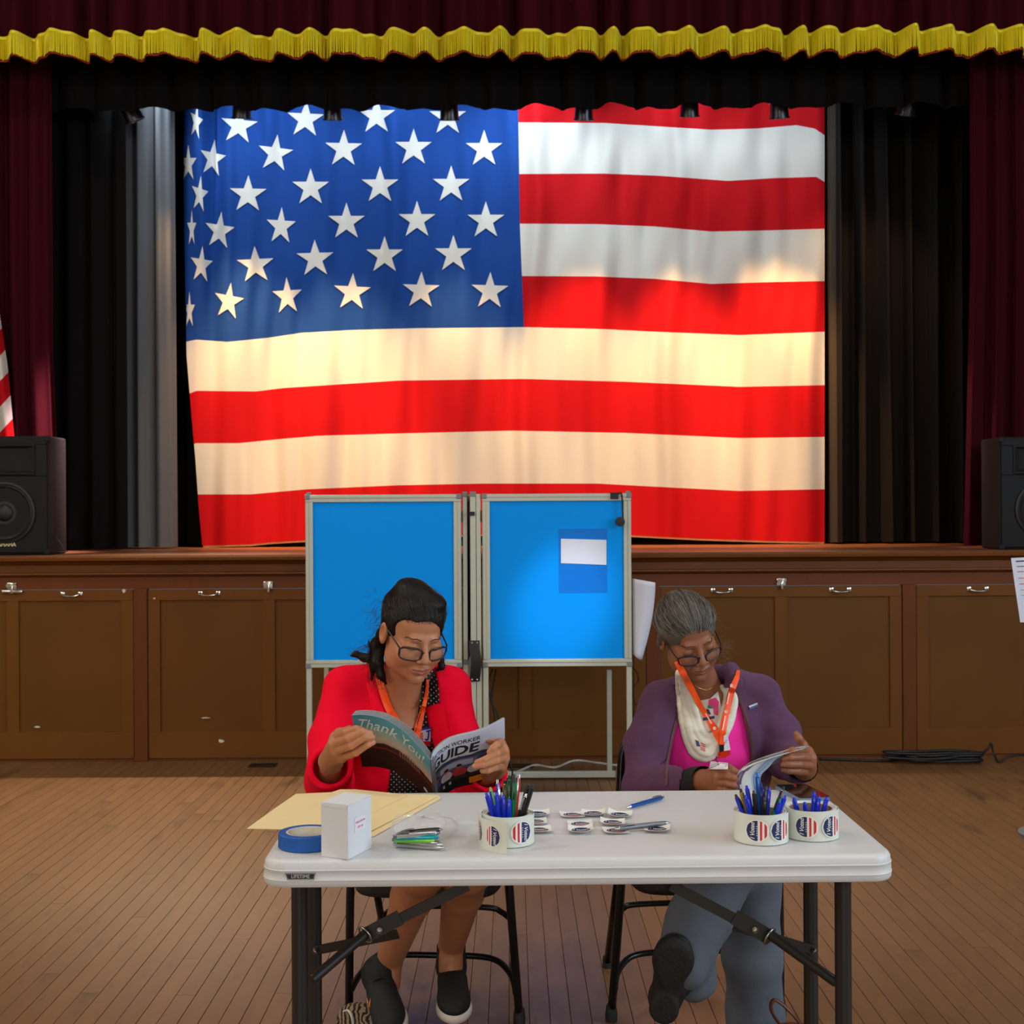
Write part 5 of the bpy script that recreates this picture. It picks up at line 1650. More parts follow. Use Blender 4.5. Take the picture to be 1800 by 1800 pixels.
def glasses(H, z, y, w_, lw, lh, lab, rimm, r, tilt=0.0, sag=0.0, rnd=.5):
    "spectacles in the head frame: z,y of the bridge"
    root = empty('eyeglasses', H.w((0, y, z)), lab, 'eyeglasses')
    M_l = mat('spectacle_lens', (200, 180, 170), .03, alpha=.07, spec=.6)
    def G(x, zz, yy=0): 
        return H.w((x, y + yy + .35 * x * x / .07 + tilt * zz, z + zz))
    for s in (-1, 1):
        cx = s * (w_ / 2 - lw / 2)
        ring = []
        for k in range(33):
            a = k / 32 * 6.2832
            ex = math.copysign(abs(math.cos(a)) ** rnd, math.cos(a)); ez = math.copysign(abs(math.sin(a)) ** rnd, math.sin(a))
            ring.append(G(cx + ex * lw / 2 * (1 - .06 * (ez < 0)), ez * lh / 2 - (.0 if ez > 0 else 0)))
        top = [p for p in ring]
        MB().tube(top, [r * (1.0 if math.sin(k / 32 * 6.2832) > -.2 else .75) for k in range(33)], 8).build('rim', rimm, root, smooth=True)
        c_ = G(cx, 0)
        MB().add([c_] + ring[:-1], [(0, 1 + k, 1 + (k + 1) % 32) for k in range(32)]).build('lens', M_l, root, smooth=True)
        x1 = s * w_ / 2
        e0 = G(x1 - s * .001, lh * .28); e1 = H.w((s * (.069), y + .035, z + lh * .30 + .006)); e2 = H.w((s * .0745, .010, z + lh * .3 + .018 if z > -.02 else .012)); e3 = H.w((s * .075, .030, .000))
        MB().tube(fillcurve([e0, e1, e2, e3], 6), r * .8, 6).build('temple', rimm, root, smooth=True)
        MB().tube(fillcurve([G(s * (w_ / 2 - lw) , lh * .08), G(s * (w_ / 2 - lw) * .5, lh * .20), G(0, lh * .22)], 4), r, 8).build('bridge', rimm, root, smooth=True)
    return root
def hand(V, wrist, wr, mcps, fingers, thumb, rf=.0085, rp=.0125, k=.006):
    for m_ in mcps:
        V.cone(wrist, m_, wr, rp, .012)
    for i in range(len(mcps) - 1):
        V.cone(mcps[i], mcps[i + 1], rp * .95, rp * .95, .008)
    for m_, ch in zip(mcps, fingers):
        pts = [m_] + ch
        rs = [rp * .86, rf * 1.05, rf * .95, rf * .78][:len(pts)] if len(pts) < 5 else [rp * .86] + [rf] * (len(pts) - 2) + [rf * .78]
        V.chain(pts, rs, .0022)
    if thumb:
        V.chain(thumb, [rp * 1.15, rf * 1.25, rf * 1.1, rf * .85][:len(thumb)], .006)
def vol_for(pts, pad, h):
    A = np.array([tuple(p) for p in pts])
    return Vol(A.min(0) - pad, A.max(0) + pad, h)
# ================================================================== person in the red blazer
M_skin1 = mat('skin_tan', (176, 118, 84), .48, sss=.12, var=.06, vscale=18, spec=.4)
M_lip1 = mat('lips_mauve', (156, 90, 76), .45, sss=.1)
M_hair1 = mat('hair_black_brown', (11, 7, 7), .5, var=.3, vscale=30, bump=.25, bscale=60, bstretch=(4, 1, 1), spec=.25)
M_blaz = mat('blazer_red_wool', (236, 2, 44), .8, spec=.12, bump=.08, bscale=500)
M_blou = mat('blouse_black', (17, 16, 18), .7)
def dotted(name, base, dotc, scale, rad):
    m = mat(name, base, .7)
    N, L = m.node_tree.nodes, m.node_tree.links
    tc = N.new('ShaderNodeTexCoord'); mp = N.new('ShaderNodeMapping')
    mp.inputs['Rotation'].default_value = (0, math.radians(45), 0)
    L.new(tc.outputs['Object'], mp.inputs['Vector'])
    sp = N.new('ShaderNodeSeparateXYZ'); L.new(mp.outputs['Vector'], sp.inputs['Vector'])
    acc = None
    for ax_ in ('X', 'Z'):
        a = N.new('ShaderNodeMath'); a.operation = 'MULTIPLY'; a.inputs[1].default_value = scale; L.new(sp.outputs[ax_], a.inputs[0])
        f = N.new('ShaderNodeMath'); f.operation = 'FRACT'; L.new(a.outputs[0], f.inputs[0])
        s_ = N.new('ShaderNodeMath'); s_.operation = 'SUBTRACT'; s_.inputs[1].default_value = .5; L.new(f.outputs[0], s_.inputs[0])
        p = N.new('ShaderNodeMath'); p.operation = 'MULTIPLY'; L.new(s_.outputs[0], p.inputs[0]); L.new(s_.outputs[0], p.inputs[1])
        if acc is None: acc = p
        else:
            ad = N.new('ShaderNodeMath'); ad.operation = 'ADD'; L.new(acc.outputs[0], ad.inputs[0]); L.new(p.outputs[0], ad.inputs[1]); acc = ad
    lt = N.new('ShaderNodeMath'); lt.operation = 'LESS_THAN'; lt.inputs[1].default_value = rad * rad; L.new(acc.outputs[0], lt.inputs[0])
    mx = N.new('ShaderNodeMix'); mx.data_type = 'RGBA'
    mx.inputs['A'].default_value = (*lin(base), 1); mx.inputs['B'].default_value = (*lin(dotc), 1)
    L.new(lt.outputs[0], mx.inputs['Factor']); L.new(mx.outputs['Result'], N['Principled BSDF'].inputs['Base Color'])
    return m
M_dots = dotted('blouse_black_white_dots', (17, 16, 19), (205, 200, 200), 96, .17)
w1 = empty('person', (-.25, 3.6, 0), 'person in a red blazer and glasses reading a booklet behind the table', 'person')
R1 = rot_head(19, 27, -3)
H1 = Head((-.263, 3.446, 1.088), R1, 1.0)
nb1 = tuple(P(703, 1232, 3.585)); nb1b = tuple(P(703, 1275, 3.60))
hv = build_head(H1, (nb1, .056, nb1b, .085), fat=1.10)
# chest, arms, hands, legs: one body
sL, eL, wL = P(608, 1214, 3.60), P(578, 1374, 3.46), P(582, 1338, 3.235)
sR, eR, wR = P(786, 1212, 3.58), P(838, 1374, 3.50), P(868, 1350, 3.26)
tv = Vol((-.56, 3.38, .40), (.10, 3.92, 1.08), .006)
for c_, r_ in (((704, 1265, 3.64), (.15, .085, .11)), ((704, 1340, 3.66), (.135, .095, .13)), ((706, 1450, 3.70), (.15, .11, .12)), ((708, 1500, 3.72), (.17, .12, .09))):
    tv.ell(tuple(P(*c_)), r_, None, .05)
tv.cone(sL, P(690, 1250, 3.63), .036, .050, .04); tv.cone(sR, P(715, 1250, 3.63), .036, .050, .04)
av = []
for (s_, e_, w_) in ((sL, eL, wL), (sR, eR, wR)):
    v_ = vol_for([s_, e_, w_], .08, .004)
    v_.cone(s_, e_, .045, .036, 0).cone(e_, w_, .036, .024, .012)
    av.append(v_)
# left hand of the picture: fingers lie on the outside of the cover
vL = vol_for([P(572, 1280, 3.2), P(665, 1345, 3.07), wL], .035, .0017)
mcL = [P(590, 1296, 3.135), P(587, 1308, 3.125), P(590, 1320, 3.13), P(600, 1331, 3.145)]
fgL = [[P(608, 1287, 3.085), P(626, 1281, 3.075), P(638, 1284, 3.082)], [P(612, 1298, 3.075), P(637, 1286, 3.068), P(651, 1289, 3.080)],
       [P(617, 1311, 3.075), P(642, 1296, 3.068), P(655, 1296, 3.080)], [P(625, 1323, 3.085), P(646, 1309, 3.075), P(656, 1305, 3.083)]]
hand(vL, wL, .026, mcL, fgL, [P(588, 1312, 3.19), P(596, 1288, 3.175), P(615, 1283, 3.155), P(630, 1286, 3.150)], rf=.0088, rp=.0130)
vL.cone(wL, eL, .024, .034, .01)
vR = vol_for([P(825, 1295, 3.08), P(895, 1372, 3.2), wR], .035, .0017)
mcR = [P(879, 1308, 3.155), P(884, 1320, 3.145), P(885, 1333, 3.15), P(881, 1346, 3.16)]
fgR = [[P(874, 1309, 3.10), P(866, 1315, 3.085), P(860, 1322, 3.085)], [P(874, 1324, 3.09), P(853, 1335, 3.08), P(838, 1340, 3.085)],
       [P(874, 1336, 3.09), P(850, 1344, 3.08), P(834, 1347, 3.085)], [P(870, 1349, 3.10), P(858, 1354, 3.09), P(848, 1355, 3.09)]]
hand(vR, wR, .026, mcR, fgR, [P(880, 1330, 3.20), P(872, 1306, 3.185), P(858, 1300, 3.17)], rf=.0084, rp=.0130)
vR.cone(wR, eR, .024, .034, .01)
# legs
hL, kL, aL = Vector((-.335, 3.72, .50)), P(742, 1528, 3.30), P(684, 1690, 3.62)
hR, kR, aR = Vector((-.165, 3.72, .50)), P(822, 1528, 3.30), P(793, 1664, 3.70)
lv = Vol((-.50, 3.15, .03), (.05, 3.95, .68), .0045)
for (h_, k_, a_) in ((hL, kL, aL), (hR, kR, aR)):
    lv.cone(h_, k_, .085, .062, .02)
    cf = k_.lerp(a_, .30) + Vector((0, .02, .0))
    lv.cone(k_, cf, .058, .054, .02); lv.cone(cf, a_, .054, .036, .02)
    lv.cone(a_, a_ + Vector((0, -.03, -.05)), .035, .034, .01)
lv.ell(tuple(P(708, 1500, 3.74)), (.17, .12, .09), None, .04)
body1 = obj('body', np_mesh('body', [x.mesh() for x in [hv, tv] + av + [vL, vR, lv]], [M_skin1, M_lip1], face_class(H1)), None, w1)
bvb1 = bvh_of([body1])
# blouse (black with white dots), V neck
bl1 = Vol((-.56, 3.36, .42), (.10, 3.92, 1.08), .0045)
for c_, r_ in (((704, 1262, 3.64), (.158, .097, .112)), ((704, 1340, 3.66), (.145, .108, .13)), ((706, 1450, 3.70), (.16, .125, .12)), ((708, 1500, 3.73), (.178, .135, .085))):
    bl1.ell(tuple(P(*c_)), r_, None, .05)
bl1.cone(P(640, 1222, 3.61), P(680, 1227, 3.61), .042, .060, .03); bl1.cone(P(768, 1220, 3.60), P(728, 1226, 3.605), .042, .060, .03)
bl1.prism([(P(x, y, 3.54).x, P(x, y, 3.54).z) for x, y in ((672, 1180), (684, 1235), (702, 1270), (717, 1291), (731, 1262), (738, 1225), (742, 1180))], 3.60, .003)
blouse1 = obj('blouse', np_mesh('blouse', [bl1.mesh()], [M_dots]), None, w1)
# skirt part of the dress over the thighs
sk = Vol((-.52, 3.2, .33), (.06, 3.95, .72), .006)
sk.cone(hL, kL.lerp(hL, .22), .105, .085, .02); sk.cone(hR, kR.lerp(hR, .22), .105, .085, .02)
sk.ell(tuple(P(708, 1490, 3.73)), (.185, .14, .10), None, .04)
sk.ripple(.003, [60, 110], 3)
skirt1 = obj('skirt', np_mesh('skirt', [sk.mesh()], [M_dots]), None, w1)
# blazer
jk = Vol((-.62, 3.17, .47), (.14, 3.96, 1.06), .0042)
for c_, r_ in (((704, 1262, 3.635), (.172, .125, .125)), ((704, 1345, 3.66), (.162, .135, .14)), ((706, 1440, 3.70), (.178, .145, .13))):
    jk.ell(tuple(P(*c_)), r_, None, .05)
jk.cone(P(610, 1209, 3.61), P(680, 1204, 3.615), .058, .066, .03); jk.cone(P(788, 1207, 3.585), P(728, 1202, 3.61), .058, .066, .03)
jk.cone(sL, P(584, 1300, 3.54), .062, .062, .025); jk.cone(P(584, 1300, 3.54), eL, .062, .060, .02)
cufL = eL.lerp(wL, .74); jk.cone(eL, cufL, .062, .056, .02)
jk.cone(sR, P(804, 1300, 3.55), .060, .058, .025); jk.cone(P(804, 1300, 3.55), eR, .058, .056, .02)
cufR = eR.lerp(wR, .70); jk.cone(eR, cufR, .056, .050, .02)
jk.ripple(.0046, [36, 70, 130], 7)
for (e_, w_, c_, r_) in ((eL, wL, cufL, .046), (eR, wR, cufR, .041)):
    d_ = (w_ - e_).normalized()
    jk.plane(c_ + d_ * .004, d_, .10)
    jk.cone(c_ + d_ * .10, c_ - d_ * .05, r_, r_ * .9, .002, True)
jk.prism([(P(x, y, 3.53).x, P(x, y, 3.53).z) for x, y in ((664, 1165), (668, 1205), (679, 1245), (684, 1280), (688, 1330), (684, 1370), (676, 1420), (676, 1480), (760, 1480), (762, 1420), (762, 1370), (768, 1310), (768, 1245), (770, 1200), (760, 1165))], 3.62, .003)
jk.cone(P(703, 1150, 3.57), P(703, 1240, 3.60), .060, .060, .004, True)
blazer1 = obj('blazer', np_mesh('blazer', [jk.mesh()], [M_blaz]), None, w1)
bv1 = bvh_of([blazer1, blouse1])
bv1a = bvh_of([blazer1, blouse1, body1])
# lapels and collar
_lp = []
_lp += [patch(bv1, [(662, 1190), (672, 1215), (681, 1250), (686, 1290), (690, 1340), (670, 1300), (652, 1240), (645, 1200)], .004, .004, 'lapel', M_blaz, w1, fit=True)]
_lp += [patch(bv1, [(748, 1243), (764, 1238), (779, 1236), (790, 1290), (794, 1322), (786, 1330), (766, 1320), (754, 1280)], .006, .005, 'lapel', M_blaz, w1, fit=True)]
_lp += [patch(bv1, [(746, 1182), (766, 1178), (772, 1215), (773, 1238), (750, 1243), (742, 1240), (748, 1210)], .005, .003, 'collar_point', M_dots, w1, fit=True)]
_lp += [patch(bv1, [(731, 1197), (748, 1186), (752, 1205), (742, 1245), (731, 1285), (722, 1300), (714, 1292), (726, 1262), (733, 1225)], .003, .002, 'collar_edge', M_dots, w1, fit=True)]
bv1a = bvh_of([blazer1, blouse1, body1] + _lp)
# hair
hr = Vol(H1.o - .20, H1.o + np.array([.20, .22, .20]), .0024)
E = lambda c, r, k=.012, sub=False: hr.ell(tuple(H1.w(c)), r, R1, k, sub)
E((0, .014, .036), (.0800, .1045, .087), 0)
E((-.008, -.116, -.016), (.092, .076, .090), .006, True)        # opens the face
E((.0, -.09, -.10), (.10, .10, .07), .006, True)
E((-.010, .020, .110), (.046, .056, .026), .014)            # teased crown
E((.024, -.020, .094), (.044, .045, .024), .014)
hr.chain([H1.w((-.068, .020, .03)), H1.w((-.066, .044, -.03)), H1.w((-.064, .060, -.085))], [.010, .013, .015], .012)
hr.chain([H1.w((.070, .020, .03)), H1.w((.078, .040, -.03)), H1.w((.080, .052, -.075))], [.012, .014, .012], .012)
hr.chain([H1.w((-.012, .082, -.01)), H1.w((-.022, .088, -.08)), H1.w((.01, .09, -.09)), H1.w((.05, .085, -.08))], [.036, .026, .03, .025], .02)
E((-.050, -.082, .026), (.040, .050, .036), .008, True)
# left side falls on the shoulder and flips out
for pts, rs in (([(664, 1130, 3.50), (655, 1158, 3.52), (640, 1156, 3.53), (626, 1150, 3.53), (616, 1153, 3.53)], [.016, .014, .011, .008, .003]),
                ([(664, 1130, 3.49), (664, 1165, 3.48), (670, 1188, 3.475), (679, 1202, 3.475)], [.018, .015, .010, .003]),
                ([(660, 1135, 3.49), (657, 1172, 3.49), (653, 1196, 3.49)], [.014, .010, .003]),
                ([(772, 1130, 3.50), (774, 1160, 3.50), (777, 1172, 3.50), (768, 1178, 3.50)], [.005, .009, .008, .004])):
    hr.chain([P(*p) for p in pts], rs, .008)
hr.ripple(.0006, [220, 340], 5)
hair1 = obj('hair', np_mesh('hair', [hr.mesh()], [M_hair1]), None, w1)
bvh1 = bvh_of([hair1])
rg = np.random.RandomState(4)
paths = []
def hairline_paths(H, n, rad, tie, front, rs, lift=.004, wob=.004):
    out = []
    for i in range(n):
        a = rs.uniform(-1, 1)
        st = front(a)
        st = np.array(st) / np.linalg.norm(st); en = np.array(tie) + rs.normal(size=3) * .12; en /= np.linalg.norm(en)
        j = rs.uniform(0, .5); pts = []
        w0 = rs.normal(size=3) * wob
        for t in np.linspace(j, j + .5, 8):
            d = st * (1 - t) + en * t; d /= np.linalg.norm(d)
            p = d * np.array(rad) * (1 + lift * 10 * rs.uniform(-.02, .06)) + np.array((0, .014, .036)) + w0 * math.sin(t * 5)
            pts.append(H.w(p))
        out.append(pts)
    return out
paths = hairline_paths(H1, 700, (.0808, .1055, .0880), (-.1, .75, .55), lambda a: (a * 1.05, -.80 + .75 * abs(a) ** 2, .22 - .32 * abs(a) ** 2.2), rg)
# flyaway curls around the left of the head and by the right cheek
for i in range(60):
    if i < 34: c0 = np.array((668 + rg.normal() * 4, 1085 + rg.normal() * 22)); dr = (-1, .4)
    else: c0 = np.array((771 + rg.normal() * 2, 1125 + rg.normal() * 18)); dr = (.45, .8)
    D0 = 3.47 + rg.normal() * .015; pts = []
    ph_ = rg.rand() * 6; am = rg.uniform(2, 6)
    L_ = rg.uniform(14, 42)
    for t in np.linspace(0, 1, 9):
        pts.append(P(c0[0] + dr[0] * L_ * t * .7 + am * math.sin(ph_ + t * 5), c0[1] + dr[1] * L_ * t + am * math.cos(ph_ + t * 5), D0))
    paths.append(pts)
for i in range(90):                                         # locks on the shoulder
    x0, y0 = rg.uniform(645, 668), rg.uniform(1120, 1150)
    ex, ey = (rg.uniform(606, 650), rg.uniform(1140, 1178)) if i % 2 else (rg.uniform(650, 690), rg.uniform(1180, 1212))
    q = fillcurve([P(x0, y0, 3.475), P((x0 + ex) / 2 + rg.normal() * 4, max(y0, ey) - 8 + rg.normal() * 5, 3.49), P(ex, ey, 3.505 if i % 2 else 3.47)], 5)
    paths.append(q)
strand_mesh(paths, .0005, .0002, 'hair_strands', mat('hair_strand_dark', (34, 25, 22), .35), w1)
# brows, lashes
M_brow1 = mat('eyebrow_brown', (62, 40, 28), .6)
for s in (-1, 1):
    brow(bvb1, H1, [(s * .013, .0155), (s * .028, .0205), (s * .043, .0165), (s * .048, .013)], .0031, 'eyebrow', M_brow1, w1)
    brow(bvb1, H1, [(s * .018, -.0095), (s * .030, -.0125), (s * .043, -.0085)], .0012, 'eyelashes', M_hair1, w1)
M_rim1 = mat('dark_tortoise_rim', (30, 20, 22), .3)
glasses(H1, -.019, -.1045, .132, .056, .036, 'dark rimmed eyeglasses worn by the person in red', M_rim1, .0026, tilt=-.10, rnd=.62)
# shoes
M_sneak = mat('sneaker_black_knit', (13, 13, 14), .75, bump=.2, bscale=300); M_sole = mat('sneaker_white_sole', (206, 200, 190), .6); M_swo = mat('sneaker_orange_mark', (214, 128, 40), .5); M_lace = mat('sneaker_lace', (26, 26, 28), .8)
def frame(heel, toe, up):
    f_ = (Vector(toe) - Vector(heel)).normalized(); u_ = Vector(up); u_ = (u_ - f_ * u_.dot(f_)).normalized(); s_ = f_.cross(u_)
    return f_, u_, s_
def sneaker(heel, toe, up, ankle, lab):
    f_, u_, s_ = frame(heel, toe, up)
    L_ = (Vector(toe) - Vector(heel)).length
    Rm = np.array([tuple(s_), tuple(f_), tuple(u_)]).T
    Wp = lambda x, y_, z: Vector(heel) + s_ * x + f_ * (y_ * L_) + u_ * z
    v_ = vol_for([Vector(heel), Vector(toe), Vector(ankle)], .07, .003)
    v_.ell(tuple(Wp(0, .16, .045)), (.036, .16 * L_, .045), Rm, 0)
    v_.ell(tuple(Wp(0, .45, .038)), (.042, .30 * L_, .036), Rm, .03)
    v_.ell(tuple(Wp(0, .76, .030)), (.046, .24 * L_, .030), Rm, .03)
    v_.cone(Wp(0, .2, .05), ankle, .040, .041, .02)
    v_.plane(Wp(0, .4, .010), -u_, .3)
    d_ = (Vector(ankle) - Wp(0, .2, .05)).normalized()
    v_.plane(Vector(ankle) + d_ * .006, d_, .08)
    sh = obj('shoe', np_mesh('shoe', [v_.mesh()], [M_sneak]), None, w1, lab)
    v2 = vol_for([Vector(heel), Vector(toe)], .07, .003)
    v2.ell(tuple(Wp(0, .16, .012)), (.040, .18 * L_, .040), Rm, 0); v2.ell(tuple(Wp(0, .45, .010)), (.046, .32 * L_, .034), Rm, .02); v2.ell(tuple(Wp(0, .77, .010)), (.050, .25 * L_, .030), Rm, .02)
    v2.plane(Wp(0, .5, .026), u_, .4); v2.plane(Wp(0, .5, -.004), -u_, .4)
    obj('sole', np_mesh('sole', [v2.mesh()], [M_sole]), None, sh)
    for k in range(4):
        a = .38 + .09 * k
        MB().tube(fillcurve([Wp(-.026, a, .062 - .010 * k), Wp(0, a + .015, .080 - .013 * k), Wp(.026, a, .062 - .010 * k)], 4), .0028, 6).build('lace', M_lace, sh, smooth=True)
    return sh, Wp, s_
sh, Wp, s_ = sneaker(P(664, 1716, 3.66), P(694, 1826, 3.44), (-.25, -.15, 1), aL, 'black knit sneaker with white sole and orange mark')
q = [Wp(.047, .30, .030), Wp(.050, .42, .016), Wp(.050, .50, .020), Wp(.048, .46, .030), Wp(.044, .40, .034)]
sh2, Wp2, s2 = sneaker(P(792, 1706, 3.77), P(800, 1800, 3.52), (.0, -.15, 1), aR, 'black knit sneaker with pale sole')
bvs = bvh_of([sh])
patch(bvs, [(641, 1755), (648, 1765), (652, 1752), (650, 1772), (645, 1770)], .002, .001, 'swoosh', M_swo, sh, step=3, dflt=3.6)
# lanyard with name badge
M_org = mat('lanyard_orange', (255, 84, 8), .5); M_orgp = mat('lanyard_white_print', (250, 200, 180), .6)
M_bdg = mat('badge_white', (222, 222, 230), .4); M_bdgr = mat('badge_red', (196, 24, 40), .4); M_bdgb = mat('badge_blue', (28, 48, 170), .4)
ln = empty('lanyard', P(728, 1290, 3.45), 'orange lanyard with a name badge worn by the person in red', 'lanyard')
ribbon(bv1a, [(664, 1190), (669, 1203), (678, 1232), (686, 1250), (696, 1266), (712, 1300), (722, 1325)], [11, 13, 13, 12, 10], .006, m=M_org, parent=ln)
ribbon(bv1a, [(752, 1195), (749, 1225), (742, 1252), (735, 1280), (728, 1310), (724, 1330)], [5, 7, 11, 14, 12], .008, m=M_org, parent=ln)
patch(bv1a, [(737, 1281), (757, 1277), (757, 1311), (733, 1311)], .010, .001, 'name_badge', M_bdg, ln)
patch(bv1a, [(737, 1281), (757, 1277), (757, 1281), (737, 1285)], .0115, .0006, 'badge_band', M_bdgb, ln)
patch(bv1a, [(732, 1303), (757, 1303), (757, 1311), (731, 1311)], .0115, .0006, 'badge_band', M_bdgr, ln)
for k in range(5):
    patch(bv1a, [(735, 1289 + 3 * k), (744, 1287.5 + 3 * k), (744, 1289 + 3 * k), (735, 1290.5 + 3 * k)], .0115, .0006, 'badge_stripe', M_bdgr, ln)
ribbon(bv1a, [(749, 1286), (757, 1284), (754, 1285), (753, 1295), (751, 1301), (747, 1299)], 2.6, .013, m=M_bdgb, parent=ln, name='badge_letter')
pc = on(bv1a, 741, 1255, .0105)
MB().lathe([(0, -.0004), (.004, 0)], 12, pc, Matrix.Rotation(math.radians(90), 3, 'X')).build('logo', M_orgp, ln)

# ================================================================== booklet held by the person in red
bk = empty('booklet', P(755, 1340, 3.12), 'open election worker guide booklet with a teal back cover saying Thank You', 'booklet')
DN = Vector((0, .215, -.165))
def cover(side):
    if side < 0: t = [(757.5, 1337, 3.10), (742, 1318, 3.10), (728, 1303, 3.10), (712, 1287, 3.10), (697, 1276, 3.105), (676, 1264, 3.11), (655, 1258.5, 3.115), (636, 1256.5, 3.12), (618, 1257, 3.125)]
    else: t = [(757.5, 1337, 3.10), (762, 1322, 3.10), (772, 1310, 3.10), (788, 1299, 3.10), (806, 1293, 3.10), (830, 1287.5, 3.105), (852, 1280, 3.11), (870, 1271.5, 3.115), (887, 1262, 3.12)]
    c_ = fillcurve([P(*p) for p in t], 6)
    def fn(u, v, h=0.0):
        "u from spine 0 to outer edge 1, v from top 0 to foot 1, h towards the viewer"
        x = u * (len(c_) - 1); i = int(min(max(x, 0), len(c_) - 2))
        p = c_[i].lerp(c_[i + 1], x - i)
        t_ = (c_[min(i + 1, len(c_) - 1)] - c_[max(i - 1, 0)]).normalized()
        nn = t_.cross(DN.normalized()) * (1 if side < 0 else -1)
        if nn.y > 0: nn = -nn
        return p + DN * v + nn.normalized() * h
    return fn
fL, fR = cover(-1), cover(1)
def grad_mat(name, stops, rough=.3):
    m = mat(name, (200, 200, 200), .45, spec=.2)
    N, L = m.node_tree.nodes, m.node_tree.links
    uv = N.new('ShaderNodeUVMap'); sp = N.new('ShaderNodeSeparateXYZ'); L.new(uv.outputs['UV'], sp.inputs['Vector'])
    nz = N.new('ShaderNodeTexNoise'); nz.inputs['Scale'].default_value = 7; nz.inputs['Detail'].default_value = 6; L.new(uv.outputs['UV'], nz.inputs['Vector'])
    ad = N.new('ShaderNodeMath'); ad.operation = 'MULTIPLY_ADD'; ad.inputs[1].default_value = .10; L.new(nz.outputs['Fac'], ad.inputs[0]); L.new(sp.outputs['Y'], ad.inputs[2])
    rp_ = N.new('ShaderNodeValToRGB'); cr = rp_.color_ramp
    while len(cr.elements) > 1: cr.elements.remove(cr.elements[-1])
    cr.elements[0].position = stops[0][0]; cr.elements[0].color = (*lin(stops[0][1]), 1)
    for (p_, c_) in stops[1:]:
        e = cr.elements.new(p_); e.color = (*lin(c_), 1)
    L.new(ad.outputs[0], rp_.inputs['Fac']); L.new(rp_.outputs['Color'], N['Principled BSDF'].inputs['Base Color'])
    return m
def cover_mesh(name, fn, m, parent, th, nu=40, nv=10, h0=0):
    me = MB().slab(lambda u, v: fn(u, v, h0), nu, nv, lambda u, v: fn(u, v, h0 - th) - fn(u, v, h0)).mesh(name, True, 45)
    uvl = me.uv_layers.new(name='UVMap')
    K = (nu + 1) * (nv + 1)
    for l_ in me.loops:
        i = l_.vertex_index % K
        uvl.data[l_.index].uv = ((i % (nu + 1)) / nu, (i // (nu + 1)) / nv)
    return obj(name, me, m, parent)
M_bkL = grad_mat('back_cover_print', [(0, (84, 158, 182)), (.24, (96, 168, 188)), (.36, (170, 196, 196)), (.47, (222, 206, 190)), (.535, (214, 190, 172)), (.55, (70, 40, 40)), (.62, (62, 22, 22)), (.64, (150, 52, 30)), (.665, (52, 14, 16)), (1, (34, 10, 12))])
M_bkR = grad_mat('front_cover_print', [(0, (206, 216, 236)), (.44, (206, 216, 236)), (.445, (70, 76, 110)), (.56, (120, 130, 170)), (.72, (60, 62, 92)), (.80, (20, 20, 26)), (1, (14, 14, 16))])
M_page = mat('booklet_pages', (186, 188, 192), .6)
cL = cover_mesh('back_cover', fL, M_bkL, bk, .0006)
cR = cover_mesh('front_cover', fR, M_bkR, bk, .0006)
# page blocks behind the covers: the leaves fan a little apart
for k in range(7):
    o_ = -.0012 - .0016 * k
    MB().slab(lambda u, v, o_=o_, k=k: fL(.002 + u * (.985 - .006 * k), v * .995 + .002, o_ - .010 * u * (1 - u) * k * .35), 30, 2, lambda u, v: Vector((0, .0008, .0003))).build('page', M_page, bk, smooth=True, auto=45)
for k in range(3):
    o_ = -.0012 - .0012 * k
    MB().slab(lambda u, v, o_=o_, k=k: fR(.002 + u * (.99 - .004 * k), v * .995 + .002, o_), 30, 2, lambda u, v: Vector((0, .0008, .0003))).build('page', M_page, bk, smooth=True, auto=45)
spn = mat('booklet_spine', (60, 66, 84), .4)
MB().slab(lambda u, v: fL(.014, v, .0006).lerp(fR(.02, v, .0006), u) + Vector((0, -.002 * math.sin(u * 3.14), 0)), 5, 8, (0, .001, 0)).build('spine', spn, bk, smooth=True, auto=60)
def cover_text(txt, fn, side, u0, u1, v0, v1, m, shear=0, bold=.012, spacing=1.0, wave_=0, name='lettering', rise=0):
    vs, fs = text_mesh(txt, 1.0, shear, bold, spacing, subdiv=.25)
    xs = [v.x for v in vs]; ys = [v.y for v in vs]
    x0, x1, y0, y1 = min(xs), max(xs), min(ys), max(ys)
    out = []
    for v in vs:
        a = (v.x - x0) / (x1 - x0); b_ = (v.y - y0) / (y1 - y0)
        u = u0 + (u1 - u0) * a
        out.append(fn(u, v1 + (v0 - v1) * b_ + rise * a, .0006))
    return MB().add(out, fs).build(name, m, cL if side < 0 else cR)
M_wprint = mat('white_print', (232, 234, 230), .5); M_dprint = mat('dark_print', (34, 32, 48), .5)
cover_text('Thank You!', fL, -1, .93, .10, .07, .26, M_wprint, shear=.45, bold=.004, spacing=1.02, rise=.02)
cover_text('ELECTION WORKER', fR, 1, .06, .70, .095, .165, M_dprint, shear=.15, bold=.012)
cover_text('GUIDE', fR, 1, .10, .695, .19, .36, M_dprint, shear=.15, bold=.03)
def cpatch(fn, par, pts, m, h=.0005, name='print_patch', nn=8):
    (u0, v0), (u1, v1) = pts
    MB().grid(lambda a, b_: fn(u0 + (u1 - u0) * a, v0 + (v1 - v0) * b_, h), nn, 3).build(name, m, par, smooth=True)
M_pr = {k: mat('print_' + k, c_, .5) for k, c_ in (('red', (190, 50, 60)), ('shirt', (206, 206, 220)), ('skin', (170, 112, 92)), ('dark', (30, 26, 32)), ('orange', (222, 140, 20)), ('blue', (60, 74, 140)), ('pale', (176, 186, 216)))}
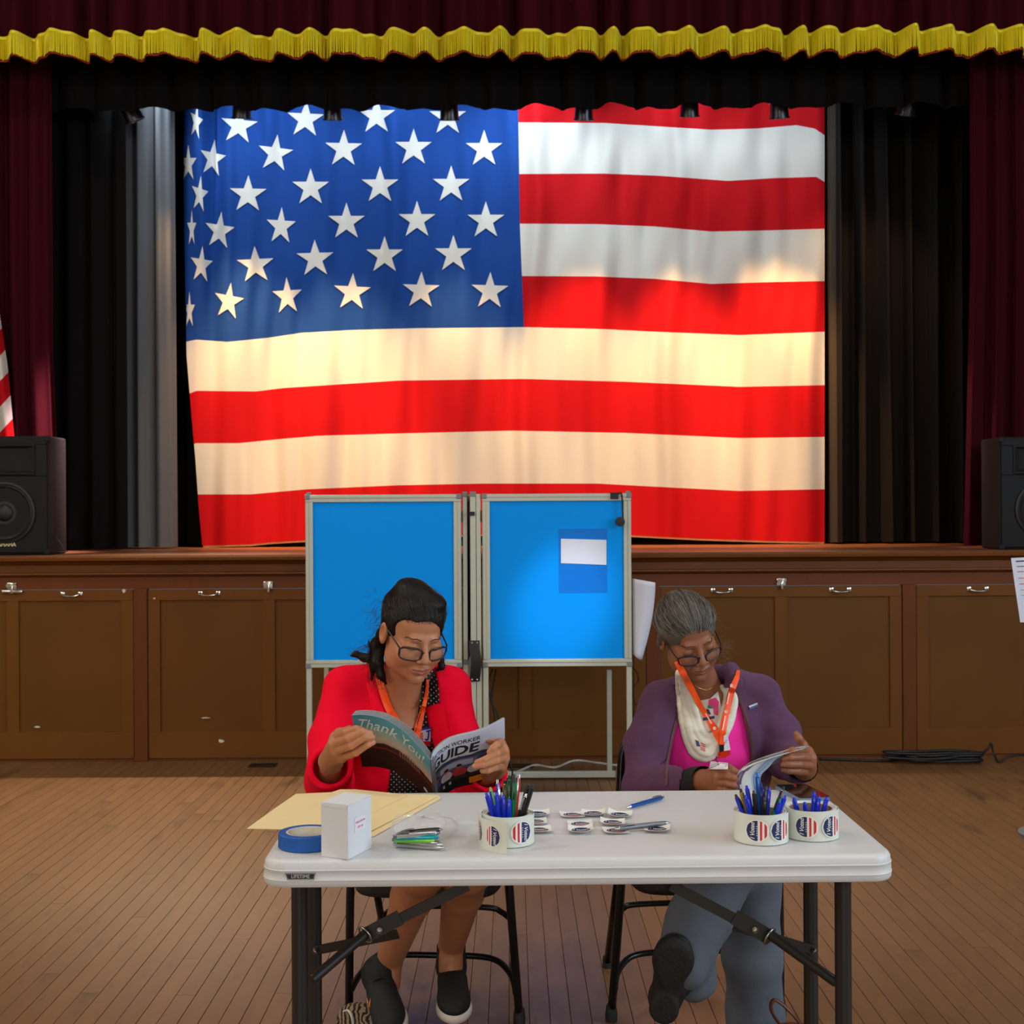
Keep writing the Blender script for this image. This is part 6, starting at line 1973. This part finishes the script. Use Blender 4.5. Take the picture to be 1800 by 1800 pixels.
def blob(fn, par, u, v, ru, rv, m, h=.0007, name='print_figure'):
    pts = [fn(u, v, h)] + [fn(u + ru * math.cos(k / 14 * 6.283), v + rv * math.sin(k / 14 * 6.283), h) for k in range(14)]
    MB().add(pts, [(0, 1 + k, 1 + (k + 1) % 14) for k in range(14)]).build(name, m, par)
cpatch(fR, cR, ((.01, .42), (.99, .435)), M_pr['dark'])
cpatch(fR, cR, ((.22, .47), (.62, .57)), M_pr['pale']); cpatch(fR, cR, ((.66, .46), (.8, .56)), M_pr['blue'])
for (u, cc_) in ((.30, 'shirt'), (.47, 'red'), (.64, 'shirt'), (.14, 'blue')):
    blob(fR, cR, u, .68, .085, .085, M_pr[cc_]); blob(fR, cR, u + .01, .575, .030, .038, M_pr['skin'], .0009); blob(fR, cR, u + .01, .552, .034, .026, M_pr['dark'], .0011)
cpatch(fR, cR, ((.02, .74), (.99, .80)), M_pr['dark'], .0012)
cpatch(fR, cR, ((.57, .83), (.77, .955)), M_pr['orange'], .0012)
for u in (.24, .33):
    cpatch(fR, cR, ((u, .80), (u + .03, .86)), M_pr['pale'], .0012)
blob(fL, cL, .15, .82, .035, .035, M_wprint, name='seal')
# domed building on the back cover
M_dome = mat('print_dome', (150, 128, 122), .5)
for k in range(9):
    cpatch(fL, cL, ((.50 - .035 * k + .016, .50 - .05 * math.sin(k / 8 * 3.14)), (.50 - .035 * k, .60)), M_dome, name='print_column')
# ================================================================== person in the purple fleece
M_skin2 = mat('skin_brown', (140, 88, 62), .5, sss=.12, var=.08, vscale=22, spec=.4)
M_lip2 = mat('lips_brown', (122, 72, 58), .45, sss=.1)
M_hair2 = mat('hair_grey_brown', (84, 78, 70), .5, var=.55, vscale=26, stretch=(1, 1, 1), bump=.3, bscale=90)
M_hair2b = mat('hair_silver', (132, 128, 120), .45)
M_hair2c = mat('hair_dark_grey', (56, 50, 44), .5)
M_flc = mat('fleece_purple', (86, 52, 82), .95, sheen=.35, bump=.35, bscale=420, var=.14, vscale=40)
M_flcl = mat('fleece_trim', (96, 58, 66), .8)
M_pinkt = mat('tshirt_pink', (255, 52, 166), .75, spec=.15, bump=.1, bscale=500)
M_tee = mat('tee_offwhite', (206, 196, 180), .75)
M_scf = mat('scarf_cream', (222, 216, 200), .65, sheen=.15, bump=.12, bscale=60)
M_trs = mat('trousers_grey_wool', (86, 93, 103), .85, bump=.15, bscale=300, var=.08, vscale=20)
M_cuff = mat('knit_cuff_black', (16, 14, 15), .85)
w2 = empty('person', (.5, 3.65, 0), 'person in a purple fleece and cream scarf leafing through a booklet', 'person')
R2 = rot_head(26, 9, 13)
H2 = Head((.459, 3.44, 1.077), R2, .92)
nb2 = tuple(P(1243, 1232, 3.585)); nb2b = tuple(P(1245, 1270, 3.60))
hv2 = build_head(H2, (nb2, .052, nb2b, .085), older=True, fat=1.06)
sL2, eL2, wL2 = P(1163, 1236, 3.60), P(1133, 1385, 3.48), P(1236, 1374, 3.24)
sR2, eR2, wR2 = P(1334, 1226, 3.62), P(1385, 1338, 3.56), P(1414, 1350, 3.27)
tv2 = Vol((.22, 3.40, .40), (.80, 3.95, 1.05), .006)
for c_, r_ in (((1250, 1275, 3.64), (.14, .085, .11)), ((1250, 1350, 3.66), (.135, .10, .13)), ((1250, 1450, 3.70), (.15, .115, .12))):
    tv2.ell(tuple(P(*c_)), r_, None, .05)
tv2.cone(sL2, P(1235, 1255, 3.62), .036, .06, .04); tv2.cone(sR2, P(1260, 1255, 3.62), .036, .06, .04)
av2 = []
for (s_, e_, w_) in ((sL2, eL2, wL2), (sR2, eR2, wR2)):
    v_ = vol_for([s_, e_, w_], .08, .004)
    v_.cone(s_, e_, .042, .034, 0).cone(e_, w_, .034, .023, .012)
    av2.append(v_)
vA = vol_for([P(1240, 1345, 3.2), P(1300, 1398, 3.10), wL2], .035, .0018)
mcA = [P(1262, 1356, 3.175), P(1263, 1366, 3.165), P(1263, 1377, 3.165), P(1260, 1388, 3.17)]
fgA = [[P(1278, 1353, 3.135), P(1288, 1353, 3.13), P(1294, 1356, 3.135)], [P(1280, 1364, 3.13), P(1290, 1367, 3.125), P(1294, 1371, 3.13)],
       [P(1280, 1378, 3.13), P(1289, 1380, 3.125), P(1293, 1383, 3.13)], [P(1276, 1390, 3.135), P(1286, 1392, 3.13), P(1290, 1394, 3.135)]]
hand(vA, wL2, .025, mcA, fgA, [P(1252, 1360, 3.21), P(1268, 1350, 3.19), P(1284, 1350, 3.175)], rf=.0086, rp=.0125)
vA.cone(wL2, eL2, .023, .032, .01)
vB = vol_for([P(1370, 1280, 3.2), P(1440, 1375, 3.11), wR2], .035, .0018)
mcB = [P(1420, 1321, 3.205), P(1425, 1333, 3.195), P(1424, 1345, 3.195), P(1418, 1356, 3.205)]
fgB = [[P(1407, 1318, 3.155), P(1392, 1319, 3.14), P(1381, 1323, 3.145)], [P(1408, 1331, 3.15), P(1390, 1332, 3.135), P(1378, 1334, 3.14)],
       [P(1406, 1344, 3.15), P(1388, 1344, 3.135), P(1376, 1344, 3.14)], [P(1402, 1356, 3.155), P(1386, 1355, 3.145), P(1377, 1353, 3.15)]]
hand(vB, wR2, .025, mcB, fgB, [P(1418, 1332, 3.23), P(1412, 1310, 3.20), P(1404, 1298, 3.19), P(1400, 1290, 3.19)], rf=.0086, rp=.0125)
vB.cone(wR2, eR2, .023, .032, .01)
body2 = obj('body', np_mesh('body', [x.mesh() for x in [hv2, tv2] + av2 + [vA, vB]], [M_skin2, M_lip2], face_class(H2)), None, w2)
bvb2 = bvh_of([body2])
# pink shirt
ts = Vol((.2, 3.36, .42), (.82, 3.95, 1.05), .005)
for c_, r_ in (((1250, 1280, 3.635), (.155, .108, .11)), ((1250, 1350, 3.655), (.15, .125, .13)), ((1250, 1450, 3.70), (.165, .135, .12))):
    ts.ell(tuple(P(*c_)), r_, None, .05)
ts.cone(P(1195, 1238, 3.61), P(1235, 1240, 3.61), .042, .058, .03); ts.cone(P(1310, 1232, 3.61), P(1265, 1238, 3.61), .042, .058, .03)
ts.ripple(.0015, [60, 110], 2)
ts.cone(P(1243, 1150, 3.54), P(1245, 1222, 3.555), .055, .045, .004, True)
shirt2 = obj('shirt', np_mesh('shirt', [ts.mesh()], [M_pinkt]), None, w2)
# fleece jacket, open at the front
fl = Vol((.16, 3.16, .45), (.90, 3.98, 1.06), .0045)
for c_, r_ in (((1250, 1275, 3.64), (.178, .128, .12)), ((1250, 1350, 3.66), (.170, .142, .14)), ((1250, 1440, 3.70), (.180, .152, .13))):
    fl.ell(tuple(P(*c_)), r_, None, .05)
fl.cone(P(1166, 1234, 3.61), P(1225, 1215, 3.615), .058, .062, .03); fl.cone(P(1330, 1224, 3.615), P(1268, 1208, 3.615), .058, .062, .03)
mL = P(1138, 1310, 3.55); fl.cone(sL2, mL, .060, .060, .02); fl.cone(mL, eL2, .060, .056, .02)
cA = eL2.lerp(wL2, .90); fl.cone(eL2, cA, .057, .045, .02)
mR = P(1366, 1285, 3.60); fl.cone(sR2, mR, .060, .058, .02); fl.cone(mR, eR2, .058, .052, .02)
cB = eR2.lerp(wR2, .80); fl.cone(eR2, cB, .052, .042, .02)
fl.ripple(.0052, [34, 62, 115], 12)
for (e_, w_, c_, r_) in ((eL2, wL2, cA, .033), (eR2, wR2, cB, .033)):
    d_ = (w_ - e_).normalized()
    fl.plane(c_ + d_ * .004, d_, .09); fl.cone(c_ + d_ * .10, c_ - d_ * .03, r_, r_, .002, True)
fl.prism([(P(x, y, 3.52).x, P(x, y, 3.52).z) for x, y in ((1190, 1150), (1193, 1200), (1192, 1250), (1184, 1300), (1174, 1345), (1170, 1480), (1316, 1480), (1325, 1340), (1316, 1280), (1302, 1235), (1288, 1205), (1284, 1150))], 3.63, .004)
fl.cone(P(1243, 1140, 3.56), P(1245, 1235, 3.585), .058, .056, .004, True)
fleece = obj('fleece_jacket', np_mesh('fleece_jacket', [fl.mesh()], [M_flc]), None, w2)
# knit cuffs
for (e_, w_, c_) in ((eL2, wL2, cA), (eR2, wR2, cB)):
    d_ = (w_ - e_).normalized()
    u_ = d_.orthogonal().normalized(); v_ = d_.cross(u_)
    def cf(u, v, c_=c_, d_=d_, u_=u_, v_=v_):
        a = u * 6.2832; r_ = .033 + .0075 * min(1, v * 2.2) - .003 * v + .0005 * math.sin(a * 30)
        return c_ + d_ * (-.045 + .078 * v) + (u_ * math.cos(a) + v_ * math.sin(a)) * r_
    MB().grid(cf, 88, 6).build('knit_cuff', M_cuff, w2, smooth=True)
bv2 = bvh_of([fleece, shirt2])
bv2a = bvh_of([fleece, shirt2, body2])
# stand-up collar folded over at the right, zip edges, chest label
cv = Vol((.42, 3.42, .93), (.72, 3.70, 1.14), .003)
cv.chain([P(1270, 1185, 3.60), P(1284, 1180, 3.55), P(1290, 1200, 3.51), P(1280, 1218, 3.49), P(1270, 1224, 3.49)], [.022, .022, .020, .016, .010], .015)
cv.chain([P(1210, 1190, 3.60), P(1198, 1190, 3.57), P(1190, 1205, 3.55), P(1185, 1230, 3.54)], [.020, .018, .014, .008], .012)
collar2 = obj('collar', np_mesh('collar', [cv.mesh()], [M_flc]), None, w2)
ribbon(bv2, [(1290, 1214), (1304, 1240), (1314, 1275), (1322, 1320), (1324, 1370)], 7, .004, m=M_flcl, parent=w2, name='zip_edge')
ribbon(bv2, [(1192, 1230), (1190, 1262), (1181, 1300), (1173, 1345), (1171, 1380)], 5, .004, m=M_flcl, parent=w2, name='zip_edge')
M_pt = mat('patch_white', (188, 190, 196), .6); M_ptb = mat('patch_blue', (52, 70, 120), .6)
patch(bv2, [(1316, 1241), (1331, 1235), (1333, 1241), (1318, 1247)], .003, .001, 'chest_label', M_pt, w2, step=3)
patch(bv2, [(1317, 1244), (1332, 1238), (1333, 1241), (1318, 1247)], .0045, .0006, 'chest_label_band', M_ptb, w2, step=3)
# white tee front with print, seen inside the scarf
patch(bv2a, [(1218, 1226), (1232, 1231), (1248, 1228), (1262, 1215), (1268, 1245), (1264, 1290), (1245, 1300), (1224, 1280), (1216, 1245)], .004, .002, 'tee_front', M_tee, w2)
M_g = mat('print_green', (40, 120, 90), .6); M_mg = mat('print_magenta', (206, 50, 110), .6); M_nv = mat('print_navy', (34, 40, 90), .6)
for poly_, mm in (([(1246, 1230), (1258, 1226), (1264, 1234), (1262, 1250), (1250, 1244), (1245, 1238)], M_mg), ([(1244, 1240), (1260, 1242), (1262, 1246), (1244, 1245)], M_g), ([(1254, 1246), (1263, 1244), (1262, 1258), (1255, 1256)], M_mg), ([(1241, 1246), (1246, 1247), (1250, 1256), (1244, 1255)], M_nv), ([(1235, 1262), (1256, 1258), (1256, 1263), (1236, 1267)], M_nv), ([(1239, 1288), (1247, 1288), (1243, 1296)], mat('print_red2', (190, 40, 40), .6))):
    patch(bv2a, poly_, .0065, .0005, 'tee_print', mm, w2, step=4)
# scarf: folds of one long loop
sc = Vol((.40, 3.34, .70), (.66, 3.66, 1.04), .0026)
bvs2 = bvh_of([fleece, shirt2])
def sloop(pts, r_, off):
    q = fillcurve([Vector((x, y, 0)) for x, y in pts], 5)
    w3 = []
    for p in q:
        w3.append(on(bv2a, p.x, p.y, off, 3.52))
    ys = [p.y for p in w3]
    for _ in range(4):
        ys = [min(ys[i], (ys[max(i - 1, 0)] + ys[min(i + 1, len(ys) - 1)]) / 2) if 0 < i < len(ys) - 1 else ys[i] for i in range(len(ys))]
    out = [P(p.x, p.y, y_) for p, y_ in zip(q, ys)]
    sc.chain(out, [r_ * (.8 + .3 * math.sin(math.pi * i / (len(out) - 1))) for i in range(len(out))], .0025)
sloop([(1194, 1182), (1196, 1230), (1204, 1280), (1218, 1318), (1238, 1332), (1256, 1326)], .0125, .008)
sloop([(1199, 1182), (1205, 1235), (1214, 1285), (1228, 1316), (1246, 1322), (1262, 1305)], .0125, .014)
sloop([(1205, 1190), (1213, 1240), (1224, 1284), (1240, 1304), (1255, 1298)], .0115, .010)
sloop([(1210, 1200), (1222, 1250), (1233, 1284), (1250, 1294), (1262, 1280)], .0095, .008)
sloop([(1238, 1332), (1256, 1322), (1270, 1298), (1284, 1262), (1290, 1228), (1286, 1214)], .0115, .008)
sloop([(1246, 1316), (1262, 1292), (1273, 1255), (1277, 1220), (1270, 1208)], .0105, .010)
sc.ripple(.0011, [180, 300], 4)
scarf = obj('scarf', np_mesh('scarf', [sc.mesh()], [M_scf]), None, w2)
bv2b = bvh_of([fleece, shirt2, body2, scarf, collar2])
for k in range(4):
    patch(bv2b, [(1231, 1305 + 3.4 * k), (1240, 1309 + 3.4 * k), (1240, 1310.5 + 3.4 * k), (1231, 1306.5 + 3.4 * k)], .002, .0005, 'scarf_print', M_bdgr, scarf, step=3)
patch(bv2b, [(1222, 1300), (1228, 1303), (1231, 1312), (1225, 1312)], .002, .0005, 'scarf_print', M_nv, scarf, step=3)
# necklace
M_gld = mat('gold_chain', (200, 160, 90), .3, 1.0)
MB().tube([on(bvb2, x, y, .001) for x, y in ((1222, 1205), (1228, 1209), (1236, 1212), (1243, 1213), (1250, 1210), (1258, 1204))], .0009, 5).build('necklace', M_gld, w2, smooth=True)
# hair
h2 = Vol(H2.o - .18, H2.o + np.array([.18, .20, .18]), .0024)
E = lambda c, r, k=.012, sub=False: h2.ell(tuple(H2.w(c)), [q_ * .92 for q_ in r], R2, k, sub)
E((0, .014, .034), (.0805, .1045, .086), 0)
E((0, -.116, -.021), (.073, .074, .090), .006, True)
E((.0, -.09, -.10), (.10, .10, .07), .006, True)
E((0, .085, .0), (.05, .035, .05), .02)
for s in (-1, 1):
    h2.chain([H2.w((s * .071, .002, .02)), H2.w((s * .075, .022, -.02))], [.014, .012], .01)
h2.ripple(.0012, [260, 420], 9)
hair2 = obj('hair', np_mesh('hair', [h2.mesh()], [M_hair2]), None, w2)
r2 = np.random.RandomState(8)
front2 = lambda a: (a * 1.05, -.78 + .72 * abs(a) ** 2, .14 - .26 * abs(a) ** 2.2)
pa = hairline_paths(H2, 1300, (.0815, .1055, .0870), (0, .9, .25), front2, r2, lift=.01, wob=.0025)
strand_mesh([p for i, p in enumerate(pa) if i % 3 == 0], .00045, .0002, 'hair_strands', M_hair2b, w2)
strand_mesh([p for i, p in enumerate(pa) if i % 3 == 1], .00045, .0002, 'hair_strands', M_hair2c, w2)
fly = []
for i in range(90):
    if i < 60: x0, y0 = 1268 + r2.normal() * 5, 1140 + r2.normal() * 10; dx, dy = r2.uniform(4, 26), r2.uniform(-14, 22)
    else: x0, y0 = 1250 + r2.normal() * 10, 1085 + r2.normal() * 14; dx, dy = r2.uniform(6, 22), r2.uniform(-4, 16)
    D0 = 3.50 + r2.normal() * .02
    q = [P(x0 + dx * t + 1.2 * math.sin(i + 4 * t), y0 + dy * t + 1.2 * math.cos(i * 2 + 4 * t), D0) for t in np.linspace(0, 1, 8)]
    fly.append(q)
strand_mesh(fly, .0003, .00015, 'hair_flyaways', mat('hair_light_brown', (120, 96, 74), .5), w2)
M_brow2 = mat('eyebrow_dark', (54, 38, 30), .7)
for s in (-1, 1):
    brow(bvb2, H2, [(s * .012, .0140), (s * .027, .0185), (s * .042, .0155), (s * .048, .012)], .0024, 'eyebrow', M_brow2, w2)
    brow(bvb2, H2, [(s * .018, -.0095), (s * .030, -.0122), (s * .043, -.0085)], .0011, 'eyelashes', M_brow2, w2)
M_rim2 = mat('black_rim', (12, 12, 13), .3)
glasses(H2, -.022, -.1065, .128, .054, .033, 'black half-moon reading glasses low on the nose of the person in purple', M_rim2, .0024, tilt=-.10, rnd=.7)
MB().lathe([(0, .003), (.003, .002), (.003, -.002), (0, -.003)], 8, H2.w((.079, .006, -.032))).build('ear_stud', M_gld, w2, smooth=True)
# trousers: crossed leg with the sole towards the viewer, other leg down
hA, kA, aA = Vector((.44, 3.72, .52)), P(1292, 1500, 3.16), P(1192, 1700, 3.10)
hB2, kB, aB = Vector((.58, 3.72, .50)), P(1325, 1530, 3.24), P(1330, 1835, 3.34)
tr2 = Vol((.26, 2.96, .02), (.78, 3.95, .68), .0045)
tr2.ell((.51, 3.72, .50), (.185, .14, .10), None, .03)
tr2.cone(hA, kA, .088, .070, .03); tr2.cone(hB2, kB, .085, .068, .03)
m1 = P(1232, 1610, 3.16)
tr2.cone(kA, m1, .070, .074, .025); tr2.cone(m1, P(1200, 1690, 3.13), .074, .066, .02)
tr2.cone(P(1215, 1660, 3.16), P(1222, 1725, 3.19), .064, .050, .02)
tr2.cone(kB, P(1322, 1680, 3.28), .066, .070, .02); tr2.cone(P(1322, 1680, 3.28), aB, .070, .076, .02)
tr2.ripple(.0035, [38, 66, 110], 21)
trous = obj('trousers', np_mesh('trousers', [tr2.mesh()], [M_trs]), None, w2)
M_shoe2 = mat('shoe_black_rubber', (22, 19, 17), .7, bump=.2, bscale=160)
M_shoe2b = mat('shoe_black_leather', (18, 17, 17), .5)
def clog(heel, toe, up, ankle):
    f_, u_, s_ = frame(heel, toe, up); L_ = (Vector(toe) - Vector(heel)).length
    Rm = np.array([tuple(s_), tuple(f_), tuple(u_)]).T
    Wp = lambda x, y_, z: Vector(heel) + s_ * x + f_ * (y_ * L_) + u_ * z
    v_ = vol_for([Vector(heel), Vector(toe), Vector(ankle)], .07, .003)
    v_.ell(tuple(Wp(0, .15, .035)), (.034, .17 * L_, .04), Rm, 0); v_.ell(tuple(Wp(0, .45, .035)), (.037, .3 * L_, .036), Rm, .03); v_.ell(tuple(Wp(0, .76, .026)), (.045, .25 * L_, .028), Rm, .03)
    v_.cone(Wp(0, .2, .05), ankle, .036, .034, .02)
    v_.plane(Wp(0, .5, .008), -u_, .3)
    sh = obj('shoe', np_mesh('shoe', [v_.mesh()], [M_shoe2b]), None, w2)
    v2 = vol_for([Vector(heel), Vector(toe)], .07, .003)
    v2.ell(tuple(Wp(0, .15, .004)), (.035, .17 * L_, .024), Rm, 0); v2.ell(tuple(Wp(0, .45, .010)), (.032, .3 * L_, .016), Rm, .02); v2.ell(tuple(Wp(0, .75, .006)), (.049, .27 * L_, .018), Rm, .02)
    v2.plane(Wp(0, .5, .016), u_, .4); v2.plane(Wp(0, .5, -.008), -u_, .4); v2.plane(Wp(0, .34, .0), -u_, .004)
    obj('sole', np_mesh('sole', [v2.mesh()], [M_shoe2]), None, sh)
clog(P(1163, 1797, 3.055), P(1190, 1652, 3.02), (.15, 1, .12), P(1205, 1715, 3.14))
clog(Vector((aB.x, aB.y + .02, .0)), Vector((aB.x - .02, aB.y - .22, .0)), (0, 0, 1), aB + Vector((0, 0, .02)))
# lanyard
ln2 = empty('lanyard', P(1268, 1320, 3.42), 'orange lanyard with a white card worn by the person in purple', 'lanyard')
s1 = ribbon(bv2b, [(1190, 1162), (1200, 1182), (1216, 1212), (1232, 1242), (1250, 1272), (1262, 1292), (1268, 1308)], [11, 12, 11, 9, 12, 14, 9], .006, m=M_org, parent=ln2)
s2_ = ribbon(bv2b, [(1298, 1178), (1295, 1192), (1286, 1215), (1279, 1245), (1272, 1275), (1269, 1310)], [5, 9, 12, 11, 12, 9], .008, m=M_org, parent=ln2)
for (x, y) in ((1286, 1205), (1276, 1251), (1256, 1280)):
    MB().lathe([(0, -.0006), (.0045, 0)], 12, on(bv2b, x, y, .0115), Matrix.Rotation(math.radians(90), 3, 'X')).build('logo', M_orgp, ln2)
for (a, c_) in (((1283, 1212), (1278, 1238)), ((1275, 1258), (1270, 1284)), ((1251, 1272), (1240, 1254))):
    ribbon(bv2b, [a, ((a[0] + c_[0]) / 2, (a[1] + c_[1]) / 2), c_], 2.2, .0112, th=.0003, n=3, name='printed_line', m=M_orgp, parent=ln2)
patch(bv2b, [(1264, 1309), (1273, 1309), (1272, 1322), (1265, 1322)], .010, .003, 'buckle', M_blk if 'black_nylon' in MATS else mat('black_nylon', (16, 16, 18), .6), ln2)
M_clipr = mat('clip_red_plastic', (206, 40, 16), .25)
patch(bv2b, [(1262, 1322), (1283, 1319), (1284, 1325), (1275, 1327), (1272, 1332), (1262, 1331)], .010, .004, 'reel_clip', M_clipr, ln2)
patch(bv2b, [(1272, 1290), (1279, 1292), (1284, 1318), (1272, 1320)], .008, .001, 'paper_insert', M_bdg, ln2)
patch(bv2b, [(1249, 1338), (1280, 1341), (1279, 1352), (1246, 1352)], .012, .001, 'id_card', M_bdg, ln2)
MB().tube([on(bv2b, x, y, .013) for x, y in ((1259, 1330), (1258, 1336), (1262, 1340), (1268, 1341))], .0012, 5).build('hook', mat('black_nylon', (16, 16, 18), .6), ln2, smooth=True)
# ================================================================== booklet leafed through by the person in purple
b2 = empty('booklet', P(1330, 1390, 3.12), 'white booklet with a purple print being leafed through behind the right pens', 'booklet')
M_pg = mat('booklet2_pages', (206, 206, 204), .55, trans=.08); M_pgi = mat('booklet2_inside', (150, 168, 196), .5); M_pur = mat('print_purple', (92, 66, 112), .55)
def leaf(i, n):
    t = i / (n - 1)
    # each leaf is a curve from the spine (lower left) sweeping up to the turning hand
    A0 = (1297 + 44 * t, 1398); A1 = (1293 + 44 * t, 1368 - 2 * t); A2 = (1302 + 50 * t, 1348 - 0 * t); A3 = (1330 + 38 * t, 1334 - 2 * t); A4 = (1382 + 22 * t, 1318 + 2 * t); A5 = (1408 + 14 * t, 1313 - 1 * t)
    if i == 0: pts = [(1296, 1398), (1291, 1375), (1297, 1358), (1318, 1344), (1360, 1330), (1402, 1318)]
    else: pts = [A0, A1, A2, A3, A4, A5]
    return fillcurve([P(x, y, 3.135 + .015 * t) for x, y in pts], 5)
nl = 9
for i in range(nl):
    c_ = leaf(i, nl)
    dn = Vector((-.010, .13, -.05))
    t = i / (nl - 1)
    cut = 1.0
    MB().slab(lambda u, v, c_=c_: c_[int(round(u * (len(c_) - 1)))] + dn * v, len(c_) - 1, 3, (0, .0006, .0006)).build('page', M_pg if i < nl - 3 else M_pgi, b2, smooth=True, auto=50)
# cover facing the viewer: front faces of the curled block
cA_, cB_ = leaf(0, nl), leaf(5, nl)
MB().grid(lambda u, v: cA_[int(round(u * (len(cA_) - 1)))].lerp(cB_[int(round(u * (len(cB_) - 1)))], v) + Vector((0, -.003 - .006 * math.sin(v * 3.14), 0)), len(cA_) - 1, 8).build('cover', M_pg, b2, smooth=True)
cC_ = leaf(8, nl); cE_ = leaf(6, nl)
MB().grid(lambda u, v: cB_[int(round(u * (len(cA_) - 1)))].lerp(cC_[int(round(u * (len(cB_) - 1)))], v) + Vector((0, -.001 + .004 * math.sin(v * 3.14), 0)), len(cA_) - 1, 8).build('curled_leaf', M_pgi, b2, smooth=True)
for (v0, v1, u0, u1) in ((.08, .22, .0, .45), (.22, .36, .18, .52), (.30, .42, .40, .62)):
    MB().grid(lambda a, b_: cA_[int(round((u0 + (u1 - u0) * a) * (len(cA_) - 1)))].lerp(cB_[int(round((u0 + (u1 - u0) * a) * (len(cB_) - 1)))], v0 + (v1 - v0) * b_ + .03 * math.sin(a * 6)) + Vector((0, -.0045 - .006 * math.sin((v0 + (v1 - v0) * b_) * 3.14), 0)), 10, 2).build('purple_print', M_pur, b2, smooth=True)
# ================================================================== bags under the table
M_tig = mat('striped_plush', (120, 98, 74), .9, bump=.4, bscale=200)
N, L = M_tig.node_tree.nodes, M_tig.node_tree.links
wv = N.new('ShaderNodeTexWave'); wv.inputs['Scale'].default_value = 26; wv.inputs['Distortion'].default_value = 9; wv.inputs['Detail'].default_value = 3
tc = N.new('ShaderNodeTexCoord'); L.new(tc.outputs['Object'], wv.inputs['Vector'])
rp_ = N.new('ShaderNodeValToRGB'); rp_.color_ramp.elements[0].position = .35; rp_.color_ramp.elements[1].position = .6
rp_.color_ramp.elements[0].color = (*lin((22, 18, 15)), 1); rp_.color_ramp.elements[1].color = (*lin((140, 116, 88)), 1)
L.new(wv.outputs['Fac'], rp_.inputs['Fac']); L.new(rp_.outputs['Color'], N['Principled BSDF'].inputs['Base Color'])
bg_ = empty('striped_bag', PZ(632, 1830, 0), 'tiger striped plush bag on the floor beside the left sneaker', 'bag')
bc = PZ(632, 1832, 0)
vb = Vol(np.array(bc) - .14, np.array(bc) + .16, .004)
vb.ell((bc.x - .005, bc.y + .03, .045), (.060, .05, .048), None, 0); vb.ell((bc.x + .01, bc.y + .02, .03), (.055, .06, .032), None, .02); vb.ripple(.003, [60, 120], 3); vb.plane((bc.x, bc.y, .001), (0, 0, -1), .2)
obj('bag_body', np_mesh('bag_body', [vb.mesh()], [M_tig]), None, bg_)
MB().tube(fillcurve([P(604, 1778, 3.47), P(612, 1776, 3.46), P(618, 1786, 3.45), P(621, 1802, 3.45), P(622, 1825, 3.46)], 5), .0045, 8, flat=.5).build('strap', mat('strap_pale', (190, 190, 180), .5), bg_, smooth=True)
M_lea = mat('brown_leather', (84, 44, 26), .45, bump=.1, bscale=120)
hb = empty('handbag', (P(1396, 1850, 3.17).x, 3.17, 0), 'brown leather handbag with a loop handle under the right table end', 'bag')
hc = Vector((P(1396, 1850, 3.17).x, 3.17, 0))
vh = Vol((hc.x - .2, hc.y - .12, -.02), (hc.x + .2, hc.y + .12, .22), .005)
vh.ell((hc.x, hc.y, .08), (.10, .06, .085), None, 0); vh.ell((hc.x + .02, hc.y, .05), (.12, .065, .06), None, .02); vh.plane((hc.x, hc.y, .001), (0, 0, -1), .3); vh.plane((hc.x, hc.y, .155), (0, 0, 1), .3)
obj('bag_body', np_mesh('bag_body', [vh.mesh()], [M_lea]), None, hb)
MB().tube(fillcurve([P(1376, 1806, 3.17), P(1362, 1788, 3.16), P(1355, 1770, 3.16), P(1361, 1758, 3.16), P(1376, 1766, 3.16), P(1396, 1786, 3.16), P(1412, 1808, 3.17)], 6), .0062, 8, flat=.6).build('handle', M_lea, hb, smooth=True)
